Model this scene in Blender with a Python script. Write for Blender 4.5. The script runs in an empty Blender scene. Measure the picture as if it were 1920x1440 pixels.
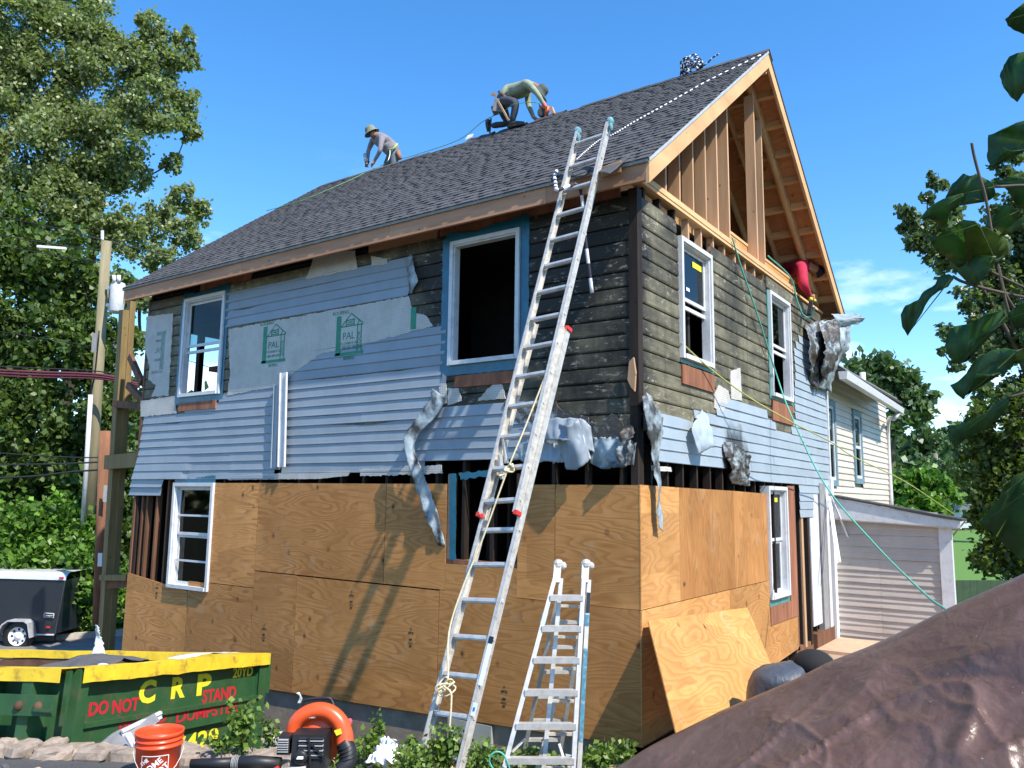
import bpy, bmesh, math, random
import numpy as np
from math import sin, cos, pi, radians
from mathutils import Vector, Matrix, noise
random.seed(7); np.random.seed(7)
SC = bpy.context.scene
COL = SC.collection

# ------------------------------------------------------------------ camera, sky, sun, exposure
CF, CYAW, CPITCH, CROLL = 1520.96, .6106, .1408, .0130
CAMP = Vector((3.6154, -7.3907, 2.2734))
_R0 = Vector((cos(CYAW), sin(CYAW), 0)); _F0 = Vector((-sin(CYAW), cos(CYAW), 0)); _Z = Vector((0, 0, 1))
CFW = _F0*cos(CPITCH) + _Z*sin(CPITCH); _U0 = -_F0*sin(CPITCH) + _Z*cos(CPITCH)
CRT = _R0*cos(CROLL) + _U0*sin(CROLL); CUP = -_R0*sin(CROLL) + _U0*cos(CROLL)
cd = bpy.data.cameras.new('camera'); cam = bpy.data.objects.new('camera', cd); COL.objects.link(cam)
m = Matrix((CRT, CUP, -CFW)).transposed().to_4x4(); m.translation = CAMP
cam.matrix_world = m
cd.sensor_width = 36; cd.lens = CF/1920*36; cd.clip_end = 3000; cd.clip_start = .05
SC.camera = cam

SUN = Vector((4.87, -1.18, 5.9)).normalized()
elev = math.asin(SUN.z); az = math.atan2(SUN.x, SUN.y)      # azimuth measured from +Y clockwise
w = bpy.data.worlds.new('World'); SC.world = w; w.use_nodes = True
wn = w.node_tree; wn.nodes.clear()
def N(t, typ, **k):
    n = t.nodes.new(typ)
    for a, b in k.items(): setattr(n, a, b)
    return n
sky = N(wn, 'ShaderNodeTexSky', sky_type='NISHITA', sun_disc=False)
sky.sun_elevation = elev; sky.sun_rotation = az; sky.air_density = 1.0; sky.dust_density = .25; sky.ozone_density = 3.2; sky.altitude = 200
bgn = N(wn, 'ShaderNodeBackground'); out = N(wn, 'ShaderNodeOutputWorld')
bgn.inputs[1].default_value = .15
hs = N(wn, 'ShaderNodeHueSaturation'); hs.inputs['Saturation'].default_value = 1.28; hs.inputs['Value'].default_value = 1.0
wn.links.new(sky.outputs[0], hs.inputs['Color'])
# thin low clouds, the same all round the horizon
tc = N(wn, 'ShaderNodeTexCoord'); sep = N(wn, 'ShaderNodeSeparateXYZ'); wn.links.new(tc.outputs['Generated'], sep.inputs[0])
mp = N(wn, 'ShaderNodeMapping'); mp.inputs['Scale'].default_value = (1.0, 1.0, 2.6); mp.inputs['Location'].default_value = (.35, .12, .2)
wn.links.new(tc.outputs['Generated'], mp.inputs[0])
nz = N(wn, 'ShaderNodeTexNoise'); nz.inputs['Scale'].default_value = 4.2; nz.inputs['Detail'].default_value = 7; nz.inputs['Roughness'].default_value = .58
wn.links.new(mp.outputs[0], nz.inputs['Vector'])
r1 = N(wn, 'ShaderNodeMapRange'); r1.inputs[1].default_value = .55; r1.inputs[2].default_value = .74
wn.links.new(nz.outputs[0], r1.inputs[0])
r2 = N(wn, 'ShaderNodeMapRange'); r2.inputs[1].default_value = .16; r2.inputs[2].default_value = .40; r2.inputs[3].default_value = 1; r2.inputs[4].default_value = 0
wn.links.new(sep.outputs['Z'], r2.inputs[0])
mu = N(wn, 'ShaderNodeMath', operation='MULTIPLY'); wn.links.new(r1.outputs[0], mu.inputs[0]); wn.links.new(r2.outputs[0], mu.inputs[1])
mx = N(wn, 'ShaderNodeMixRGB'); mx.inputs[2].default_value = (6.2, 6.6, 7.2, 1)
wn.links.new(mu.outputs[0], mx.inputs[0]); wn.links.new(hs.outputs[0], mx.inputs[1])
wn.links.new(mx.outputs[0], bgn.inputs[0]); wn.links.new(bgn.outputs[0], out.inputs[0])

sd = bpy.data.lights.new('sun', 'SUN'); sd.energy = 3.8; sd.angle = radians(.53); sd.color = (1, .93, .82)
so = bpy.data.objects.new('sun', sd); COL.objects.link(so); so.rotation_euler = SUN.to_track_quat('Z', 'Y').to_euler(); so.location = (20, -4, 25)
SC.view_settings.view_transform = 'Standard'; SC.view_settings.look = 'None'; SC.view_settings.gamma = 1
SC.view_settings.use_curve_mapping = False; SC.view_settings.exposure = 1.02

# ------------------------------------------------------------------ surveying helpers (photo pixel -> point on a real plane)
def ray(u, v): return CFW + CRT*((u-960)/CF) + CUP*((720-v)/CF)
def YP(u, v, y=0.): r = ray(u, v); return CAMP + r*((y-CAMP.y)/r.y)
def XP(u, v, x=0.): r = ray(u, v); return CAMP + r*((x-CAMP.x)/r.x)
def ZP(u, v, z=0.): r = ray(u, v); return CAMP + r*((z-CAMP.z)/r.z)
def DP(u, v, d): return CAMP + ray(u, v)*d

# ------------------------------------------------------------------ materials
MATS = {}
def newmat(name):
    mt = bpy.data.materials.new(name); mt.use_nodes = True
    t = mt.node_tree; b = t.nodes['Principled BSDF']; MATS[name] = mt
    return mt, t, b
def noise_n(t, scale=5, detail=4, rough=.55, vec=None, dist=0, stretch=None, coord='Object'):
    n = N(t, 'ShaderNodeTexNoise'); n.inputs['Scale'].default_value = scale; n.inputs['Detail'].default_value = detail
    n.inputs['Roughness'].default_value = rough; n.inputs['Distortion'].default_value = dist
    c = N(t, 'ShaderNodeTexCoord'); src = c.outputs[coord]
    if stretch:
        mp = N(t, 'ShaderNodeMapping'); mp.inputs['Scale'].default_value = stretch; t.links.new(src, mp.inputs[0]); src = mp.outputs[0]
    t.links.new(src, n.inputs['Vector'])
    return n.outputs[0]
def ramp(t, src, stops, interp='LINEAR'):
    r = N(t, 'ShaderNodeValToRGB'); cr = r.color_ramp; cr.interpolation = interp
    while len(cr.elements) < len(stops): cr.elements.new(.5)
    for e, (p, c) in zip(cr.elements, stops):
        e.position = p; e.color = (c[0], c[1], c[2], 1) if not isinstance(c, (int, float)) else (c, c, c, 1)
    t.links.new(src, r.inputs[0]); return r.outputs[0]
def mix(t, fac, a, b, mode='MIX'):
    mxn = N(t, 'ShaderNodeMixRGB', blend_type=mode)
    for i, s in ((0, fac), (1, a), (2, b)):
        if isinstance(s, (int, float)): mxn.inputs[i].default_value = s if i == 0 else (s, s, s, 1)
        elif isinstance(s, tuple): mxn.inputs[i].default_value = (s[0], s[1], s[2], 1)
        else: t.links.new(s, mxn.inputs[i])
    return mxn.outputs[0]
def bump(t, b, src, strength=.3, dist=.01):
    bn = N(t, 'ShaderNodeBump'); bn.inputs['Strength'].default_value = strength; bn.inputs['Distance'].default_value = dist
    t.links.new(src, bn.inputs['Height']); t.links.new(bn.outputs[0], b.inputs['Normal'])
def simple(name, col, rough=.6, metal=0., var=.12, scale=8., spec=.4, bmp=0., bscale=40., stretch=None, dirt=None):
    mt, t, b = newmat(name)
    a = tuple(max(0, c*(1-var)) for c in col); c2 = tuple(min(1, c*(1+var)) for c in col)
    n = noise_n(t, scale, 5, .6, stretch=stretch)
    c = ramp(t, n, [(.3, a), (.7, c2)])
    if dirt:
        d = ramp(t, noise_n(t, scale*.7+3, 8, .72), [(.52, 0.), (.68, 1.)])
        dm = N(t, 'ShaderNodeMath', operation='MULTIPLY'); t.links.new(d, dm.inputs[0]); dm.inputs[1].default_value = dirt[3]
        c = mix(t, dm.outputs[0], c, dirt[:3])
    t.links.new(c, b.inputs['Base Color'])
    b.inputs['Roughness'].default_value = rough; b.inputs['Metallic'].default_value = metal
    b.inputs['Specular IOR Level'].default_value = spec
    if bmp: bump(t, b, noise_n(t, bscale, 6, .65, stretch=stretch), bmp, .01)
    return mt
def objrand(t):
    return N(t, 'ShaderNodeObjectInfo').outputs['Random']

# plywood: cathedral grain, knots, football patches, per-sheet tone
def ply_mat(name, base, dark, axis='X', glow=0):
    mt, t, b = newmat(name)
    c = N(t, 'ShaderNodeTexCoord'); mp = N(t, 'ShaderNodeMapping')
    mp.inputs['Scale'].default_value = {'X': (.34, .34, 1.75), 'Z': (1.75, 1.75, .34), 'XY': (.34, 1.75, .34)}[axis]
    rnd = objrand(t); ml = N(t, 'ShaderNodeMath', operation='MULTIPLY'); ml.inputs[1].default_value = 37.; t.links.new(rnd, ml.inputs[0])
    cb = N(t, 'ShaderNodeCombineXYZ'); t.links.new(ml.outputs[0], cb.inputs[0]); t.links.new(ml.outputs[0], cb.inputs[2])
    t.links.new(c.outputs['Object'], mp.inputs[0]); t.links.new(cb.outputs[0], mp.inputs['Location'])
    n1 = N(t, 'ShaderNodeTexNoise'); n1.inputs['Scale'].default_value = 1.5; n1.inputs['Detail'].default_value = 2.5; n1.inputs['Roughness'].default_value = .42
    t.links.new(mp.outputs[0], n1.inputs['Vector'])
    f = N(t, 'ShaderNodeMath', operation='MULTIPLY'); f.inputs[1].default_value = 24; t.links.new(n1.outputs[0], f.inputs[0])
    fr = N(t, 'ShaderNodeMath', operation='FRACT'); t.links.new(f.outputs[0], fr.inputs[0])
    rings = ramp(t, fr.outputs[0], [(0., .0), (.40, .10), (.80, .9), (.93, 1.), (1., .0)])
    am = ramp(t, noise_n(t, 1.2, 3, .6), [(.34, .35), (.66, .95)])
    rm = N(t, 'ShaderNodeMath', operation='MULTIPLY'); t.links.new(rings, rm.inputs[0]); t.links.new(am, rm.inputs[1])
    col = mix(t, rm.outputs[0], base, dark)
    col = mix(t, ramp(t, noise_n(t, 1.3, 6, .68), [(.38, .0), (.62, .65)]), col, tuple(x*k for x, k in zip(base, (.66, .60, .50))))
    pv = N(t, 'ShaderNodeTexVoronoi', distance='CHEBYCHEV'); pv.inputs['Scale'].default_value = .9; t.links.new(mp.outputs[0], pv.inputs['Vector'])
    pr = ramp(t, pv.outputs['Color'], [(.2, .82), (.5, 1.), (.8, 1.12)]); col = mix(t, .8, col, pr, 'MULTIPLY')
    col = mix(t, ramp(t, noise_n(t, 2.4, 7, .7), [(.56, 0.), (.74, .5)]), col, (.50, .40, .26))
    fine = noise_n(t, 60, 3, .6, stretch={'X': (.06, .06, 1), 'Z': (1, 1, .06), 'XY': (.06, 1, .06)}[axis])
    col = mix(t, ramp(t, fine, [(.35, .22), (.65, 0.)]), col, dark)
    vo = N(t, 'ShaderNodeTexVoronoi'); vo.inputs['Scale'].default_value = 2.6; vo.inputs['Randomness'].default_value = 1
    mp2 = N(t, 'ShaderNodeMapping'); mp2.inputs['Scale'].default_value = (1.3, 1.3, 1.) if axis == 'X' else (1, 1, 1.3)
    t.links.new(c.outputs['Object'], mp2.inputs[0]); t.links.new(cb.outputs[0], mp2.inputs['Location']); t.links.new(mp2.outputs[0], vo.inputs['Vector'])
    k = ramp(t, vo.outputs['Distance'], [(.0, 1.), (.05, .95), (.06, .3), (.085, .6), (.10, .1), (.12, .35), (.13, 0.)])
    col = mix(t, k, col, (.085, .035, .015))
    tone = ramp(t, rnd, [(0, (.70, .66, .60)), (.5, (.95, .92, .88)), (1, (1.14, 1.10, 1.04))])
    col = mix(t, 1., col, tone, 'MULTIPLY')
    t.links.new(col, b.inputs['Base Color']); b.inputs['Roughness'].default_value = .62; b.inputs['Specular IOR Level'].default_value = .25
    bump(t, b, fine, .12, .004)
    return mt
PLY = ply_mat('plywood', (.63, .315, .11), (.34, .13, .034))
PLYS = ply_mat('plywood_bright', (.64, .35, .13), (.38, .16, .045))
PLYV = ply_mat('plywood_vertical', (.60, .31, .11), (.36, .14, .04), 'Z')
PLYD = ply_mat('plywood_underside', (.46, .23, .12), (.30, .12, .05), 'X')
def lumber(name, col, stretch, var=.25):
    mt, t, b = newmat(name)
    n = noise_n(t, 9, 6, .6, stretch=stretch); n2 = noise_n(t, 3, 3)
    c = ramp(t, n, [(.3, tuple(x*(1-var) for x in col)), (.65, tuple(min(1, x*(1+var*.6)) for x in col))])
    tone = ramp(t, objrand(t), [(0, (.82, .8, .76)), (1, (1.08, 1.05, 1.02))])
    c = mix(t, 1., c, tone, 'MULTIPLY')
    kn = N(t, 'ShaderNodeTexVoronoi'); kn.inputs['Scale'].default_value = 4.5
    cc = N(t, 'ShaderNodeTexCoord'); t.links.new(cc.outputs['Object'], kn.inputs['Vector'])
    c = mix(t, ramp(t, kn.outputs['Distance'], [(0, .9), (.05, .8), (.09, 0.)]), c, tuple(x*.3 for x in col))
    t.links.new(c, b.inputs['Base Color']); b.inputs['Roughness'].default_value = .7; b.inputs['Specular IOR Level'].default_value = .2
    return mt
LUM_X = lumber('lumber_along', (.60, .36, .19), (.1, 1, 1))
LUM_Y = lumber('lumber_across', (.66, .41, .21), (1, .12, .3))
LUM_Z = lumber('lumber_upright', (.55, .35, .21), (1, 1, .08))
FASCIA = lumber('fascia_wood', (.48, .26, .155), (.1, 1, 1))
TREATED = lumber('treated_post', (.26, .19, .085), (1, 1, .07))
OLDWOOD = lumber('old_wood', (.17, .085, .05), (1, 1, .1), .4)
CHARWOOD = lumber('charred_wood', (.03, .022, .018), (1, 1, .1), .5)
REDWOOD = lumber('red_sheathing', (.30, .13, .075), (1, 1, .15), .35)

# painted, scorched boards
def boards_mat():
    mt, t, b = newmat('scorched_board')
    c = N(t, 'ShaderNodeTexCoord'); st = (.35, .35, 1.6)
    g = noise_n(t, 1.0, 5, .6)
    base = ramp(t, noise_n(t, 4., 6, .65, stretch=(.5, .5, 2.)), [(.3, (.075, .064, .042)), (.5, (.145, .13, .08)), (.72, (.215, .20, .13))])
    s = N(t, 'ShaderNodeSeparateXYZ'); t.links.new(c.outputs['Object'], s.inputs[0])
    # soot: strongest round the corner and up high, broken by noise
    def mr(src, a, bb, lo, hi):
        r = N(t, 'ShaderNodeMapRange', interpolation_type='SMOOTHSTEP'); t.links.new(src, r.inputs[0])
        for i, v in enumerate((a, bb, lo, hi)): r.inputs[i+1].default_value = v
        return r.outputs[0]
    sx = mr(s.outputs['X'], -6.0, -1.2, -.30, .20)         # front wall scorched towards the corner
    sy = mr(s.outputs['Y'], .02, .5, .06, -.20)
    sz = mr(s.outputs['Z'], 3.4, 5.4, -.05, .12)
    a1 = N(t, 'ShaderNodeMath', operation='ADD'); t.links.new(sx, a1.inputs[0]); t.links.new(sy, a1.inputs[1])
    a2 = N(t, 'ShaderNodeMath', operation='ADD'); t.links.new(a1.outputs[0], a2.inputs[0]); t.links.new(sz, a2.inputs[1])
    a3 = N(t, 'ShaderNodeMath', operation='ADD'); t.links.new(a2.outputs[0], a3.inputs[0]); t.links.new(noise_n(t, 1.6, 6, .62, stretch=(1, 1, .6)), a3.inputs[1])
    soot = ramp(t, a3.outputs[0], [(.52, .0), (.80, .92)])
    col = mix(t, soot, base, (.012, .010, .009))
    fl = ramp(t, noise_n(t, 13, 10, .78, stretch=(.6, .6, 1.5)), [(.56, 0.), (.60, .9)])
    fl2 = ramp(t, noise_n(t, 1.7, 4, .6), [(.42, 0.), (.56, 1.)])
    fm = N(t, 'ShaderNodeMath', operation='MULTIPLY'); t.links.new(fl, fm.inputs[0]); t.links.new(fl2, fm.inputs[1])
    col = mix(t, fm.outputs[0], col, (.38, .36, .29))
    streak = ramp(t, noise_n(t, 4, 5, .6, stretch=(2.5, 2.5, .25)), [(.52, 0.), (.72, .55)])
    col = mix(t, streak, col, (.03, .028, .022))
    rn = ramp(t, objrand(t), [(0, .72), (1, 1.2)]); col = mix(t, 1., col, rn, 'MULTIPLY')
    t.links.new(col, b.inputs['Base Color']); b.inputs['Roughness'].default_value = .62; b.inputs['Specular IOR Level'].default_value = .35
    bump(t, b, noise_n(t, 22, 9, .75, stretch=(.5, .5, 1.5)), .5, .012)
    return mt
BOARD = boards_mat()
def vinyl_mat(name, col, tone=.10, spot=False):
    mt, t, b = newmat(name)
    n = noise_n(t, 2.2, 6, .65); c = ramp(t, n, [(.3, tuple(x*.88 for x in col)), (.7, tuple(min(1, x*1.06) for x in col))])
    r = ramp(t, objrand(t), [(0, 1-tone), (1, 1.03)]); c = mix(t, 1., c, r, 'MULTIPLY')
    d = ramp(t, noise_n(t, 6, 8, .7, stretch=(1, 1, .35)), [(.60, 0.), (.80, .25)])
    c = mix(t, d, c, tuple(x*.5 for x in col))
    if spot:      # soot burst round the burnt hole low on the side wall
        tcn = N(t, 'ShaderNodeTexCoord'); vd_ = N(t, 'ShaderNodeVectorMath', operation='DISTANCE'); t.links.new(tcn.outputs['Object'], vd_.inputs[0]); vd_.inputs[1].default_value = tuple(XP(1377, 862, 0))
        ad = N(t, 'ShaderNodeMath', operation='MULTIPLY_ADD'); ad.inputs[1].default_value = -.55; t.links.new(noise_n(t, 4.5, 6, .7, stretch=(1, 1, .6)), ad.inputs[0]); t.links.new(vd_.outputs['Value'], ad.inputs[2])
        c = mix(t, ramp(t, ad.outputs[0], [(-.0, .92), (.06, .8), (.22, 0.)]), c, (.03, .028, .025))
    t.links.new(c, b.inputs['Base Color']); b.inputs['Roughness'].default_value = .42; b.inputs['Specular IOR Level'].default_value = .4
    bump(t, b, noise_n(t, 7, 3), .12, .01)
    return mt
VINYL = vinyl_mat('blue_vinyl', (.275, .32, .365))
VINYL_S = vinyl_mat('blue_vinyl_sunlit', (.325, .385, .43), spot=True)  # paler copy of the blue vinyl, sunlight put into its colour
CREAM = vinyl_mat('cream_vinyl', (.60, .54, .46), .06)
TAUPE = vinyl_mat('taupe_vinyl', (.45, .405, .36), .06)
def burnt_vinyl():
    mt, t, b = newmat('burnt_vinyl')
    f = ramp(t, noise_n(t, 5, 8, .7), [(.34, 0.), (.50, 1.)])
    c = mix(t, f, (.36, .45, .50), (.055, .045, .035))
    c = mix(t, ramp(t, noise_n(t, 16, 8, .75), [(.60, 0.), (.64, .5)]), c, (.45, .42, .36))
    t.links.new(c, b.inputs['Base Color']); b.inputs['Roughness'].default_value = .5
    bump(t, b, noise_n(t, 14, 6, .7), .6, .02); return mt
BURNT = burnt_vinyl()
def soot_vinyl():
    mt, t, b = newmat('sooty_vinyl')
    f = ramp(t, noise_n(t, 3, 8, .66), [(.42, 0.), (.60, 1.)])
    c = mix(t, f, (.36, .43, .46), (.04, .038, .036))
    t.links.new(c, b.inputs['Base Color']); b.inputs['Roughness'].default_value = .45
    bump(t, b, noise_n(t, 9, 4, .6), .3, .02); return mt
SOOTV = soot_vinyl()
def foam_mat():
    mt, t, b = newmat('foam_board')
    c = N(t, 'ShaderNodeTexCoord'); s = N(t, 'ShaderNodeSeparateXYZ'); t.links.new(c.outputs['Object'], s.inputs[0])
    lines = []
    for ax in ('X', 'Z'):
        m1 = N(t, 'ShaderNodeMath', operation='MULTIPLY'); m1.inputs[1].default_value = 38; t.links.new(s.outputs[ax], m1.inputs[0])
        m2 = N(t, 'ShaderNodeMath', operation='FRACT'); t.links.new(m1.outputs[0], m2.inputs[0])
        m3 = N(t, 'ShaderNodeMath', operation='LESS_THAN'); m3.inputs[1].default_value = .22; t.links.new(m2.outputs[0], m3.inputs[0]); lines.append(m3.outputs[0])
    mxx = N(t, 'ShaderNodeMath', operation='MAXIMUM'); t.links.new(lines[0], mxx.inputs[0]); t.links.new(lines[1], mxx.inputs[1])
    base = ramp(t, noise_n(t, 3.5, 7, .7), [(.3, (.42, .38, .32)), (.55, (.58, .54, .48)), (.75, (.66, .63, .58))])
    col = mix(t, mxx.outputs[0], base, (.36, .37, .36))
    col = mix(t, ramp(t, noise_n(t, 9, 8, .8), [(.64, 0.), (.70, .8)]), col, (.10, .085, .07))
    t.links.new(col, b.inputs['Base Color']); b.inputs['Roughness'].default_value = .6; return mt
FOAM = foam_mat()
def shingle_mat(name, lo, hi):
    mt, t, b = newmat(name)
    n = noise_n(t, 160, 2, .6); c = ramp(t, n, [(.3, tuple(x*.6 for x in lo)), (.7, hi)])
    r = ramp(t, objrand(t), [(0, .85), (.5, 1.), (1, 1.15)]); c = mix(t, 1., c, r, 'MULTIPLY')
    t.links.new(c, b.inputs['Base Color']); b.inputs['Roughness'].default_value = .93; b.inputs['Specular IOR Level'].default_value = .15
    bump(t, b, noise_n(t, 220, 2), .4, .003); return mt
SH_A = shingle_mat('shingle_base', (.055, .056, .060), (.095, .096, .102))
SH_B = shingle_mat('shingle_tab', (.078, .079, .084), (.125, .126, .133))
WHITE = simple('white_trim', (.60, .61, .62), .4, var=.06, dirt=(.25, .23, .2, .35))
WHITE2 = simple('clean_white', (.74, .74, .74), .4, var=.04)
TAPE = simple('blue_tape', (.008, .115, .19), .3, var=.25, scale=6, spec=.6, bmp=.35, bscale=12)
TAPEG = simple('green_tape', (.06, .22, .20), .4, var=.25, scale=6)
ALU = simple('aluminium', (.60, .58, .55), .46, .5, .14, 14, dirt=(.30, .27, .22, .4))
ALUW = simple('worn_aluminium', (.60, .57, .52), .55, .4, .2, 20, dirt=(.28, .24, .19, .6))
RED = simple('red_plastic', (.6, .03, .025), .45)
DARK = simple('black_plastic', (.018, .018, .02), .45, var=.2, bmp=.1)
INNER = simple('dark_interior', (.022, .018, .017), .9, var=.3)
STEELW = simple('galvanised', (.55, .55, .53), .45, .5)
CONC = simple('concrete', (.28, .225, .18), .9, var=.25, scale=3, bmp=.4, bscale=30, dirt=(.12, .10, .085, .5))
def asphalt():
    mt, t, b = newmat('asphalt')
    c = ramp(t, noise_n(t, 90, 3, .7), [(.3, (.035, .035, .037)), (.6, (.075, .073, .072)), (.75, (.15, .145, .14))])
    c = mix(t, ramp(t, noise_n(t, .8, 5, .6), [(.4, 0.), (.7, .5)]), c, (.12, .115, .105))
    t.links.new(c, b.inputs['Base Color']); b.inputs['Roughness'].default_value = .9; bump(t, b, noise_n(t, 120, 3), .5, .008); return mt
ASPH = asphalt()
def soil():
    mt, t, b = newmat('soil_and_grass')
    n = noise_n(t, 1.3, 6, .65)
    c = ramp(t, n, [(.35, (.10, .075, .05)), (.5, (.07, .07, .03)), (.62, (.05, .085, .02))])
    c = mix(t, ramp(t, noise_n(t, 45, 5, .7), [(.4, .5), (.65, 0.)]), c, (.035, .03, .02))
    t.links.new(c, b.inputs['Base Color']); b.inputs['Roughness'].default_value = .95; bump(t, b, noise_n(t, 30, 6), .8, .03); return mt
SOIL = soil()
LAWN = simple('lawn', (.10, .20, .03), .9, var=.3, scale=30, bmp=.5, bscale=80)
ROAD = simple('street_asphalt', (.17, .165, .16), .9, var=.15, scale=2, bmp=.3, bscale=90)
STONE = simple('curb_stone', (.30, .24, .19), .9, var=.45, scale=7, bmp=.8, bscale=14, dirt=(.08, .065, .05, .6))
DGREEN = simple('dumpster_green', (.025, .085, .03), .5, var=.22, scale=3, bmp=.25, bscale=9, dirt=(.11, .075, .045, .75))
DYEL = simple('dumpster_yellow', (.72, .50, .03), .5, var=.15, scale=5, bmp=.3, bscale=10, dirt=(.20, .10, .04, .75))
RUST = simple('rusty_inside', (.12, .06, .035), .8, var=.4, scale=4, bmp=.4, bscale=20)
SPRAYY = simple('yellow_spray', (.78, .66, .03), .6, var=.1)
SPRAYR = simple('red_spray', (.48, .015, .03), .6, var=.15)
GREENINK = simple('green_ink', (.03, .24, .15), .6, var=.2, scale=14)
FADEDINK = simple('faded_ink', (.22, .30, .27), .7, var=.2)
BLACKINK = simple('black_ink', (.03, .025, .02), .7)
WHITEINK = simple('white_ink', (.75, .74, .72), .6)
ORANGE = simple('orange_plastic', (.88, .075, .018), .34, var=.08, spec=.5)
ORANGE2 = simple('blower_orange', (.72, .09, .02), .32, var=.08, spec=.5)
GREYP = simple('grey_plastic', (.25, .25, .25), .5)
def glass():
    mt, t, b = newmat('window_glass')
    t.nodes.remove(b); o = t.nodes['Material Output']
    tr = N(t, 'ShaderNodeBsdfTransparent'); tr.inputs[0].default_value = (.30, .42, .38, 1)
    gl = N(t, 'ShaderNodeBsdfGlossy'); gl.inputs['Roughness'].default_value = .03; gl.inputs[0].default_value = (.9, .95, .95, 1)
    fr = N(t, 'ShaderNodeFresnel'); fr.inputs[0].default_value = 1.35
    ms = N(t, 'ShaderNodeMixShader'); t.links.new(fr.outputs[0], ms.inputs[0]); t.links.new(tr.outputs[0], ms.inputs[1]); t.links.new(gl.outputs[0], ms.inputs[2])
    t.links.new(ms.outputs[0], o.inputs[0]); return mt
GLASS = glass()
def leafmat(name, lo, hi, trans=.35, rough=.45, spec=.4):
    mt, t, b = newmat(name)
    a = N(t, 'ShaderNodeAttribute', attribute_name='tint')
    c = ramp(t, a.outputs['Fac'], [(0, lo), (.75, hi), (1, tuple(min(1, x*1.5) for x in hi))])
    t.links.new(c, b.inputs['Base Color']); b.inputs['Roughness'].default_value = rough; b.inputs['Specular IOR Level'].default_value = spec
    tl = N(t, 'ShaderNodeBsdfTranslucent'); hs = mix(t, 1., c, (1.1, 1.25, .45), 'MULTIPLY'); t.links.new(hs, tl.inputs[0])
    ms = N(t, 'ShaderNodeMixShader'); ms.inputs[0].default_value = trans
    t.links.new(b.outputs[0], ms.inputs[1]); t.links.new(tl.outputs[0], ms.inputs[2]); t.links.new(ms.outputs[0], t.nodes['Material Output'].inputs[0])
    return mt
LF_POP = leafmat('poplar_leaf', (.10, .145, .06), (.30, .35, .16), .45, .4, .45)
LF_MAP = leafmat('maple_leaf', (.035, .07, .018), (.13, .20, .045), .38)
LF_BUSH = leafmat('vine_leaf', (.045, .11, .015), (.16, .30, .045), .35)
LF_FAR = leafmat('far_leaf', (.05, .095, .04), (.11, .175, .07), .25)
LF_RT = leafmat('right_tree_leaf', (.045, .08, .035), (.14, .20, .085), .42, .4, .6)
LF_HEDGE = leafmat('hedge_leaf', (.03, .06, .012), (.12, .17, .03), .35)
LF_WEED = leafmat('weed_leaf', (.06, .12, .02), (.20, .30, .06), .35)
BARK = simple('bark', (.09, .075, .055), .95, var=.4, scale=6, bmp=.8, bscale=20, stretch=(1, 1, .2))
POLEW = simple('pole_wood', (.23, .20, .12), .9, var=.3, scale=5, bmp=.4, bscale=20, stretch=(1, 1, .08))

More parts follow.
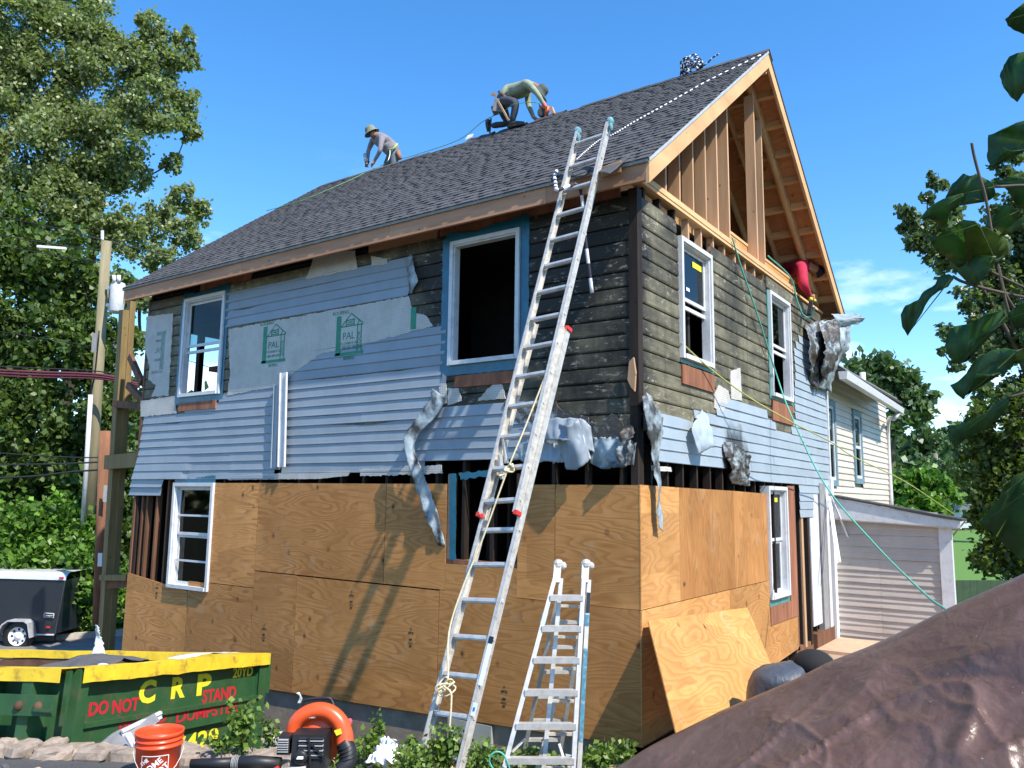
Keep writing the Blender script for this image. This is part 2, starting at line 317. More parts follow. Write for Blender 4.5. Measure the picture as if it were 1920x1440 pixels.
# ------------------------------------------------------------------ mesh helpers
def tag(o, label=None, cat=None, group=None, kind=None):
    if label: o['label'] = label
    if cat: o['category'] = cat
    if group: o['group'] = group
    if kind: o['kind'] = kind
    return o
def empty(name, loc, label=None, cat=None, group=None):
    o = bpy.data.objects.new(name, None); COL.objects.link(o); o.location = loc; o.empty_display_size = .2
    return tag(o, label, cat, group)
def setparent(o, p):      # keeps world coordinates
    o.parent = p; o.matrix_parent_inverse = p.matrix_basis.inverted(); return o
class MB:
    def __init__(s): s.v = []; s.f = []; s.mi = []; s.m = 0
    def quad(s, a, b, c, d): i = len(s.v); s.v += [tuple(a), tuple(b), tuple(c), tuple(d)]; s.f.append((i, i+1, i+2, i+3)); s.mi.append(s.m)
    def hexa(s, p):   # 8 points: bottom ring 0-3, top ring 4-7
        i = len(s.v); s.v += [tuple(q) for q in p]
        for f in ((0, 3, 2, 1), (4, 5, 6, 7), (0, 1, 5, 4), (1, 2, 6, 5), (2, 3, 7, 6), (3, 0, 4, 7)):
            s.f.append(tuple(i+k for k in f)); s.mi.append(s.m)
    def box(s, a, b):
        (x0, y0, z0), (x1, y1, z1) = a, b
        x0, x1 = sorted((x0, x1)); y0, y1 = sorted((y0, y1)); z0, z1 = sorted((z0, z1))
        s.hexa([(x0, y0, z0), (x1, y0, z0), (x1, y1, z0), (x0, y1, z0), (x0, y0, z1), (x1, y0, z1), (x1, y1, z1), (x0, y1, z1)])
    def obox(s, a, b, w, h, up=(0, 0, 1), taper=1.):   # bar from a to b, w across, h along up
        a = Vector(a); b = Vector(b); d = (b-a).normalized(); up = Vector(up)
        sd = d.cross(up)
        if sd.length < 1e-4: sd = d.cross(Vector((1, 0, 0)))
        sd.normalize(); u = sd.cross(d).normalized()
        P = []
        for c, k in ((a, 1.), (b, taper)):
            for i, j in ((-1, -1), (1, -1), (1, 1), (-1, 1)): P.append(c + sd*(i*w*.5*k) + u*(j*h*.5*k))
        s.hexa(P)
    def tube(s, pts, r, n=8, r1=None, cap=True, matfn=None):
        pts = [Vector(p) for p in pts]; L = len(pts); base = len(s.v); ref = None
        for i, p in enumerate(pts):
            d = (pts[min(i+1, L-1)] - pts[max(i-1, 0)])
            d = d.normalized() if d.length > 1e-9 else Vector((0, 0, 1))
            if ref is None:
                ref = d.orthogonal().normalized()
            ref = (ref - d*ref.dot(d)); ref = ref.normalized() if ref.length > 1e-6 else d.orthogonal().normalized()
            q = d.cross(ref)
            rr = (r if not callable(r) else r(i/(L-1))) if r1 is None else r + (r1-r)*i/(L-1)
            for k in range(n):
                a = 2*pi*k/n; s.v.append(tuple(p + ref*(cos(a)*rr) + q*(sin(a)*rr)))
        for i in range(L-1):
            for k in range(n):
                a = base+i*n+k; b = base+i*n+(k+1) % n
                s.f.append((a, b, b+n, a+n)); s.mi.append(matfn(i) if matfn else s.m)
        if cap:
            s.f.append(tuple(base+k for k in reversed(range(n)))); s.mi.append(s.m)
            s.f.append(tuple(base+(L-1)*n+k for k in range(n))); s.mi.append(s.m)
    def lathe(s, prof, c=(0, 0, 0), n=24, M=None):
        base = len(s.v); c = Vector(c)
        for r, z in prof:
            for k in range(n):
                a = 2*pi*k/n; p = Vector((r*cos(a), r*sin(a), z))
                if M is not None: p = M @ p
                s.v.append(tuple(c+p))
        for i in range(len(prof)-1):
            for k in range(n):
                a = base+i*n+k; b = base+i*n+(k+1) % n
                s.f.append((a, b, b+n, a+n)); s.mi.append(s.m)
    def grid(s, rows):   # rows of equal length
        base = len(s.v); n = len(rows[0])
        for r in rows: s.v += [tuple(p) for p in r]
        for i in range(len(rows)-1):
            for j in range(n-1):
                a = base+i*n+j; s.f.append((a, a+1, a+1+n, a+n)); s.mi.append(s.m)
    def ball(s, c, r, n=10, sq=(1, 1, 1), M=None):
        prof = [(max(1e-4, sin(pi*i/(n//2)))*r, -cos(pi*i/(n//2))*r) for i in range(n//2+1)]
        MM = Matrix.Diagonal(Vector(sq)) if M is None else M @ Matrix.Diagonal(Vector(sq))
        s.lathe(prof, c, n, MM)
    def build(s, name, mats, parent=None, smooth=False, origin=None):
        me = bpy.data.meshes.new(name)
        vv = s.v
        if origin is not None: o = Vector(origin); vv = [tuple(Vector(p)-o) for p in s.v]
        me.from_pydata(vv, [], s.f)
        for mt in (mats if isinstance(mats, (list, tuple)) else [mats]): me.materials.append(mt)
        if any(s.mi): me.polygons.foreach_set('material_index', s.mi)
        if smooth: me.polygons.foreach_set('use_smooth', [True]*len(me.polygons))
        me.validate(); me.update()
        ob = bpy.data.objects.new(name, me); COL.objects.link(ob)
        if origin is not None: ob.location = origin
        if parent is not None: setparent(ob, parent)
        return ob
def one(fn, name, mats, parent=None, smooth=False, origin=None):
    b = MB(); fn(b); return b.build(name, mats, parent, smooth, origin)
def box(name, a, b, mat, parent=None):
    m_ = MB(); m_.box(a, b); return m_.build(name, mat, parent)
def bar(name, a, b, w_, h_, mat, parent=None, up=(0, 0, 1)):
    m_ = MB(); m_.obox(a, b, w_, h_, up); return m_.build(name, mat, parent)
def tube(name, pts, r, mat, parent=None, n=7, r1=None):
    m_ = MB(); m_.tube(pts, r, n, r1); return m_.build(name, mat, parent, True)
def spline(pts, n=8):
    P = [Vector(p) for p in pts]; P = [P[0]*2-P[1]] + P + [P[-1]*2-P[-2]]; o = []
    for i in range(1, len(P)-2):
        a, b, c, d = P[i-1:i+3]
        for k in range(n):
            t = k/n; o.append(.5*((2*b) + (c-a)*t + (2*a-5*b+4*c-d)*t*t + (-a+3*b-3*c+d)*t**3))
    o.append(P[-2]); return o
# wall frames: s runs along the wall, o is metres proud of it
def WF(s, z, o=0.): return Vector((s, -o, z))       # front wall, y = 0
def WS(s, z, o=0.): return Vector((o, s, z))        # side wall, x = 0
def f2(u, v): p = YP(u, v); return (p.x, p.z)
def s2(u, v): p = XP(u, v); return (p.y, p.z)
def patch(name, poly, W, o0, th, mat, parent=None, rag=0.):
    """flat sheet with thickness cut to an outline given in wall coordinates; rag adds torn edges"""
    if rag:
        q = []
        for i in range(len(poly)):
            a = poly[i]; b = poly[(i+1) % len(poly)]; L = math.hypot(b[0]-a[0], b[1]-a[1]); k = max(1, int(L/.035))
            for j in range(k):
                t = j/k; r = rag if 0 < j else 0
                q.append((a[0]+(b[0]-a[0])*t + random.uniform(-r, r), a[1]+(b[1]-a[1])*t + random.uniform(-r, r)))
        poly = q
    bm = bmesh.new(); vs = [bm.verts.new(W(s, z, o0+th)) for s, z in poly]; f = bm.faces.new(vs)
    r = bmesh.ops.extrude_face_region(bm, geom=[f]); off = W(0, 0, o0) - W(0, 0, o0+th)
    for e in r['geom']:
        if isinstance(e, bmesh.types.BMVert): e.co += off
    bmesh.ops.triangulate(bm, faces=[g for g in bm.faces if len(g.verts) > 4])
    bmesh.ops.recalc_face_normals(bm, faces=bm.faces)
    me = bpy.data.meshes.new(name); bm.to_mesh(me); bm.free(); me.materials.append(mat)
    ob = bpy.data.objects.new(name, me); COL.objects.link(ob)
    if parent is not None: setparent(ob, parent)
    return ob
def intervals(poly, z):
    xs = []
    for i in range(len(poly)):
        (s0, z0), (s1, z1) = poly[i], poly[(i+1) % len(poly)]
        if (z0 <= z) != (z1 <= z): xs.append(s0 + (s1-s0)*(z-z0)/(z1-z0))
    xs.sort(); return list(zip(xs[::2], xs[1::2]))
def siding(poly, W, mat, parent, name='siding_strip', course=.127, o0=.012, z_off=0., wav=.004, amp=None, seam=None, minlen=.08, butt=.013):
    """lapped vinyl courses, one object per course, clipped to the outline"""
    zs = [p[1] for p in poly]; z = min(zs) + z_off; k = 0; made = []
    while z < max(zs) - .012:
        z1 = min(z+course, max(zs)); iv0 = intervals(poly, z+.006); iv1 = intervals(poly, z1-.006); ivm = intervals(poly, (z+z1)/2)
        if len(iv0) == len(iv1) == len(ivm): pairs = [(a, b, c, d) for (a, b), (c, d) in zip(iv0, iv1)]
        else: pairs = [(a, b, a, b) for a, b in ivm]
        pairs = [(a if abs(a-c) < .14 else m0, b if abs(b-d) < .14 else m1, c if abs(a-c) < .14 else m0, d if abs(b-d) < .14 else m1) for (a, b, c, d), (m0, m1) in zip(pairs, ivm)]
        for (a, b, c, d) in pairs:
            if b-a < minlen and d-c < minlen: continue
            cuts = [0., 1.]
            if seam and b-a > 3.4: cuts = [0., random.uniform(.25, .75), 1.]
            for q in range(len(cuts)-1):
                mb = MB(); n = max(2, int((b-a)*(cuts[q+1]-cuts[q])/.16)+1); rows = []
                lift = .0025*(q % 2)
                for j in range(n+1):
                    t = cuts[q] + (cuts[q+1]-cuts[q])*j/n; s0 = a+(b-a)*t; s1 = c+(d-c)*t
                    e = noise.noise(Vector((s0*1.3, z*3.1, 7.)))*wav + lift
                    if amp: e += amp(s0, z)
                    e = max(e, -o0+.003)
                    zz = noise.noise(Vector((s0*.9, z*2., 3.)))*wav*.8
                    rows.append([W(s1, z1+.004+zz, o0+.001+e*.7), W(s0*.75+s1*.25, z+.026+zz, o0+butt*.85+e), W(s0, z+.009+zz, o0+butt+.001+e),
                                 W(s0, z+.002+zz, o0+butt-.003+e), W(s0, z+.003+zz, o0-.002+e*.5)])
                mb.grid(rows); made.append(mb.build(name, mat, parent))
        z += course; k += 1
    return made
def loft(name, A, B, mat, parent=None, nu=10, nv=24, wr=.02, ws=6., thick=.0022, seed=0., smooth=True):
    """sheet stretched between two edge curves, wrinkled, with a real thickness"""
    A = spline(A, 8); B = spline(B, 8)
    def samp(P, t): x = t*(len(P)-1); i = min(int(x), len(P)-2); return P[i].lerp(P[i+1], x-i)
    rows = []; nrm = None; nu = int(nu*1.6); nv = int(nv*1.5)
    for i in range(nv+1):
        a = samp(A, i/nv); b = samp(B, i/nv); rows.append([a.lerp(b, j/nu) for j in range(nu+1)])
    R = []
    for i in range(nv+1):
        r = []
        for j in range(nu+1):
            p = rows[i][j]; du = rows[i][min(j+1, nu)]-rows[i][max(j-1, 0)]; dv = rows[min(i+1, nv)][j]-rows[max(i-1, 0)][j]
            n = du.cross(dv); n = n.normalized() if n.length > 1e-9 else Vector((0, 0, 1))
            pz = Vector((p.x, p.y, p.z*.38)); k = (.5-abs(noise.noise(pz*ws*1.1 + Vector((seed, seed, 0))))*2.2)*wr*.8 + (.35-abs(noise.noise(pz*ws*2.6 + Vector((0, seed, 5))))*2)*wr*.3
            if j in (0, nu) and i % 2: p = p + du.normalized()*(noise.noise(p*31)*wr*.9)
            r.append(p + n*k)
        R.append(r)
    mb = MB(); mb.grid(R); ob = mb.build(name, mat, parent, smooth)
    sm = ob.modifiers.new('thickness', 'SOLIDIFY'); sm.thickness = thick; sm.offset = 0
    return ob
def text(name, s, M, size, mat, parent=None, align='CENTER', ext=.0012, sx=1., bold=0., spacing=1.):
    """flat lettering as a mesh; M maps text x,y,z into the world"""
    cu = bpy.data.curves.new(name, 'FONT'); cu.body = s; cu.size = size; cu.align_x = align; cu.align_y = 'CENTER'
    cu.extrude = ext; cu.resolution_u = 3; cu.offset = bold; cu.space_character = spacing
    to = bpy.data.objects.new(name, cu); COL.objects.link(to)
    dg = bpy.context.evaluated_depsgraph_get(); dg.update()
    me = bpy.data.meshes.new_from_object(to.evaluated_get(dg)); bpy.data.objects.remove(to)
    me.transform(M @ Matrix.Diagonal((sx, 1, 1, 1))); me.materials.clear(); me.materials.append(mat); me.name = name
    ob = bpy.data.objects.new(name, me); COL.objects.link(ob)
    if parent is not None: setparent(ob, parent)
    return ob
def frame_m(o, x, y):
    x = Vector(x).normalized(); y = Vector(y); y = (y - x*y.dot(x)).normalized(); z = x.cross(y)
    M = Matrix((x, y, z)).transposed().to_4x4(); M.translation = Vector(o); return M

# ------------------------------------------------------------------ foliage
def leaves(name, P, size, mat, parent=None, up=.25, var=.4, kind=None, asp=1.0, seed=0):
    rs = np.random.RandomState(seed+11); P = np.asarray(P, dtype=float); n = len(P)
    d = rs.normal(size=(n, 3)); d[:, 2] += up*rs.rand(n)*2; d /= np.linalg.norm(d, axis=1)[:, None]          # leaf normal
    a = rs.normal(size=(n, 3)); a[:, 2] -= .5; a -= d*(a*d).sum(1)[:, None]; a /= np.linalg.norm(a, axis=1)[:, None]
    b = np.cross(d, a); s = size*(1-var/2+var*rs.rand(n))[:, None]
    V = np.stack([P-a*s*.55, P+b*s*.42*asp+d*s*.10-a*s*.08, P+a*s*.55, P-b*s*.42*asp+d*s*.10-a*s*.08], 1).reshape(-1, 3)
    me = bpy.data.meshes.new(name); me.vertices.add(4*n); me.vertices.foreach_set('co', V.ravel())
    me.loops.add(4*n); me.loops.foreach_set('vertex_index', np.arange(4*n)); me.polygons.add(n)
    me.polygons.foreach_set('loop_start', np.arange(0, 4*n, 4)); me.polygons.foreach_set('loop_total', np.full(n, 4))
    me.update(calc_edges=True)
    at = me.attributes.new('tint', 'FLOAT', 'FACE'); tv = np.clip(rs.normal(.45, .22, n), 0, 1); at.data.foreach_set('value', tv)
    me.materials.append(mat); ob = bpy.data.objects.new(name, me); COL.objects.link(ob)
    if parent is not None: setparent(ob, parent)
    if kind: ob['kind'] = kind
    return ob
def clump_pts(clumps, dens, sub=9, sig=.2, seed=0, flat=1.):
    rs = np.random.RandomState(seed+3); out_ = []
    for c, r in clumps:
        n = int(dens*r*r); c = np.array(c)
        sc_ = rs.normal(size=(sub, 3)); sc_ /= np.linalg.norm(sc_, axis=1)[:, None]; sc_ *= r*(.45+.5*rs.rand(sub))[:, None]
        k = rs.randint(0, sub, n); p = sc_[k] + rs.normal(size=(n, 3))*r*sig*(.6+.8*rs.rand(n))[:, None]; p[:, 2] *= flat
        out_.append(c+p)
    return np.concatenate(out_)
def tree(name, base, clumps, leaf, dens, mat, label, group=None, trunk_r=.2, fork=.45, seed=0, bark=None, sub=9, cat='tree', up=.25, sig=.2, twig=.02):
    base = Vector(base); t = empty(name, base, label, cat, group); rs = random.Random(seed)
    top = sum((Vector(c) for c, r in clumps), Vector())/len(clumps); mb = MB()
    fk = base.lerp(top, fork); fk.x = base.x + (top.x-base.x)*.35; fk.y = base.y + (top.y-base.y)*.35
    mb.tube(spline([base, base.lerp(fk, .5)+Vector((rs.uniform(-.2, .2), rs.uniform(-.2, .2), 0)), fk], 5), trunk_r, 9, trunk_r*.62)
    mb.tube(spline([fk, fk.lerp(top, .5)+Vector((.2, .1, 0)), top], 5), trunk_r*.62, 8, trunk_r*.2)
    mb.build('trunk', bark or BARK, t, True)
    lb = MB(); nodes = [(base.lerp(fk, q), trunk_r*.5) for q in (.7, .9)] + [(fk.lerp(top, q/6), trunk_r*.5*(1-q/8)) for q in range(7)]
    for c, r in sorted(clumps, key=lambda k: min((Vector(k[0])-n_[0]).length for n_ in nodes)):
        c = Vector(c); st, sr = min(nodes, key=lambda n_: (n_[0]-c).length + .6*max(0, n_[0].z-c.z+.2)); L_n = (c-st).length
        mid = st.lerp(c, .5) + Vector((rs.uniform(-.15, .15), rs.uniform(-.15, .15), -.10))*L_n; er = max(twig, sr*.55)
        lb.tube(spline([st, mid, c], 4), sr*.75, 6, er); nodes.append((c, er))
        for _ in range(4):
            e = c + Vector((rs.uniform(-1, 1), rs.uniform(-1, 1), rs.uniform(-.5, 1)))*r*.8; lb.tube(spline([mid.lerp(c, rs.uniform(.4, 1)), c.lerp(e, .5)+Vector((0, 0, .1*r)), e], 3), twig*1.1, 4, twig*.4)
    lb.build('limbs', bark or BARK, t, True)
    leaves('crown', clump_pts(clumps, dens, sub, sig, seed), leaf, mat, t, up, seed=seed)
    return t

# ================================================================== THE HOUSE
HL, HW = 8.96, 7.42
RS = .768; RT = math.atan(RS); RY = 3.71
def roofz(y): return 5.65 + (min(y, 2*RY-y)+.35)*RS
house = empty('house', (-HL/2, HW/2, 0), 'two storey fire damaged house stripped to scorched boards, torn blue siding and new plywood', 'house')

# --- roof shell
def slab(mb, x0, x1, y0, y1, dz0, dz1):
    P = []
    for dz in (dz0, dz1):
        for x, y in ((x0, y0), (x1, y0), (x1, y1), (x0, y1)): P.append((x, y, roofz(y)+dz))
    mb.hexa(P)
XL, XR = -9.18, .315
mb = MB()
slab(mb, XL+.01, XR-.01, -.345, RY, -.045, -.018); slab(mb, XL+.01, XR-.01, RY+.0001, 2*RY+.345, -.045, -.018)
mb.build('roof_sheathing', PLYD, house)
mb = MB(); slab(mb, XL, XR, RY+.001, 2*RY+.37, -.016, 0.004); mb.build('rear_roof_cover', SH_A, house)
mb = MB(); slab(mb, XL, XR, -.37, RY, -.016, -.006); mb.build('roof_underlay', SH_A, house)
# --- shingles: one object each
variants = []
for vi in range(9):
    rr = random.Random(vi); me_b = MB(); C_ = .143
    me_b.hexa([(0, -.004, 0), (1, -.004, 0), (1, C_+.02, -.004), (0, C_+.02, -.004), (0, -.004, .010), (1, -.004, .010), (1, C_+.02, -.001), (0, C_+.02, -.001)])
    x = rr.uniform(0, .08); me_b.m = 1
    while x < .95:
        w_ = min(rr.uniform(.12, .26), .995-x)
        me_b.hexa([(x, -.008, .006), (x+w_, -.008, .006), (x+w_-.012, C_, 0), (x+.012, C_, 0), (x, -.008, .016), (x+w_, -.008, .016), (x+w_-.012, C_, .007), (x+.012, C_, .007)])
        x += w_ + rr.uniform(.02, .11)
    ob = me_b.build('shingle_source', [SH_A, SH_B]); variants.append(ob.data); bpy.data.objects.remove(ob)
Tm = Vector((0, cos(RT), sin(RT))); Nm = Vector((0, -sin(RT), cos(RT)))
slope_len = (RY+.37)/cos(RT); courses = int(slope_len/.143)+1
allsh = []
for i in range(courses):
    t = i*.143
    if t > slope_len-.05: break
    x = XL-.01 - random.uniform(0, .9); first = True
    while x < XR+.008:
        x1 = min(x+1, XR+.01); xa = max(x, XL-.01)
        if x1-xa > .06: allsh.append((i, t, xa, x1-xa))
        x += 1.0
rest = []
dist = lambda s_: (Vector((s_[2]+.5, -.37+s_[1]*cos(RT), 5.65+s_[1]*sin(RT)))-CAMP).length
allsh.sort(key=dist)
for j, (i, t, x, wd) in enumerate(allsh):
    o = Vector((x, -.37, 5.635+.0)) + Tm*t; M = Matrix((Vector((1, 0, 0))*wd, Tm, Nm)).transposed().to_4x4(); M.translation = o + Nm*.004
    me = random.choice(variants)
    if j < 300:
        ob = bpy.data.objects.new('shingle', me); COL.objects.link(ob); ob.matrix_world = M
        ob.location = M.translation; ob.parent = house; ob.matrix_parent_inverse = house.matrix_basis.inverted()
    else: rest.append((me, M))
V = []; Fc = []; MI = []
for me, M in rest:
    b0 = len(V); V += [tuple(M @ v.co) for v in me.vertices]
    for p in me.polygons: Fc.append(tuple(b0+k for k in p.vertices)); MI.append(p.material_index)
me = bpy.data.meshes.new('far_shingles'); me.from_pydata(V, [], Fc); me.materials.append(SH_A); me.materials.append(SH_B); me.polygons.foreach_set('material_index', MI)
ob = bpy.data.objects.new('far_shingles', me); COL.objects.link(ob); setparent(ob, house); ob['kind'] = 'stuff'
# ridge caps: laid at both ends, tar felt bare in the middle where the men work
def ridgecap(mb, x, ln, lift):
    for sgn in (-1, 1):
        for k in (0,):
            y1 = RY + sgn*.15; z0 = roofz(RY)+lift; z1 = roofz(y1)+lift
            mb.hexa([(x, RY, z0-.01), (x+ln, RY, z0-.004), (x+ln, y1, z1-.004), (x, y1, z1-.01), (x, RY, z0+.004), (x+ln, RY, z0+.012), (x+ln, y1, z1+.012), (x, y1, z1+.004)])
x = XR-.28
while x > XL:
    if x > -2.9 or x < -6.4:
        mb = MB(); ridgecap(mb, x, .30, .018+random.uniform(0, .008)); mb.build('ridge_cap', random.choice([SH_A, SH_B]), house)
    x -= .135 if x > -2.9 else .135
patchy = [(-5.2, -4.6, .05), (-3.7, -3.1, .06), (-4.5, -3.9, .03)]
for a, b, h in patchy:
    mb = MB(); n = 8; rows = []
    for i in range(n+1):
        x = a+(b-a)*i/n; hh = h*(.3+.9*abs(noise.noise(Vector((x*4, 1, 2)))))
        rows.append([(x, RY-.2, roofz(RY-.2)+.012), (x, RY-.08, roofz(RY-.08)+.02+hh*.4), (x, RY, roofz(RY)+.02+hh), (x, RY+.12, roofz(RY+.12)+.03+hh*.6)])
    mb.grid(rows); ob = mb.build('loose_felt', SH_A, house)

# fascia, rake boards, drip edge
segs = [(-9.18, -6.1), (-6.095, -3.2), (-3.195, -.9), (-.895, XR-.04)]
for a, b in segs: box('fascia_board', (a, -.35, 5.425), (b, -.312, 5.622), FASCIA, house)
box('drip_edge', (XL-.012, -.375, 5.605), (XR+.012, -.353, 5.642), simple('drip_metal', (.26, .245, .22), .75), house)
def rake(name, xa, xb, ya, yb, top, dep, mat):
    mb = MB(); P = []
    for dz in (-dep/cos(RT), 0):
        for x, y in ((xa, ya), (xb, ya), (xb, yb), (xa, yb)): P.append((x, y, roofz(y)+top+dz))
    mb.hexa(P); return mb.build(name, mat, house)
rake('rake_board', XR-.038, XR, -.352, RY, -.02, .19, LUM_Y); rake('rake_board', XR-.038, XR, RY+.001, 2*RY+.35, -.02, .19, LUM_Y)
rake('rake_board', XL, XL+.038, -.352, RY, -.02, .19, LUM_Y); rake('rake_board', XL, XL+.038, RY+.001, 2*RY+.35, -.02, .19, LUM_Y)
DRIPW = simple('drip_white', (.55, .56, .56), .4, .3)
rake('rake_drip_edge', XR+.001, XR+.010, -.375, RY, .006, .035, DRIPW); rake('rake_drip_edge', XR+.001, XR+.010, RY+.001, 2*RY+.37, .006, .035, SH_A)
# rafters
nr = 23
for i in range(nr):
    x = -HL+.06 + i*(HL-.14)/(nr-1)
    for (ya, yb) in ((-.31, RY-.02), (RY+.02, 2*RY+.31)):
        if yb > RY+.1 and x < -5: continue
        mb = MB(); P = []
        for dz in (-.235, -.048):
            for xx, y in ((x-.019, ya), (x+.019, ya), (x+.019, yb), (x-.019, yb)): P.append((xx, y, roofz(y)+dz))
        mb.hexa(P); mb.build('rafter', LUM_Y if i > nr-4 else FASCIA, house)
for (ya, yb) in ((.12, RY-.02), (RY+.02, 2*RY-.15)):     # doubled gable rafter
    mb = MB(); P = []
    for dz in (-.30, -.048):
        for xx, y in ((-.055, ya), (-.005, ya), (-.005, yb), (-.055, yb)): P.append((xx, y, roofz(y)+dz))
    mb.hexa(P); mb.build('rafter', LUM_Y, house)
box('ridge_board', (-HL, RY-.019, roofz(RY)-.34), (XR-.04, RY+.019, roofz(RY)-.06), LUM_X, house)
for k in range(10):     # lookouts out to the rake, right slope then left slope
    y = RY+.45+k*.40
    mb = MB(); P = []
    for dz in (-.14, -.05):
        for xx, yy in ((-.6, y-.019), (XR-.04, y-.019), (XR-.04, y+.019), (-.6, y+.019)): P.append((xx, yy, roofz(yy)+dz))
    mb.hexa(P); mb.build('lookout', LUM_X, house)
for k in range(8):
    y = RY-.45-k*.42
    mb = MB(); P = []
    for dz in (-.14, -.05):
        for xx, yy in ((-.6, y-.019), (XR-.04, y-.019), (XR-.04, y+.019), (-.6, y+.019)): P.append((xx, yy, roofz(yy)+dz))
    mb.hexa(P); mb.build('lookout', LUM_X, house)
# gable wall framing
gz = 5.60
box('top_plate', (-.10, -.02, gz), (.028, 5.62, gz+.04), LUM_Y, house)
box('top_plate', (-.10, .22, gz+.042), (.036, 5.62, gz+.080), LUM_Y, house)
box('top_plate', (-.10, .25, gz+.082), (.024, 5.62, gz+.118), LUM_Y, house)
studs = [.38, .76, 1.15, 1.56, 1.97, 2.38, 2.80, 3.95, 4.28]
for y in studs:
    box('stud', (-.14, y-.02, gz+.12), (0., y+.02, roofz(y)-.30), LUM_Z, house)
box('stud', (-.14, 5.28, gz+.12), (0, 5.32, roofz(5.3)-.3), LUM_Z, house) if False else None
# low plywood knee wall behind the studs
box('knee_wall_panel', (-.60, .2, gz), (-.585, 3.0, gz+.42), PLYS, house); box('knee_wall_panel', (-.165, 3.02, gz), (-.15, 6.3, gz+.36), PLYS, house)
box('knee_wall_plate', (-.66, .2, gz+.421), (-.58, 3.0, gz+.46), LUM_Y, house); box('knee_wall_plate', (-.20, 3.02, gz+.361), (-.14, 6.3, gz+.40), LUM_Y, house)
for y in (1.1, 2.7, 4.1, 5.4): bar('ceiling_brace', (-.9, y, gz+.1), (-2.2, y+.5, roofz(y)-.3), .04, .14, FASCIA, house)

# --- dark inside: floors, back and party walls
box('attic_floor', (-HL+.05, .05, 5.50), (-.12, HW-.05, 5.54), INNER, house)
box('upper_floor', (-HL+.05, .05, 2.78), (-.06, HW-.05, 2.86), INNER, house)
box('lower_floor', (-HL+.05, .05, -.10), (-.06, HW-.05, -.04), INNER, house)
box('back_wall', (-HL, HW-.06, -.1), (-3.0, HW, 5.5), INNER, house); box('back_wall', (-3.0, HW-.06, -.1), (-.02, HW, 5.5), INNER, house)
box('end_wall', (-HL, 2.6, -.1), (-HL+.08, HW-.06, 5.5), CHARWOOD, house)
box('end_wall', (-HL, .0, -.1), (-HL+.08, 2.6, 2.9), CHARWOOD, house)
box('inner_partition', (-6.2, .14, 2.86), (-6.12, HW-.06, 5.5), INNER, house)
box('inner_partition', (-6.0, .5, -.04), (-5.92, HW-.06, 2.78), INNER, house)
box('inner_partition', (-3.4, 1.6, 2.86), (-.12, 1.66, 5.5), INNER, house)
box('end_wall', (-HL, 0.02, 5.05), (-HL+.08, 2.6, 5.5), CHARWOOD, house)
for y in (.05, .55, 1.45, 2.0): box('end_stud', (-HL+.01, y, 2.9), (-HL+.07, y+.05, 5.05), CHARWOOD, house)
bar('end_brace', (-HL+.04, .9, 3.0), (-HL+.04, .2, 4.2), .05, .12, REDWOOD, house)
for x in [-8.8, -8.66, -8.4, -8.1]+[-6.7+.405*k for k in range(17)]:      # ground floor studs seen in the gaps
    box('wall_stud', (x, .012, -.05), (x+.042, .10, 2.78), OLDWOOD if x < -7 else CHARWOOD, house)
for k in range(17): y = .3+.405*k; box('wall_stud', (-.10, y, -.05), (-.012, y+.042, 2.78), CHARWOOD, house)
box('corner_post', (-.08, -.012, -.05), (-.002, .12, 5.5), CHARWOOD, house)
box('corner_board', (-.083, -.022, 3.22), (.018, -.0125, 5.52), CHARWOOD, house); box('corner_board', (.004, -.0124, 3.22), (.018, .088, 5.52), CHARWOOD, house)
box('end_post', (-HL-.02, -.02, -.2), (-HL+.03, .10, 5.5), OLDWOOD, house)

# closed far gable and a few dark uprights seen through the left window
mb = MB(); gy = [(0.02, 5.44), (HW-.02, 5.44), (HW-.02, roofz(HW-.02)-.06), (RY, roofz(RY)-.06), (.02, roofz(.02)-.06)]
V0 = [(-HL+.02, y, z) for y, z in gy]; V1 = [(-HL-.02, y, z) for y, z in gy]; mb.v = V0+V1; mb.f = [(0, 1, 2, 3, 4), (9, 8, 7, 6, 5)] + [(i, i+5, (i+1) % 5+5, (i+1) % 5) for i in range(5)]; mb.mi = [0]*7; mb.build('far_gable_wall', CHARWOOD, house)
for u, y_ in ((372, .9), (414, .5)): p_ = YP(u, 650, y_); box('inner_stud', (p_.x-.05, y_, 2.9), (p_.x+.05, y_+.09, 5.45), CHARWOOD, house)
for v, y_, h_ in ((592, .8, .16), (560, .8, .12)): p_ = YP(390, v, y_); box('inner_beam', (-8.7, y_, p_.z-h_), (-6.3, y_+.08, p_.z), CHARWOOD, house)
p_ = YP(408, 690, .95); box('inner_shelf', (p_.x-.25, .95, p_.z-.04), (p_.x+.6, 1.2, p_.z+.04), REDWOOD, house)
# --- scorched boards, upper storey
def hole_cut(a, b, z0, z1, holes):
    iv = [(a, b)]
    for (h0, h1, hz0, hz1) in holes:
        if z1 <= hz0+.02 or z0 >= hz1-.02: continue
        n = []
        for p, q in iv:
            if h1 <= p or h0 >= q: n.append((p, q)); continue
            if h0 > p: n.append((p, h0))
            if h1 < q: n.append((h1, q))
        iv = n
    return [(p, q) for p, q in iv if q-p > .04]
def board(W, a, b, z0, z1, parent):
    mb = MB(); n = max(1, int((b-a)/.5)); rows = []
    for j in range(n+1):
        s = a+(b-a)*j/n; w_ = noise.noise(Vector((s*1.5, z0*5, 1)))*.003
        rows.append([W(s, z1, -.02), W(s, z1, -.004), W(s, z1-.012, .010+w_), W(s, z0+.026, .014+w_), W(s, z0+.010, .008+w_), W(s, z0+.006, -.016), W(s, z0, -.02)])
    mb.grid(rows); i = len(mb.v)
    return mb.build('wall_board', BOARD, parent)
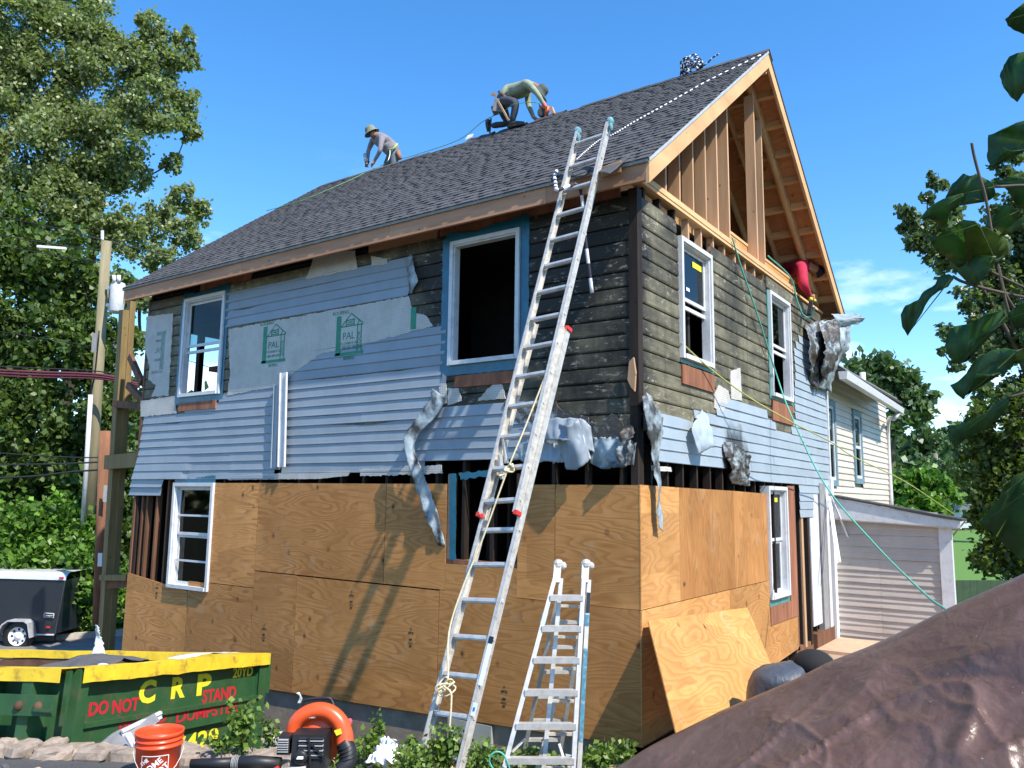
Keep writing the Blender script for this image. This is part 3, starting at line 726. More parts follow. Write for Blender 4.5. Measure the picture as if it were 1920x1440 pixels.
WIN_F = [(-7.93, -6.88, 3.78, 5.36), (-2.47, -1.45, 3.83, 5.35)]
WIN_S = [(1.04, 1.99, 3.87, 5.29), (4.28, 5.29, 3.80, 5.37)]
BH = .1655
z = 2.98; k = 0
while z < 5.43:
    zt = z+BH
    topcut = 5.43
    for a, b in hole_cut(-HL+.03, -.085, z, zt, WIN_F):
        # gaps under the eaves where boards are gone
        if z > 5.2 and b < -2.5 and a > -7: b = min(b, -2.6); segs_ = [(a, -5.9), (-5.0, -4.4)] if z > 5.38 else [(a, b)]
        else: segs_ = [(a, b)]
        for a_, b_ in segs_:
            if b_-a_ > 4: c_ = random.uniform(a_+1, b_-1); segs2 = [(a_, c_-.002), (c_+.002, b_)]
            else: segs2 = [(a_, b_)]
            for p, q in segs2: board(WF, p, q, z, zt, house)
    holes = WIN_S + ([(1.0, 2.05, 5.0, 9)] if z > 5.2 else []) + ([(4.2, 5.0, 5.2, 9)] if z > 5.25 else [])
    for a, b in hole_cut(.09, HW-.02, z, zt, holes):
        j = 3.31
        if a < j < b: pr_ = [(a, j-.002), (j+.002, b)]
        else: pr_ = [(a, b)]
        for p, q in pr_:
            if z > 5.35 and p < 1: q = min(q, .95)
            board(WS, p, q, z, zt, house)
    z = zt; k += 1
for y in [.2+.4*k_ for k_ in range(17)]: box('cripple_stud', (-.10, y, 5.36), (-.015, y+.04, 5.595), LUM_Z if y > 1 else CHARWOOD, house)
box('blocking', (-3.9, .004, 5.42), (-2.72, .04, 5.60), FASCIA, house); box('blocking', (-7.6, .004, 5.43), (-6.35, .04, 5.58), REDWOOD, house)
box('blocking', (-2.68, .004, 5.40), (-.2, .035, 5.62), REDWOOD, house)
box('lintel_board', (.001, 4.2, 5.40), (.03, 7.2, 5.56), BOARD, house)
box('barge_plate', (-.12, 5.63, 5.62), (.03, 7.4, 5.655), LUM_Y, house)

# --- foam insulation patches
def FP(pts): return [f2(u, v) for u, v in pts]
def SP(pts): return [s2(u, v) for u, v in pts]
foams = [
 FP([(431, 618), (768, 556), (776, 585), (800, 592), (814, 612), (700, 642), (600, 666), (548, 704), (530, 724), (470, 734), (428, 742), (434, 700), (432, 660)]),
 FP([(277, 594), (327, 588), (323, 660), (318, 742), (286, 744), (295, 722), (280, 712), (283, 690), (274, 655)]),
 FP([(266, 752), (330, 742), (333, 775), (266, 782)]),
 FP([(590, 484), (600, 474), (668, 470), (672, 505), (576, 524)]),
 FP([(698, 480), (728, 486), (728, 496), (699, 500)]),
 FP([(428, 892), (600, 884), (660, 882), (655, 892), (600, 898), (430, 900)]),
 FP([(676, 880), (830, 872), (832, 888), (678, 893)]),
 FP([(825, 728), (832, 700), (839, 706), (840, 756), (830, 760)]),
 FP([(842, 728), (862, 728), (868, 752), (842, 760)]),
 FP([(898, 752), (915, 730), (930, 718), (944, 722), (950, 748)]),
]
for i, p in enumerate(foams): patch('foam_board', p, WF, .014, .010, FOAM, house, rag=.010 if i != 5 else .003)
sfoams = [SP([(1366, 697), (1385, 690), (1388, 752), (1368, 748)]), SP([(1337, 740), (1345, 722), (1362, 732), (1366, 748), (1352, 772), (1336, 765)]),
          SP([(1218, 873), (1254, 876), (1256, 884), (1219, 882)])]
for p in sfoams: patch('foam_board', p, WS, .014, .010, FOAM, house, rag=.006)
# green printing on the foam
def logo(W, s0, z0, h, ink, parent, mir=1, part=1.):
    """little house drawing with lettering, h = overall height in metres; (s0,z0) lower left"""
    o = .0255; w_ = h*.92
    def B(x0, y0, x1, y1, tk):
        a = W(s0+mir*x0*w_, z0+y0*h, o); b = W(s0+mir*x1*w_, z0+y1*h, o); n = (W(0, 0, 1)-W(0, 0, 0))
        mb.obox(a, b, .0015, tk, up=(b-a).cross(n))
    mb = MB(); t_ = h*.03
    B(.115, -.0, .115, .93, h*.15)
    B(.0, .02, 1.0, .02, h*.075)
    for a in ((.2, .66, .55, .95), (.55, .95, .98, .68), (.2, .66, .98, .66), (.38, .66, .38, .8), (.66, .66, .66, .84), (.38, .70, .66, .70), (.38, .80, .66, .80), (.78, .06, .78, .66), (.92, .06, .92, .68), (.78, .66, .84, .78)): B(*a, t_)
    ob = mb.build('printed_logo', ink, parent)
    X = W(1, 0, 0)-W(0, 0, 0); X = X*mir
    def T(s, x, y, sz, up=0):
        p = W(s0+mir*x*w_, z0+y*h, o); Y = Vector((0, 0, 1))
        M = frame_m(p, X if not up else Y, Y if not up else -X)
        if mir < 0: M = M @ Matrix.Diagonal((1, 1, 1, 1))
        text('printed_lettering', s, M, sz, ink, parent, bold=.0006)
    T('PAL', .48, .43, h*.24); T('WE COVER IT ALL', .48, .26, h*.082); T('1-800-499-4765', .48, .15, h*.085)
    T('ROOFING', .17, 1.0, h*.12); T('SIDING', .5, -.08, h*.11); T('DOOR', .85, .32, h*.13, 1); T('LUMBER', .52, .75, h*.05)
a, b = f2(492, 682), f2(492, 606)
logo(WF, a[0], a[1], (b[1]-a[1])*.95, GREENINK, house)
a, b = f2(630, 660), f2(630, 590); logo(WF, a[0], a[1]-.06, (b[1]-a[1])*1.12, GREENINK, house)
a = f2(772, 619); b = f2(772, 578); box('printed_bar', (a[0], -.026, a[1]), (a[0]+.09, -.0245, b[1]), GREENINK, house)
a, b = f2(308, 690), f2(308, 627); 
box('printed_bar', (a[0]-.10, -.0258, a[1]-.02), (a[0], -.0245, b[1]), FADEDINK, house); box('printed_bar', (a[0]-.24, -.0262, b[1]-.01), (a[0]+.02, -.0248, b[1]+.05), FADEDINK, house)
for s_, dz, sz in (('PAL', -.26, .13), ('SIDING', -.42, .06), ('ROOFING', -.62, .07), ('LUMBER', -.1, .05)):
    M = Matrix.Translation((a[0]-.17, -.0262, b[1]+dz)) @ Matrix.Rotation(pi, 4, 'Z') @ Matrix.Rotation(pi/2, 4, 'X')
    text('printed_lettering', s_, M, sz, FADEDINK, house)

# --- vinyl siding that still hangs
A_ = FP([(425, 552), (620, 511), (776, 487), (774, 520), (767, 555), (600, 584), (425, 613)])
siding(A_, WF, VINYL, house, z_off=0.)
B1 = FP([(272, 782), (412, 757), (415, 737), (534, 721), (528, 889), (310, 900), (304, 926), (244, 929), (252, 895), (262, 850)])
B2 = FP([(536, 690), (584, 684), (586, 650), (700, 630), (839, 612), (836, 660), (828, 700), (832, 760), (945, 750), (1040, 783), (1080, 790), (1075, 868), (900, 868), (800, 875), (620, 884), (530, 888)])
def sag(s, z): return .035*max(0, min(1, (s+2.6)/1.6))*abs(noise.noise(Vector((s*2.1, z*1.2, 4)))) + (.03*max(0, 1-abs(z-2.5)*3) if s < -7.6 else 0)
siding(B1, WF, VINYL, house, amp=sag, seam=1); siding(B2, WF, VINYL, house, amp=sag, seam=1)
S1 = SP([(1218, 776), (1280, 796), (1292, 785), (1312, 768), (1338, 775), (1348, 742), (1396, 760), (1434, 775), (1451, 798), (1469, 810), (1481, 808), (1489, 784), (1487, 740), (1489, 697),
         (1486, 655), (1500, 625), (1520, 640), (1549, 620), (1551, 700), (1553, 930), (1523, 928), (1522, 970), (1498, 969), (1496, 905), (1453, 903), (1430, 899), (1404, 895), (1350, 884), (1292, 871), (1222, 866)])
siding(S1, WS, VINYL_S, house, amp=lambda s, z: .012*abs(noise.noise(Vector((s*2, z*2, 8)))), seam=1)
box('corner_trim', (.002, HW-.03, 1.0), (.045, HW+.045, 4.9), WHITE, house)
# J-channels between the two panels
def fl(u, v, o): p = f2(u, v); return WF(p[0], p[1], o)
def sl(u, v, o): p = s2(u, v); return WS(p[0], p[1], o)
for (u0, v0, u1, v1, wd, o) in ((526, 722, 520, 878, .10, .05), (541, 700, 537, 876, .13, .075)):
    mb = MB(); a = fl(u0, v0, o); b = fl(u1, v1, o); mb.obox(a, b, wd, .012, up=(0, -1, .05)); mb.obox(a+Vector((wd/2, -.012, 0)), b+Vector((wd/2, -.012, 0)), .015, .03, up=(0, -1, .05)); mb.obox(a-Vector((wd/2, .012, 0)), b-Vector((wd/2, .012, 0)), .012, .03, up=(0, -1, .05))
    mb.build('j_channel', WHITE if wd > .11 else VINYL_S, house)
# dangling and melted pieces
def L_(pts): return [fl(*p) for p in pts]
def S_(pts): return [sl(*p) for p in pts]
loft('hanging_siding', L_([(817, 730, .05), (806, 765, .09), (775, 822, .16), (785, 880, .16), (802, 950, .10), (826, 1022, .05)]),
     L_([(838, 745, .05), (832, 775, .09), (790, 830, .12), (805, 890, .10), (822, 950, .04), (838, 1024, .02)]), SOOTV, house, 6, 40, .03, 7)
loft('hanging_siding', S_([(1192, 745, .05), (1192, 800, .12), (1205, 850, .10), (1212, 900, .10), (1216, 960, .10), (1219, 988, .08)]),
     S_([(1205, 735, .05), (1220, 790, .14), (1222, 840, .10), (1224, 900, .08), (1226, 960, .08), (1228, 995, .08)]), SOOTV, house, 8, 40, .035, 7, seed=3)
loft('melted_siding', L_([(1040, 790, .06), (1060, 795, .12), (1085, 800, .20), (1100, 790, .16)]), L_([(1070, 868, .10), (1075, 880, .12), (1098, 880, .16), (1118, 862, .10)]), VINYL, house, 12, 16, .05, 5, seed=1)
loft('melted_siding', L_([(985, 792, .03), (1040, 786, .12), (1095, 786, .10), (1112, 800, .05)]), L_([(985, 815, .05), (1040, 826, .16), (1085, 830, .18), (1120, 850, .06)]), VINYL, house, 8, 24, .04, 6, seed=9)
loft('melted_siding', L_([(1112, 822, .03), (1140, 820, .04), (1175, 822, .04), (1196, 830, .03)]), L_([(1108, 868, .03), (1135, 880, .06), (1165, 878, .08), (1192, 872, .05)]), SOOTV, house, 10, 20, .05, 9, seed=5)
loft('melted_siding', L_([(985, 830, .04), (1030, 830, .05), (1060, 835, .06), (1068, 840, .06)]), L_([(960, 862, .05), (1010, 866, .08), (1045, 866, .08), (1070, 868, .05)]), VINYL_S, house, 8, 18, .05, 7, seed=15)
loft('burnt_siding', L_([(1175, 805, .05), (1168, 830, .09), (1165, 855, .10), (1170, 878, .06)]), L_([(1192, 800, .03), (1190, 830, .10), (1184, 855, .12), (1180, 876, .08)]), BURNT, house, 6, 16, .05, 9, seed=6)
for i, pts in enumerate(([(1105, 800), (1112, 790), (1128, 798), (1142, 786), (1150, 776), (1162, 786), (1172, 800), (1188, 798), (1190, 818), (1112, 824)],
                         [(950, 752), (980, 765), (1035, 775), (1045, 752), (1056, 770), (1075, 775), (1100, 780), (1112, 800), (1105, 812), (1040, 795), (950, 790)])):
    patch('charred_foam', FP(pts), WF, .016, .02, BURNT, house, rag=.02)
loft('hanging_siding', S_([(1312, 768, .03), (1284, 797, .10), (1283, 815, .10)]), S_([(1316, 772, .05), (1305, 830, .22), (1290, 852, .10)]), VINYL_S, house, 10, 16, .04, 6, seed=8)
loft('burnt_siding', S_([(1504, 608, .05), (1500, 650, .15), (1505, 690, .12), (1512, 712, .05)]), S_([(1540, 600, .10), (1535, 650, .22), (1530, 690, .14), (1522, 735, .06)]), BURNT, house, 10, 26, .07, 7, seed=2)
loft('burnt_siding', S_([(1514, 612, .20), (1512, 650, .3), (1510, 680, .28), (1516, 700, .2)]), S_([(1530, 604, .3), (1530, 650, .42), (1526, 690, .34), (1524, 715, .2)]), BURNT, house, 8, 20, .06, 9, seed=31)
loft('hanging_siding', S_([(1522, 606, .10), (1523, 640, .25), (1520, 690, .25), (1524, 728, .10)]), S_([(1560, 598, .30), (1553, 640, .38), (1548, 690, .22), (1545, 735, .10)]), SOOTV, house, 12, 26, .06, 6, seed=4)
loft('hanging_siding', S_([(1530, 592, .25), (1534, 606, .30), (1540, 616, .25)]), S_([(1560, 594, .45), (1568, 603, .50), (1566, 612, .42)]), VINYL_S, house, 8, 10, .04, 6, seed=12)
loft('burnt_siding', S_([(1352, 828, .03), (1350, 850, .05), (1358, 880, .07), (1362, 906, .03)]), S_([(1388, 836, .03), (1396, 858, .06), (1398, 885, .05), (1404, 912, .02)]), BURNT, house, 8, 20, .06, 9, seed=7)
loft('melted_siding', L_([(762, 492, .03), (768, 505, .06), (770, 530, .05), (770, 552, .03)]), L_([(776, 478, .06), (786, 510, .08), (788, 530, .06), (778, 552, .05)]), SOOTV, house, 6, 16, .03, 7, seed=21)
patch('splintered_wood', FP([(1186, 680), (1194, 672), (1198, 700), (1196, 735), (1190, 728), (1183, 714)]), WF, .05, .03, LUM_Z, house)

# --- windows
def window(W, q, parent, tape=None, tapemat=TAPE, lower_open=True, depth=.05, label=None, tw=.09, meeting=.5, fixed_open=False, upper_glass=True, fw_=.052):
    s0, s1, z0, z1 = q; mb = MB()
    def bx(a, b, c, d, o0, o1):
        p = [W(a, c, o0), W(b, c, o0), W(b, c, o1), W(a, c, o1), W(a, d, o0), W(b, d, o0), W(b, d, o1), W(a, d, o1)]; mb.hexa(p)
    o0, o1 = -.07, depth
    bx(s0, s0+fw_, z0, z1, o0, o1); bx(s1-fw_, s1, z0, z1, o0, o1); bx(s0+fw_, s1-fw_, z1-fw_, z1, o0, o1); bx(s0+fw_, s1-fw_, z0, z0+fw_, o0, o1+.015)
    bx(s0+fw_, s0+fw_+.018, z0+fw_, z1-fw_, o0, o1-.025); bx(s1-fw_-.018, s1-fw_, z0+fw_, z1-fw_, o0, o1-.025); bx(s0+fw_+.018, s1-fw_-.018, z1-fw_-.018, z1-fw_, o0, o1-.025)
    wnd = mb.build('window', WHITE, parent)
    if label: wnd['label'] = label
    if not fixed_open:
        zm = z0+(z1-z0)*meeting; i0, i1 = s0+fw_+.02, s1-fw_-.02
        for (a, b, o, gl) in ((zm, z1-fw_-.02, -.02, upper_glass), (z0+fw_, zm, -.045, not lower_open)):
            mb = MB(); k = .038
            if gl or b > zm:
                bx(i0, i0+k, a, b, o-.025, o); bx(i1-k, i1, a, b, o-.025, o)
                bx(i0+k, i1-k, b-k, b, o-.025, o); bx(i0+k, i1-k, a, a+k*1.1, o-.025, o)
                sh = mb.build('sash', WHITE, wnd)
                g = MB(); p = [W(i0+k, a+k, o-.014), W(i1-k, a+k, o-.014), W(i1-k, b-k, o-.014), W(i0+k, b-k, o-.014)]; g.quad(*p); g.build('pane', GLASS, wnd)
        if lower_open:
            mb = MB(); a = z0+fw_+.0; bx(i0, i1, zm-.10, zm-.055, -.05, -.025); mb.build('sash', WHITE, wnd)
    if tape:
        t0, t1, t2, t3 = tape      # left, right, bottom, top widths
        def ring(a, b, c, d, nm='flashing_tape'):
            pts = [(a, c), (b, c), (b, d), (a, d)]; patch(nm, pts, W, .015, .006, tapemat, wnd, rag=.008)
        if t0: ring(s0-t0, s0+.005, z0-t2, z1+t3*.5)
        if t1: ring(s1-.005, s1+t1, z0-t2, z1+t3)
        if t2: patch('flashing_tape', [(s0, z0-t2), (s1, z0-t2), (s1, z0+.005), (s0, z0+.005)], W, .018, .006, tapemat, wnd, rag=.006)
        if t3: patch('flashing_tape', [(s0-t0, z1-.005), (s1+t1*.5, z1-.005), (s1+t1*.6, z1+t3*1.1), (s0+.4, z1+t3*.6), (s0-t0*.4, z1+t3)], W, .020, .006, tapemat, wnd, rag=.012)
    return wnd
window(WF, WIN_F[0], house, (.09, .07, .10, .11))
window(WF, WIN_F[1], house, (.13, .12, .12, .13), fixed_open=True, fw_=.05)
window(WF, (-7.86, -6.85, .89, 2.455), house, (0, .0, 0, .10), lower_open=False, depth=.06)
zq = f2(900, 1052)[1]
patch('flashing_tape', FP([(846, 888), (858, 888), (857, 1050), (846, 1050)]), WF, .026, .006, TAPE, house, rag=.008); patch('flashing_tape', FP([(862, 888), (935, 880), (935, 890), (866, 900)]), WF, .02, .006, TAPE, house, rag=.012)
box('rough_jamb', (-2.44, -.01, zq), (-2.39, .10, 2.55), LUM_Z, house); box('rough_jamb', (-1.47, -.01, zq), (-1.43, .10, 2.55), OLDWOOD, house); box('rough_sill', (-2.44, -.015, zq-.045), (-1.43, .10, zq), REDWOOD, house)
for x_ in (-2.25, -1.95, -1.65): box('inner_stud', (x_, .5, -.04), (x_+.04, .6, 2.75), CHARWOOD, house)
window(WS, WIN_S[0], house, (0, .06, .05, 0), TAPEG, depth=.06)
window(WS, WIN_S[1], house, (.05, .09, .04, 0), TAPEG, depth=.06)
window(WS, (3.93, 4.80, .96, 2.50), house, (0, .06, .10, 0), TAPEG, lower_open=False, depth=.06)
for W, (a, b, c, d), o in ((WF, (-7.90, -6.95, 3.56, 3.69), .016), (WF, (-2.36, -1.5, 3.56, 3.70), .016), (WS, (1.06, 2.02, 3.58, 3.80), .016), (WS, (4.30, 5.3, 3.45, 3.74), .016),
                           (WS, (4.86, 5.19, .62, 2.52), .018), (WS, (3.93, 5.19, .62, .86), .016)):
    p = W(a, c, o); q = W(b, d, o+.02); box('sheathing_board', p, q, REDWOOD, house)
# dust-cut window stickers
def sticker(W, s, z, w_, h_, o, mat): a = W(s, z, o); b = W(s+w_, z+h_, o+.001); box('sticker', a, b, mat, house)
sticker(WS, 4.35, 2.28, .22, .06, -.028, SPRAYY); sticker(WS, 1.55, 5.05, .28, .07, -.028, SPRAYY); sticker(WS, 1.35, 4.72, .10, .04, -.028, WHITE2)
for z_ in (1.28, 1.95): box('muntin', (-7.80, .012, z_), (-6.91, .02, z_+.03), WHITE, house)

# --- plywood skirt: one object per sheet
def sheet(W, pts, o, mat, th=.012, name='plywood_sheet', parent=house):
    c = [(p[0], p[1]) for p in pts]; return patch(name, c, W, o, th, mat, parent)
def fq(*px): return [f2(*p) for p in px]
G = .004
Wx = {0: .010, 1: -.965, 2: -3.405, 3: -5.84, 4: -6.84}
top = lambda x: 2.43 + .0*x
def seamz(x): return 1.215 - .012*x*.5 if x > -5.84 else 1.245
F_BOT = lambda x: -.045 + x*.040
sheet(WF, [(-.965+G, seamz(-.96)+G), (.026, seamz(0)+G), (.026, 2.425), (-.965+G, 2.43)], .012, PLY)
sheet(WF, [(-1.44, seamz(-1.44)+G), (-.965-G, seamz(-.96)+G), (-.965-G, 2.43), (-1.44, 2.43)], .012, PLY)
sheet(WF, [(-2.40, seamz(-2.4)+G), (-1.45, seamz(-1.45)+G), (-1.45, 1.035), (-2.40, 1.035)][::-1], .0125, PLY) if False else None
sheet(WF, [(-3.405+G, seamz(-3.4)+G), (-2.442, seamz(-2.5)+G), (-2.442, 2.44), (-3.405+G, 2.44)], .012, PLY)
sheet(WF, [(-5.84+G, seamz(-5.8)+G), (-3.405-G, seamz(-3.4)+G), (-3.405-G, 2.44), (-5.84+G, 2.45)], .012, PLY)
sheet(WF, [(-6.84, 1.02), (-5.84-G, 1.02), (-5.84-G, 2.45), (-6.84, 2.45)], .012, PLY)
def bot(a, b, top_a, top_b): sheet(WF, [(a+G, F_BOT(a)), (b-G, F_BOT(b)), (b-G, top_b-G), (a+G, top_a-G)], .0125, PLY)
sheet(WF, [(-2.52+G, F_BOT(-2.5)), (.027, F_BOT(0)), (.027, 1.215), (-1.44, 1.222), (-1.44, zq-.05), (-2.44, zq-.05), (-2.44, 1.228), (-2.52+G, 1.228)], .0125, PLY)
bot(-4.96, -2.52, 1.235, 1.222); bot(-7.35, -4.96, 1.015, 1.235) if False else bot(-5.84, -4.96, 1.245, 1.238)
bot(-7.35, -5.84, 1.012, 1.015)
sheet(WF, [(-HL-.02, F_BOT(-HL)), (-7.35-G, F_BOT(-7.35)), (-7.35-G, .86), (-HL-.02, 1.03)], .0125, PLY)
sheet(WF, [(-HL-.02, 1.03), (-7.86, .985), (-7.86, .90), (-HL-.02, .90)], .026, PLY) if False else None
# side wall
yt = lambda y: 2.43 - .01*y
def sz_(y): return 1.218 + .0*y
sheet(WS, [(-.026, sz_(0)+G), (.93, sz_(1)+G), (.93, 2.42), (-.026, 2.43)], .012, PLYS)
sheet(WS, [(.934, sz_(1)+G), (2.6, sz_(2)+G), (2.6, 2.41), (.934, 2.42)], .012, PLYV)
sheet(WS, [(2.604, sz_(2)+G), (3.92, sz_(3)+G), (3.92, 2.39), (2.604, 2.41)], .012, PLYV)
sheet(WS, [(-.026, -.045), (2.4, .0), (2.4, sz_(1)-G), (-.026, sz_(1)-G)], .0125, PLYS)
sheet(WS, [(2.404, 0.0), (5.2, .15), (5.2, .66), (3.92, .66), (3.92, sz_(1)-G), (2.404, sz_(1)-G)], .0125, PLYS)
# stamps on the plywood
def stamp(u, v, sc=1., W=WF, fn=f2):
    s, z = fn(u, v); X = W(1, 0, 0)-W(0, 0, 0)
    for i, (tt, dz, sz) in enumerate((('▲', .09, .04), ('APA', .03, .052), ('|||||||', -.06, .03), ('=====', -.11, .03), ('|||||', -.15, .03))):
        if tt == '▲': tt = 'A'
        text('grade_stamp', tt, frame_m(W(s, z+dz*sc, .027), X, (0, 0, 1)), sz*sc, BLACKINK, house, sx=1.1)
for u, v in ((773, 1190), (297, 1105), (498, 1182), (662, 1120), (948, 1300)): stamp(u, v, .8)
# door opening at the far end of the side wall
box('door_stud', (-.06, 5.25, .1), (.0, 5.36, 2.6), OLDWOOD, house); box('door_stud', (-.06, 5.62, .1), (.01, 5.72, 2.45), LUM_Z, house); box('door_stud', (-.06, 5.95, .1), (.012, 6.05, 2.5), CHARWOOD, house)
box('door', (-.03, 6.1, .35), (.015, 6.62, 2.45), WHITE, house); box('door_jamb', (-.05, 6.66, .2), (.04, 6.95, 2.6), GREYP, house); box('door_jamb', (-.02, 7.0, .2), (.05, 7.16, 2.6), WHITE, house)
box('corner_trim', (.0, 7.32, -.1), (.07, 7.48, 2.7), WHITE2, house); box('door_wood', (-.06, 6.1, .0), (.06, 7.2, .24), OLDWOOD, house)
box('sill_beam', (-.1, 5.2, -.3), (.0, 7.4, .15), OLDWOOD, house)
for (u0, v0, u1, v1) in ((1558, 930, 1606, 1046), (1556, 934, 1575, 1054), (1554, 930, 1570, 1056)):
    a = XP(u0, v0, .10); b = XP(u1, v1, .35); bar('trim_strip', a, b, .03, .012, WHITE2, house)
# foundation
box('foundation_wall', (-HL+.02, .02, -1.4), (-.02, .2, -.03), CONC, house); box('foundation_wall', (-.2, .02, -1.4), (-.02, HW, -.03), CONC, house)
box('foundation_wall', (-HL+.02, .2, -1.4), (-HL+.2, HW, -.03), CONC, house)
box('metal_flashing', (-2.35, -.03, -.62), (-1.75, .015, -.14), STEELW, house)
# debris on the roof edge
b1 = YP(1133, 322, -.40); patch('scrap_plywood', [(b1.x-.05, 5.55), (b1.x+.18, 5.56), (b1.x+.18, 5.68), (b1.x-.04, 5.66)], WF, .37, .012, LUM_X, house)

# leaning plywood sheet beside the side wall
def SPX(u, v, x): return XP(u, v, x)
lp = [SPX(1272, 1400, .75), SPX(1462, 1290, .75), SPX(1400, 1140, .08), SPX(1214, 1165, .08)]
mb = MB(); nn = (lp[1]-lp[0]).cross(lp[3]-lp[0]).normalized()*.012; mb.hexa([p for p in lp]+[p+nn for p in lp])
ob = mb.build('leaning_plywood', ply_mat('plywood_leaning', (.60, .325, .11), (.36, .16, .045), 'X')); ob.location = (0, 0, 0)
tag(ob, 'loose plywood sheet leaning against the plywood at the foot of the side wall', 'plywood sheet')

# ================================================================== GROUND
CURB = [ZP(-700, 1400, .36), ZP(0, 1412, .36), ZP(160, 1418, .36), ZP(330, 1428, .36), ZP(520, 1436, .34)]
cA, cB = Vector(CURB[0][:2]), Vector(CURB[-1][:2]); cd_ = (cB-cA).normalized(); cn_ = Vector((-cd_.y, cd_.x))
if cn_.y < 0: cn_ = -cn_
def sm(t): t = max(0., min(1., t)); return t*t*(3-2*t)
def ground(x, y):
    p = Vector((x, y)); d = (p-cA).dot(cn_); a = (p-cA).dot(cd_)          # d > 0 is the house side of the curb line
    L = (cB-cA).length
    fz = -.19 + .125*min(0, x) if x > -7 else -1.06            # level along the foundation
    if x > 0: fz = -.19 + .04*min(x, 4)
    near = .34 + .07*max(0, min(5, -d))
    right = sm((a-L+.2)/1.2)
    near = near*(1-right*sm((d+2.6)/1.8)) - .02*right*sm((d+2.6)/1.8)
    drop = .18 + (2.2-.18)*right
    low = (-.45 - .12*max(0, -2.5-x))*(1-right) + fz*right
    low = max(low, -1.12)
    t = sm(d/drop)
    z = near*(1-t) + low*t
    # on to the house line
    hz = sm((y+1.6)/1.6); z = z*(1-hz) + (fz if x > -9 else -1.12)*hz if d > 0 and y > -1.6 else z
    # street level to the far left
    if x < -8.2: k = sm((-8.2-x)/1.4); z = z*(1-k) + (-1.12)*k
    if y > 4 and x > -.5: z = z*(1-sm((y-4)/3)) + (.02)*sm((y-4)/3)
    if x > 2.6 and d > 0 and y < 6: k = sm((x-2.6)/1.5)*sm((2-y)/3+.3); z = z*(1-k) + .45*k
    return z
def gridmesh(name, xs, ys, fn, mat, dz=0., kind='structure', clip=None):
    V = []; F = []; idx = {}
    for i, x in enumerate(xs):
        for j, y in enumerate(ys): idx[i, j] = len(V); V.append((x, y, fn(x, y)+dz))
    for i in range(len(xs)-1):
        for j in range(len(ys)-1):
            if clip and not clip((xs[i]+xs[i+1])/2, (ys[j]+ys[j+1])/2): continue
            F.append((idx[i, j], idx[i+1, j], idx[i+1, j+1], idx[i, j+1]))
    me = bpy.data.meshes.new(name); me.from_pydata(V, [], F); me.materials.append(mat); me.polygons.foreach_set('use_smooth', [True]*len(F))
    ob = bpy.data.objects.new(name, me); COL.objects.link(ob); ob['kind'] = kind; return ob
xs = list(np.concatenate([np.linspace(-400, -30, 12), np.arange(-28, -9, 1.), np.arange(-9, 6, .12), np.arange(6, 20, 1.), np.linspace(22, 400, 12)]))
ys = list(np.concatenate([np.linspace(-120, -14, 6), np.arange(-12, -8, .5), np.arange(-8, 1, .12), np.arange(1, 12, .8), np.linspace(14, 500, 16)]))
gridmesh('ground', xs, ys, lambda x, y: ground(x, y) + (.02*noise.noise(Vector((x*2, y*2, 0))) if -9 < x < 6 else 0), SOIL)
def near_side(x, y): p = Vector((x, y)); return (p-cA).dot(cn_) < -.06 and ((p-cA).dot(cd_) < (cB-cA).length+.1 or (p-cA).dot(cn_) < -2.4) and -9 < x < 9 and y < 0 and y > -14
gridmesh('driveway', [x for x in xs if -9 < x < 9], [y for y in ys if -14 < y < 0], lambda x, y: ground(x, y)+.02, ASPH, 0, 'structure', near_side)
# street to the left and its far curb
def flatquad(name, pts, z, mat, kind='structure'):
    me = bpy.data.meshes.new(name); me.from_pydata([(p[0], p[1], z) for p in pts], [], [tuple(range(len(pts)))]); me.materials.append(mat)
    ob = bpy.data.objects.new(name, me); COL.objects.link(ob); ob['kind'] = kind; return ob
k0 = ZP(-400, 1196, -1.0); k1 = ZP(105, 1193, -1.0); k2 = ZP(215, 1186, -1.0); k3 = ZP(330, 1178, -1.0)
flatquad('street', [(-9.4, -9), (-9.4, 12), (k3.x, k3.y), (k2.x, k2.y), (k1.x, k1.y), (k0.x, k0.y), (-60, -9)], -1.085, ROAD)
mb = MB()
for a, b in ((k0, k1), (k1, k2), (k2, k3)): mb.obox((a.x, a.y, -1.05), (b.x, b.y, -1.05), .16, .20)
mb.build('street_curb', simple('street_curb_concrete', (.42, .38, .33), .9, var=.2))['kind'] = 'structure'
flatquad('verge', [(k0.x, k0.y+.1), (k1.x, k1.y+.1), (k2.x, k2.y+.1), (k3.x, k3.y+.1), (-6, 30), (-60, 30)], -1.02, LAWN)
# lawn behind on the right
me_l = flatquad('lawn', [(-40, 14.5), (60, 14.5), (90, 75), (-60, 75)], .08, LAWN)
yardpad = box('yard_slab', (.1, -.0, -.30), (2.1, 7.4, -.02), simple('yard_dirt', (.34, .24, .16), .9, var=.3, scale=4)); yardpad['kind'] = 'structure'
box('yard_concrete', (.06, 6.0, -.25), (3.4, 7.45, .03), simple('yard_concrete_mat', (.50, .33, .22), .9, var=.15))['kind'] = 'structure'

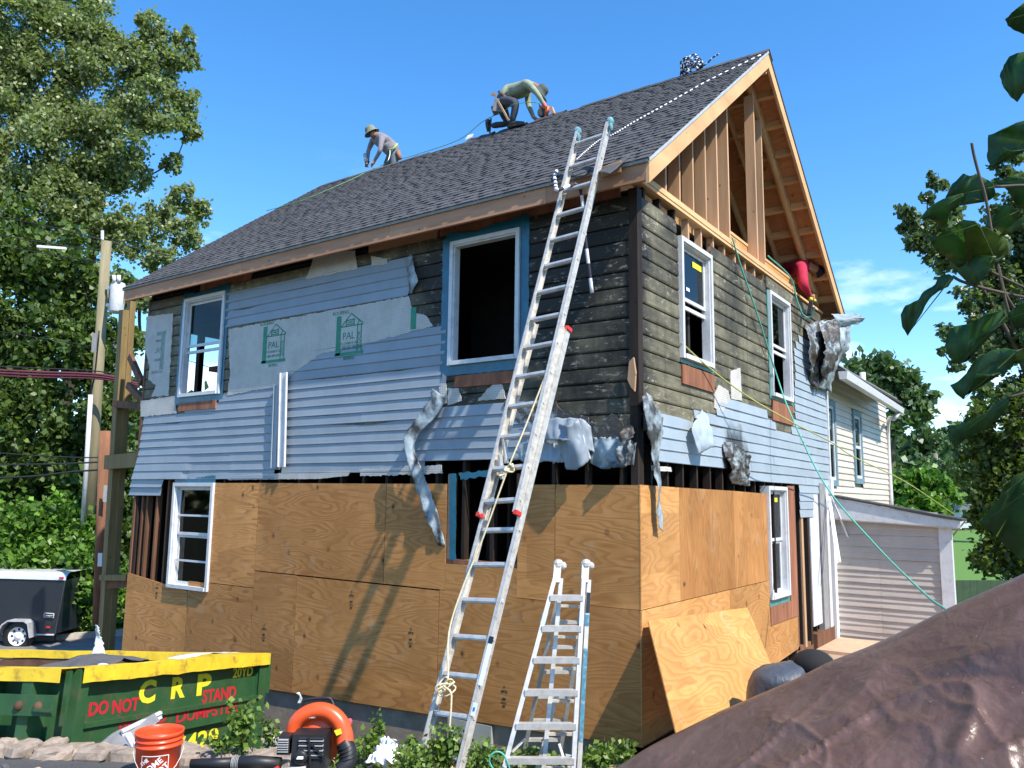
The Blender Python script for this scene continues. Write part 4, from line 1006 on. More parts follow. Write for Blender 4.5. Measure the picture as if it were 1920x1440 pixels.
# curb of rough stones along the driveway, every stone its own piece
curb = empty('stone_curb', (CURB[1].x, CURB[1].y, .2), 'low edging of rough tan stones along the asphalt in front of the green dumpster', 'stone edging')
def rock(name, c, sx, sy, sz, mat, parent, ang=0., seed=0):
    mb = MB(); mb.ball((0, 0, 0), 1, 12); R = Matrix.Rotation(ang, 3, 'Z'); vv = []
    for p in mb.v:
        p = Vector(p); q = Vector([math.copysign(abs(k)**.45, k) for k in p]); q *= 1/max(1, q.length/1.25)
        q *= 1 + .28*noise.noise(p*1.6+Vector((seed, 0, 0))) + .1*noise.noise(p*5+Vector((0, seed, 0)))
        q = R @ Vector((q.x*sx, q.y*sy, q.z*sz)); vv.append(tuple(Vector(c)+q))
    mb.v = vv; return mb.build(name, mat, parent, False)
tot = sum((CURB[i+1]-CURB[i]).length for i in range(len(CURB)-1)); d_ = 0; i = 0
while d_ < tot:
    ln = random.uniform(.13, .30)
    s_ = d_+ln/2; k = 0
    while k < len(CURB)-2 and s_ > (CURB[k+1]-CURB[k]).length: s_ -= (CURB[k+1]-CURB[k]).length; k += 1
    dr = (CURB[k+1]-CURB[k]).normalized(); c = CURB[k]+dr*s_; gz_ = ground(c.x, c.y)
    for lay in range(2):
        rock('stone', (c.x+random.uniform(-.02, .02), c.y+random.uniform(-.03, .03)+lay*.16, .37-lay*.03+random.uniform(-.02, .015)), ln*.52, .12, random.uniform(.055, .085), STONE, curb, math.atan2(dr.y, dr.x)+random.uniform(-.1, .1), random.uniform(0, 90))
    i += 1
    d_ += ln+.01
patchw = MB(); a = CURB[0]; b = CURB[-1]
mb = MB(); off = Vector((cn_.x, cn_.y, 0))*.16
mb.hexa([a+Vector((0, 0, -1.0)), b+Vector((0, 0, -1.0)), b+off+Vector((0, 0, -1.0)), a+off+Vector((0, 0, -1.0)), a+Vector((0, 0, -.04)), b+Vector((0, 0, -.06)), b+off+Vector((0, 0, -.06)), a+off+Vector((0, 0, -.04))])
mb.build('curb_footing', CONC, curb)

# ================================================================== DUMPSTER
dN = 6.45
dmN = DP(147, 1252, dN)
d2 = ray(1368, 1158).normalized(); d1 = Vector((-.93548, -.35047, -.04523)).normalized(); d1 = (d1-d2*d1.dot(d2)).normalized()
dn = d2.cross(d1); dn = dn if dn.z > 0 else -dn
DM = Matrix((d2, d1, dn)).transposed().to_4x4(); DM.translation = dmN       # local: x along lettered end, y along long side, z up (0 = rim)
DW, DL_, DH = 2.80, 5.2, 1.32
dump = empty('dumpster', DM @ Vector((DW/2, DL_/2, -DH)), 'open green dumpster with yellow rim and spray painted lettering on its end', 'dumpster')
def dbox(mb, a, b):
    (x0, y0, z0), (x1, y1, z1) = a, b
    mb.hexa([DM @ Vector(p) for p in ((x0, y0, z0), (x1, y0, z0), (x1, y1, z0), (x0, y1, z0), (x0, y0, z1), (x1, y0, z1), (x1, y1, z1), (x0, y1, z1))])
def dpart(name, boxes, mat, smooth=False, parent=None):
    mb = MB()
    for a, b in boxes: dbox(mb, a, b)
    return mb.build(name, mat, parent or dump)
dpart('end_panel', [((0.04, .03, -DH), (DW-.04, .05, -.06))], DGREEN)
dpart('side_panel', [((.0, .06, -DH), (.03, DL_, -.05))], DGREEN); dpart('side_panel', [((DW-.03, .06, -DH), (DW, DL_, -.05))], DGREEN)
dpart('inner_lining', [((.031, .06, -DH+.1), (.036, DL_-.05, -.06)), ((DW-.036, .06, -DH+.1), (DW-.031, DL_-.05, -.06)), ((.04, DL_-.06, -DH+.1), (DW-.04, DL_-.055, -.06))], RUST)
dpart('back_panel', [((.0, DL_-.05, -DH), (DW, DL_, -.05))], DGREEN); dpart('bottom', [((.0, .04, -DH), (DW, DL_, -DH+.06))], DGREEN)
for (x0, x1) in ((0.0, .11), (DW-.13, DW)): dpart('corner_column', [((x0, -.03, -DH), (x1, .06, -.01))], DGREEN)
def dpx(u, v, o):      # photo point on the dumpster's end face, in dumpster axes
    r = ray(u, v); q = DM @ Vector((0, o, 0)); t = (q-CAMP).dot(d1)/r.dot(d1); p = DM.inverted() @ (CAMP+r*t); return p.x, p.z
zl_ = dpx(320, 1331, -.045)[1]
for z0, z1, o in ((zl_-.035, zl_, -.045), (zl_-.20, zl_-.035, -.02)): dpart('rail', [((.11, o, z0), (DW-.13, .03, z1))], DGREEN)
dpart('lower_rail', [((.17, -.02, -DH), (DW-.17, .03, -DH+.12))], DGREEN)
for k in range(12):
    y = .25+k*.42; dpart('side_rib', [((-.17, y, -DH), (0., y+.10, -.10))], DGREEN)  # ribs deepened so their shadow darkens the long side
def rim(name, a, b, w0, w1, h):
    mb = MB(); n = 26; rows = []
    a = Vector(a); b = Vector(b)
    for i in range(n+1):
        t = i/n; p = a.lerp(b, t); e = .018*noise.noise(Vector((t*9, a.x+a.y, 2))); e2 = .014*noise.noise(Vector((t*13, a.x, 5)))
        X = Vector((w0, 0, 0)) if abs(b.y-a.y) > .1 else Vector((0, w0, 0))
        rows.append([DM @ (p+Vector((0, 0, -h+e2))+X*.0+X*0), DM @ (p+Vector((0, 0, e))), DM @ (p+X+Vector((0, 0, e*.6))), DM @ (p+X+Vector((0, 0, -h*.6+e2)))])
    mb.grid(rows); ob = mb.build(name, DYEL, dump); s_ = ob.modifiers.new('thickness', 'SOLIDIFY'); s_.thickness = .006
rim('rim', (-.0, -.06, 0), (DW, -.06, 0), .13, .1, .115)
rim('rim', (-.18, .0, 0), (-.18, DL_, 0), .23, .1, .10)  # rim widened here so its overhang shades the ribbed side
rim('rim', (DW-.05, .08, 0), (DW-.05, DL_, 0), .13, .1, .085); rim('rim', (-.05, DL_-.1, 0), (DW, DL_-.1, 0), .13, .1, .09)
dpart('hinge', [((DW, -.04, -.42), (DW+.07, .05, -.02)), ((DW-.15, -.035, -.45), (DW+.01, -.03, -.10))], DGREEN)
dpart('latch_bar', [((-.22, .0, -.34), (-.17, .75, -.19))], DGREEN)
for y in (.12, .30, .62):
    mb = MB(); c = DM @ Vector((-.22, y, -.27)); mb.ball(c, .038, 10); mb.build('latch_bolt', RUST, dump, True)
dpart('latch_handle', [((-.10, -.02, -.42), (-.075, .02, -.02)), ((-.27, -.06, -.30), (-.24, .12, -.28))], DGREEN)
# lettering sprayed on the end
dX = d2; dZ = dn
def dtext(s, u0, u1, v, h, mat, o, sl=0., bold=.006):
    x0, z0 = dpx(u0, v-sl*(u1-u0)/2*-1, o); x1, z1 = dpx(u1, v+sl*(u1-u0)/2*-1, o); um = (u0+u1)/2; zt = dpx(um, v-h/2, o)[1]; zb = dpx(um, v+h/2, o)[1]
    ob = text('sprayed_lettering', s, Matrix.Identity(4), 1., mat, None, bold=bold*3.5, ext=.003); me = ob.data
    xs_ = [q.co.x for q in me.vertices]; ys_ = [q.co.y for q in me.vertices]; ax, bx, ay, by = min(xs_), max(xs_), min(ys_), max(ys_)
    for q in me.vertices:
        fx = (q.co.x-ax)/(bx-ax); fy = (q.co.y-ay)/(by-ay); q.co = DM @ Vector((x0+(x1-x0)*fx, o-q.co.z*.3, zb+(zt-zb)*fy+(z1-z0)*0))
    setparent(ob, dump); return ob
PF, RF = .0285, -.0215
dtext('C', 261, 292, 1297, 44, SPRAYY, PF, bold=.012); dtext('R', 322, 348, 1289, 40, SPRAYY, PF, bold=.012); dtext('P', 370, 396, 1283, 40, SPRAYY, PF, bold=.012); dtext('20YD', 437, 474, 1260, 19, SPRAYY, PF)
dtext('DO', 167, 203, 1328, 26, SPRAYR, PF, bold=.010); dtext('NOT', 211, 260, 1323, 26, SPRAYR, PF, bold=.010); dtext('STAND', 380, 442, 1302, 24, SPRAYR, PF, bold=.008)
dtext('BEHIND', 225, 312, 1351, 20, SPRAYR, RF); dtext('DUMPSTER', 332, 446, 1335, 20, SPRAYR, RF); dtext('#429', 322, 408, 1392, 38, SPRAYY, PF)
# things thrown in and over the rim
def DLp(x, y, z): return DM @ Vector((x, y, z))
r_ = loft('felt_strip', [DLp(-.02, .95, .05), DLp(-.12, 1.0, .03), DLp(-.13, 1.0, -.2), DLp(-.14, .95, -.46)], [DLp(-.02, .62, .06), DLp(-.12, .66, .04), DLp(-.13, .68, -.2), DLp(-.14, .70, -.42)], SH_B, None, 4, 18, .01, 6)
tag(r_, 'strip of grey roofing felt hung over the dumpster rim', 'roofing scrap')
mb = MB(); rows = []
for i in range(71):
    row = []
    for j in range(101):
        x = .08+i*(DW-.16)/70; y = .1+j*(DL_-.3)/100; h = -.52 + .30*math.exp(-((x-1.4)**2/.6+(y-.8)**2/.5)) + .12*noise.noise(Vector((x*2.2, y*2.2, 1))) + .16*noise.noise(Vector((x*6, y*6, 3))) + .10*noise.noise(Vector((x*15, y*15, 3)))
        row.append(DLp(x, y, h))
    rows.append(row)
mb.grid(rows); tag(mb.build('debris_heap', simple('shingle_debris', (.10, .098, .095), .9, var=.5, scale=9, bmp=.8, bscale=30, dirt=(.3, .26, .2, .5))), 'heap of grey roofing rubble inside the green dumpster', 'debris', kind='stuff')
r_ = loft('felt_sheet', [DLp(.45, 1.3, -.22), DLp(.7, .95, -.02), DLp(1.2, .8, .05), DLp(1.6, .7, -.12)], [DLp(.45, .6, -.12), DLp(.7, .4, -.02), DLp(1.2, .35, -.0), DLp(1.6, .3, -.14)], SH_B, None, 12, 24, .04, 3)
tag(r_, 'bent sheet of grey roofing felt on top of the rubble in the dumpster', 'roofing scrap')
r_ = loft('white_siding_scrap', [DLp(1.55, .35, .0), DLp(2.0, .28, .04), DLp(2.45, .2, .02)], [DLp(1.6, .22, -.02), DLp(2.0, .15, .03), DLp(2.45, .1, .02)], WHITE, None, 4, 14, .015, 4)
tag(r_, 'long pale siding offcut lying behind the front rim of the dumpster', 'siding scrap')
r_ = loft('crumpled_plastic', [DP(160, 1250, 7.9), DP(172, 1228, 8), DP(178, 1198, 8.1), DP(177, 1172, 8.1)], [DP(204, 1250, 7.9), DP(197, 1226, 8), DP(190, 1198, 8.1), DP(184, 1172, 8.1)], simple('clear_plastic', (.55, .58, .57), .2, var=.3), None, 6, 22, .03, 9)
tag(r_, 'crumpled clear plastic sticking up out of the dumpster rubble', 'plastic sheet')
r_ = patch('foam_scrap', [(0, 0), (.32, 0), (.2, .2)], lambda s, z, o=0: DLp(.25+s*.8, 2.1+o, z-.12), 0, .02, FOAM); tag(r_, 'small triangular white foam scrap poking above the left rim of the dumpster', 'foam scrap')

# offcuts leaning on the end of the dumpster
lo = DM @ Vector((.12, -.45, -1.0))
def corner_piece(px, label, mat, wd, th, name='trim_offcut', dd=.25):
    a = DP(*px[0]); b = DP(*px[1]); mb = MB(); mb.obox(a, b, wd, th, up=(CFW*-1)); mb.obox(a+CUP*wd*.35, b+CUP*wd*.35, .02, .04, up=(CFW*-1)); return tag(mb.build(name, mat), label, 'trim offcut')
A = [DP(172, 1408, 6.1), DP(205, 1378, 6.15), DP(240, 1362, 6.2), DP(290, 1338, 6.3)]; B = [DP(232, 1410, 6.0), DP(250, 1396, 6.05), DP(262, 1382, 6.1), DP(300, 1352, 6.2)]
tag(loft('grey_trim_offcut', A, B, simple('grey_vinyl_scrap', (.25, .245, .24), .5, var=.2), None, 8, 20, .012, 6, .004), 'bent dark grey siding offcut leaning on the end of the dumpster', 'siding scrap')
corner_piece(((228, 1376, 6.12), (302, 1340, 6.35)), 'straight white trim offcut on top of the grey scrap by the bucket', WHITE, .055, .02)
corner_piece(((240, 1380, 6.0), (262, 1420, 5.95)), 'short white channel standing behind the bucket', WHITE2, .05, .02, 'channel_offcut')

# ================================================================== BUCKET
bd = 5.55; bt = DP(300, 1368, bd); bx_, by_, bz_ = bt.x, bt.y, bt.z-.37
bucket = empty('bucket', (bx_, by_, bz_), 'orange plastic bucket with white store logo and wire handle standing on the asphalt', 'bucket')
mb = MB(); c = (bx_, by_, bz_)
mb.lathe([(.001, .006), (.128, .006), (.130, 0), (.1315, .004), (.146, .275), (.155, .278), (.155, .288), (.147, .290), (.148, .312), (.156, .314), (.156, .322), (.149, .324), (.150, .342), (.157, .344), (.158, .368), (.152, .370), (.147, .366), (.144, .34), (.128, .02), (.001, .018)], c, 40)
mb.build('body', ORANGE, bucket, True)
mb = MB(); mb.lathe([(.001, .30), (.144, .30)], c, 32); mb.build('contents', simple('bucket_dust', (.22, .17, .14), .95, var=.4, scale=30), bucket)
vd = (CAMP-Vector(c)); vd.z = 0; vd.normalize(); sdv = Vector((-vd.y, vd.x, 0)); sdv = sdv if sdv.dot(CRT) > 0 else -sdv
hp = [Vector(c)+sdv*.160+Vector((0, 0, .30))]
for i in range(1, 12):
    a = pi*i/12; hp.append(Vector(c)+sdv*.162*cos(a)+vd*(.165*sin(a))+Vector((0, 0, .30-.20*sin(a))))
hp.append(Vector(c)-sdv*.160+Vector((0, 0, .30))); tube('handle', hp, .0025, STEELW, bucket)
tube('grip', hp[4:8], .008, WHITE2, bucket)
def on_bucket(x, z):   # wrap flat print round the side
    R = .1325+.0155*(z/.275)+.0012; a = x/R; return Vector(c)+vd*(R*cos(a))+sdv*(R*sin(a))+Vector((0, 0, z))
def wrap_print(pts2, mat, nm):
    pass
def btext(s, x, z, size, mat, rot, parent=bucket):
    cu = bpy.data.curves.new('t', 'FONT'); cu.body = s; cu.size = size; cu.align_x = 'CENTER'; cu.align_y = 'CENTER'; cu.resolution_u = 3; cu.offset = .0012
    to = bpy.data.objects.new('t', cu); COL.objects.link(to); dg = bpy.context.evaluated_depsgraph_get(); dg.update()
    me = bpy.data.meshes.new_from_object(to.evaluated_get(dg)); bpy.data.objects.remove(to)
    for v in me.vertices:
        q = Vector((v.co.x, v.co.y)); q.rotate(Matrix.Rotation(rot, 2)) if False else None
        X_ = v.co.x*cos(rot)-v.co.y*sin(rot); Z_ = v.co.x*sin(rot)+v.co.y*cos(rot); v.co = on_bucket(x+X_, z+Z_)
    me.materials.clear(); me.materials.append(mat); ob = bpy.data.objects.new('printed_logo', me); COL.objects.link(ob); setparent(ob, parent)
lr = radians(38); lc = (-.02, .15)
for s_, dy, sz in (('THE', .060, .034), ('HOME', .024, .054), ('DEPOT', -.030, .054)):
    btext(s_, lc[0]-dy*sin(lr)-(.03 if s_ == 'THE' else 0), lc[1]+dy*cos(lr), sz, WHITEINK, lr)
mb = MB(); S_b = .088
for (x0, z0, x1, z1) in ((-1, -1, 1, -1), (1, -1, 1, 1), (1, 1, -1, 1), (-1, 1, -1, -1)):
    n = 8
    for k in range(n):
        t0, t1 = k/n, (k+1)/n; xa, za = x0+(x1-x0)*t0, z0+(z1-z0)*t0; xb, zb = x0+(x1-x0)*t1, z0+(z1-z0)*t1
        nx, nz_ = (0, .03) if z0 == z1 else (.03, 0)
        mb.quad(on_bucket(lc[0]+xa*S_b-nx*S_b, lc[1]+za*S_b-nz_*S_b), on_bucket(lc[0]+xb*S_b-nx*S_b, lc[1]+zb*S_b-nz_*S_b), on_bucket(lc[0]+xb*S_b+nx*S_b, lc[1]+zb*S_b+nz_*S_b), on_bucket(lc[0]+xa*S_b+nx*S_b, lc[1]+za*S_b+nz_*S_b))
mb.build('printed_logo', WHITEINK, bucket)

# ================================================================== LEAF BLOWER
bl = DP(592, 1440, 5.35); U_ = Vector((0, 0, 1)); Rr = CRT.copy(); Rr.z = 0; Rr.normalize(); Bk = Vector((-Rr.y, Rr.x, 0))
blow = empty('leaf_blower', (bl.x, bl.y, bl.z-.06), 'orange and black backpack leaf blower lying on the ground beside the dumpster', 'leaf blower')
PXM = 1/1521*5.35
def BP(u, v, back=0.): return bl + Rr*((u-592)*PXM) + U_*((1440-v)*PXM) + Bk*back
pts = [BP(540, 1388, .06), BP(545, 1366, .06), BP(560, 1350, .06), BP(585, 1341, .06), BP(610, 1345, .06), BP(630, 1360, .05), BP(640, 1380, .04), BP(644, 1400, .02)]
mb = MB(); mb.tube(spline(pts, 6), .046, 16, .060); mb.build('fan_housing', ORANGE2, blow, True)
mb = MB(); mb.lathe([(.001, -.05), (.13, -.05), (.165, -.02), (.165, .02), (.001, .02)], BP(590, 1392, .08), 28, Matrix((Rr, U_, -Bk)).transposed()); mb.build('fan_cover', ORANGE2, blow, True)
mb = MB(); a = BP(556, 1424, .0); 
def bb(mb, u0, v0, u1, v1, b0, b1): mb.hexa([BP(u0, v1, b0), BP(u1, v1, b0), BP(u1, v1, b1), BP(u0, v1, b1), BP(u0+2, v0, b0+.01), BP(u1-2, v0, b0+.01), BP(u1, v0, b1), BP(u0, v0, b1)])
bb(mb, 552, 1372, 616, 1436, -.12, .05); mb.build('engine_cover', DARK, blow)
mb = MB(); bb(mb, 524, 1378, 548, 1410, -.09, .04); mb.build('air_filter_cover', DARK, blow)
for k in range(9):
    mb = MB(); bb(mb, 566, 1376+k*4.2, 612, 1378.2+k*4.2, -.132, -.11); mb.build('cooling_fin', GREYP if k % 2 else DARK, blow)
for k in range(6): mb = MB(); bb(mb, 525, 1382+k*4.2, 545, 1384+k*4.2, -.098, -.085); mb.build('cooling_fin', GREYP, blow)
bar('cover_strut', BP(585, 1374, -.137), BP(592, 1430, -.137), .012, .008, DARK, blow, up=Bk); bar('cover_strut', BP(590, 1385, -.139), BP(616, 1410, -.139), .010, .008, DARK, blow, up=Bk)
mb = MB(); mb.lathe([(.001, -.03), (.035, -.03), (.045, -.02), (.045, .02), (.001, .02)], BP(572, 1410, -.12), 20, Matrix((Rr, U_, -Bk)).transposed() @ Matrix.Rotation(pi, 3, 'X')); mb.build('recoil_starter', DARK, blow, True)
mb = MB(); bb(mb, 566, 1407, 578, 1411, -.16, -.15); mb.build('maker_plate', WHITEINK, blow)
mb = MB(); mb.tube(spline([BP(642, 1395, .02), BP(652, 1410, .0), BP(652, 1428, -.03), BP(640, 1440, -.05)], 6), .056, 16, .052); mb.build('elbow_tube', DARK, blow, True)
for k in range(4): mb = MB(); mb.tube([BP(646+2*k, 1400+6*k, .01-.01*k), BP(646.6+2*k, 1402+6*k, .01-.01*k)], .060, 16); mb.build('elbow_rib', DARK, blow, True)
mb = MB(); mb.tube([BP(530, 1428, -.06), BP(480, 1426, -.05), BP(445, 1428, -.05)], .040, 14); mb.tube([BP(445, 1428, -.05), BP(362, 1432, -.04)], .034, 14, .030); mb.build('blower_tube', DARK, blow, True)
for k in range(5): mb = MB(); mb.tube([BP(440+k*2.8, 1428, -.05), BP(441.4+k*2.8, 1428, -.05)], .0435, 12); mb.build('tube_rib', GREYP, blow, True)
mb = MB(); mb.tube(spline([BP(540, 1365, .10), BP(552, 1335, .12), BP(560, 1326, .12), BP(600, 1322, .12), BP(610, 1328, .12), BP(618, 1345, .10)], 5), .011, 8); mb.build('carry_handle', DARK, blow, True)
mb = MB(); mb.tube([BP(541, 1437, -.13), BP(582, 1434, -.13)], .030, 12); mb.build('fuel_tank', simple('fuel_tank_white', (.45, .45, .44), .4), blow, True)
mb = MB(); mb.tube([BP(523, 1436, -.14), BP(534, 1430, -.14)], .022, 12); mb.build('fuel_cap', RED, blow, True)
box_l = MB(); box_l.hexa([BP(630, 1380, -.028), BP(640, 1376, -.028), BP(640, 1376, -.02), BP(630, 1380, -.02), BP(625, 1371, -.028), BP(637, 1367, -.028), BP(637, 1367, -.02), BP(625, 1371, -.02)]); box_l.build('warning_label', SPRAYY, blow)
text('printed_lettering', 'PB-580T', frame_m(BP(576, 1350.5, .018), Rr, U_), .022, WHITEINK, blow)

# ================================================================== EXTENSION LADDER
LY0, LZ0, LS_ = -.43, 5.60, .335
def LP(u, v, o=0.):     # point on the ladder's plane, o = metres towards the viewer
    r = ray(u, v); # plane: y = LY0 - (LZ0 - z)*LS_ - o
    t = (LY0 - LZ0*LS_ - o + LS_*CAMP.z - CAMP.y)/(r.y - LS_*r.z); return CAMP + r*t
nl = Vector((0, -1, LS_)).normalized()
ladder = empty('extension_ladder', LP(825, 1440), 'tall aluminium extension ladder leaning on the eave with blue gloves on its tips', 'ladder')
def channel(name, a, b, wd, dp, mat, parent, inward):
    mb = MB(); mb.obox(a, b, .006, dp, up=nl)
    sd_ = (b-a).normalized().cross(nl).normalized()*inward
    for o in (-dp/2+.003, dp/2-.003):
        mb.obox(a+sd_*wd/2+nl*o, b+sd_*wd/2+nl*o, wd, .006, up=nl)
    return mb.build(name, mat, parent)
flyL = (LP(1082, 250, .05), LP(900, 966, .05)); flyR = (LP(1143, 232, .05), LP(970, 962, .05))
ext = lambda a, b, k: a+(b-a)*k
bL0, bL1 = LP(1013, 560, -.03), LP(784, 1438, -.03); bR0, bR1 = LP(1066, 617, -.03), LP(866, 1438, -.03)
bL1 = LP(774.5, 1474, -.03); bR1 = LP(853.5, 1490, -.03); bL0 = LP(1002, 605, -.03)
def sdir(a, b): return (b-a).normalized().cross(nl)
for nm, a, b, inw in (('rail', flyL[1], flyL[0], 1), ('rail', flyR[1], flyR[0], -1), ('rail', bL1, bL0, 1), ('rail', bR1, bR0, -1)):
    other = (flyR[0]-flyL[0]); s_ = 1 if sdir(a, b).dot(other) > 0 else -1
    channel(nm, a, b, .030, .075, ALUW, ladder, s_*inw)
def rungs(a0, a1, b0, b1, n, o0=0):
    L = (a1-a0).length; k = o0
    while k < L-.05:
        t = k/L; p = a0.lerp(a1, t); q = b0.lerp(b1, k/(b1-b0).length)
        mb = MB(); mb.obox(p, q, .042, .026, up=nl); mb.obox(p+nl*.004, q+nl*.004, .02, .036, up=nl); r = mb.build('rung', ALU, ladder); mb = MB()
        d = (q-p).normalized(); mb2 = MB(); mb2.tube([q, q+d*.008], .017, 8); mb2.build('rung_plug', ALUW, ladder)
        k += .305
rungs(flyL[1], flyL[0], flyR[1], flyR[0], 0, .12); rungs(bL1, bL1.lerp(bL0, .555), bR1, bR0, 0, .25)
for e in (flyL[1], flyR[1], bR0):
    mb = MB(); d = (flyL[0]-flyL[1]).normalized(); mb.obox(e-d*.018, e+d*.018, .034, .078, up=nl); mb.build('end_cap', RED, ladder)
for e in (flyL[0], flyR[0]):
    mb = MB(); d = (flyL[0]-flyL[1]).normalized(); mb.ball(e+d*.02, .046, 12, (1, .9, 1.25)); mb.ball(e-d*.03+Vector((.03, -.02, -.03)), .032, 10, (.8, .8, 1.6)); ob = mb.build('glove_cover', simple('blue_glove', (.10, .26, .30), .7, var=.4, scale=30, dirt=(.5, .55, .52, .6)), ladder, True)
for t in (.42, .60):
    p = flyL[1].lerp(flyL[0], t*.2+.05); mb = MB(); mb.obox(p+Vector((.05, 0, 0)), p+Vector((.07, .02, -.22)), .02, .05, up=nl); mb.build('rung_lock', ALU, ladder)
for (u, v, w_, h_, mt) in ((921, 1200, .045, .055, DARK), (910, 1245, .045, .33, WHITE2), (889, 1330, .045, .10, WHITE2), (889, 1330, .02, .03, simple('blue_ink', (.02, .2, .5), .5))):
    p = LP(u, v, .012); d = (bR0-bR1).normalized(); mb = MB(); o = .004 if mt is not WHITE2 else .002
    mb.obox(p-d*h_/2+nl*o, p+d*h_/2+nl*o, w_, .002, up=nl); mb.build('sticker', mt, ladder)
# ladder rope
RP = simple('ladder_rope', (.62, .53, .34), .9, var=.2, scale=60)
rope = spline([LP(1040, 660, .06), LP(985, 800, .10), LP(952, 880, .12), LP(905, 1010, .06), LP(868, 1100, .06), LP(842, 1185, .06), LP(840, 1270, .08), LP(832, 1285, .10), LP(845, 1298, .11), LP(846, 1320, .10), LP(843, 1365, .06)], 8)
tag(tube('ladder_rope', rope, .008, RP), 'cream rope running down the extension ladder and knotted round its rungs', 'rope')
mb = MB()
for k in range(4):
    c = LP(835, 1282+k*4, .08); pts = [c+Rr*(.05+.01*k)*cos(a_)+U_*.05*sin(a_+k) + nl*.02*sin(a_*2) for a_ in [2*pi*j/14 for j in range(15)]]; mb.tube(pts, .007, 6)
tag(mb.build('rope_knot', RP, None, True), 'lower cream rope knot tied near the foot of the extension ladder', 'rope'); mb = MB()
c = LP(955, 878, .12)
for k in range(3): mb.tube([c+Rr*.035*cos(a_)+U_*.03*sin(a_+k*.7) + nl*.02*sin(a_*2+k) for a_ in [2*pi*j/12 for j in range(13)]], .010, 6)
mb.tube(spline([c, c-Rr*.04-U_*.05, c-Rr*.09-U_*.07], 5), .012, 6); tag(mb.build('rope_knot', RP, None, True), 'upper cream rope knot tied on a rung half way up the extension ladder', 'rope')

# ================================================================== FOLDING MULTI LADDER
multi = empty('folding_ladder', DP(1010, 1440, 6.5), 'short aluminium folding ladder with blue labels standing in front of the plywood', 'ladder')
T0 = DP(1058, 1062, 6.75); T1 = DP(1096, 1062, 6.75)
nm_ = Vector((-Bk.x, -Bk.y, .25)).normalized()
def MP(u, v, d): return DP(u, v, d)
rails_ = [((1040, 1085, 6.72), (942, 1452, 6.15), .055), ((1094, 1085, 6.72), (1074, 1452, 6.15), .055),
          ((1052, 1085, 6.80), (1018, 1452, 6.32), .05), ((1104, 1088, 6.80), (1085, 1452, 6.30), .05),
          ((1046, 1120, 6.95), (985, 1400, 7.20), .05), ((1098, 1120, 6.95), (1052, 1400, 7.20), .05), ((1045, 1300, 6.62), (1005, 1452, 6.5), .045)]
for a, b, w_ in rails_: bar('rail', MP(*b), MP(*a), .034, w_*1.55, ALU, multi, up=nm_)
lab = simple('ladder_label', (.05, .20, .30), .5, var=.3, scale=30, dirt=(.5, .5, .5, .5))
def rl(i, t, off=0.): a, b, w_ = rails_[i]; return MP(*a).lerp(MP(*b), t)-CFW*off
for k in range(6):
    t = (0.10+.165*k)
    p = rl(0, t, .03); q = rl(1, t, .03); q.z = p.z+(q.z-p.z)*.9
    mb = MB(); mb.obox(p, q, .06, .045, up=(0, 0, 1)); mb.build('rung', ALU, multi)
    p = rl(4, min(.95, t+.06)); q = rl(5, min(.95, t+.06)); mb = MB(); mb.obox(p, q, .045, .028, up=(0, 0, 1)); mb.build('rung', ALU, multi)
    p = rl(2, min(.98, t+.05), -.02); q = rl(3, min(.98, t+.05), -.02); mb = MB(); mb.obox(p, q, .03, .02, up=(0, 0, 1)); mb.build('rung', ALUW, multi)
for a, b in (((1046, 1056, 6.8), (1043, 1092, 6.74)), ((1098, 1056, 6.8), (1096, 1092, 6.74))):
    mb = MB(); mb.obox(DP(*b), DP(*a), .06, .045, up=nm_); mb.ball(DP(a[0]+1, a[1]+2, a[2]), .045, 10); mb.ball(DP(a[0]+9, a[1]+5, a[2]+.05), .035, 10); mb.build('hinge', ALUW, multi)
for i in (1, 3):
    for t0, t1, m_ in ((.06, .17, DARK), (.18, .24, lab), (.36, .62, lab), (.62, .83, lab)):
        bar('label', rl(i, t0, .045), rl(i, t1, .045), .030, .002, m_, multi, up=nm_)
for i in (0, 1): bar('lock_collar', rl(i, .185, .0), rl(i, .25, 0), .045, .085, lab, multi, up=nm_)
for a, b in (((960, 1410, 6.25), (985, 1385, 6.3)), ((1062, 1440, 6.15), (1048, 1395, 6.25))): bar('brace', DP(*a), DP(*b), .02, .012, ALU, multi)

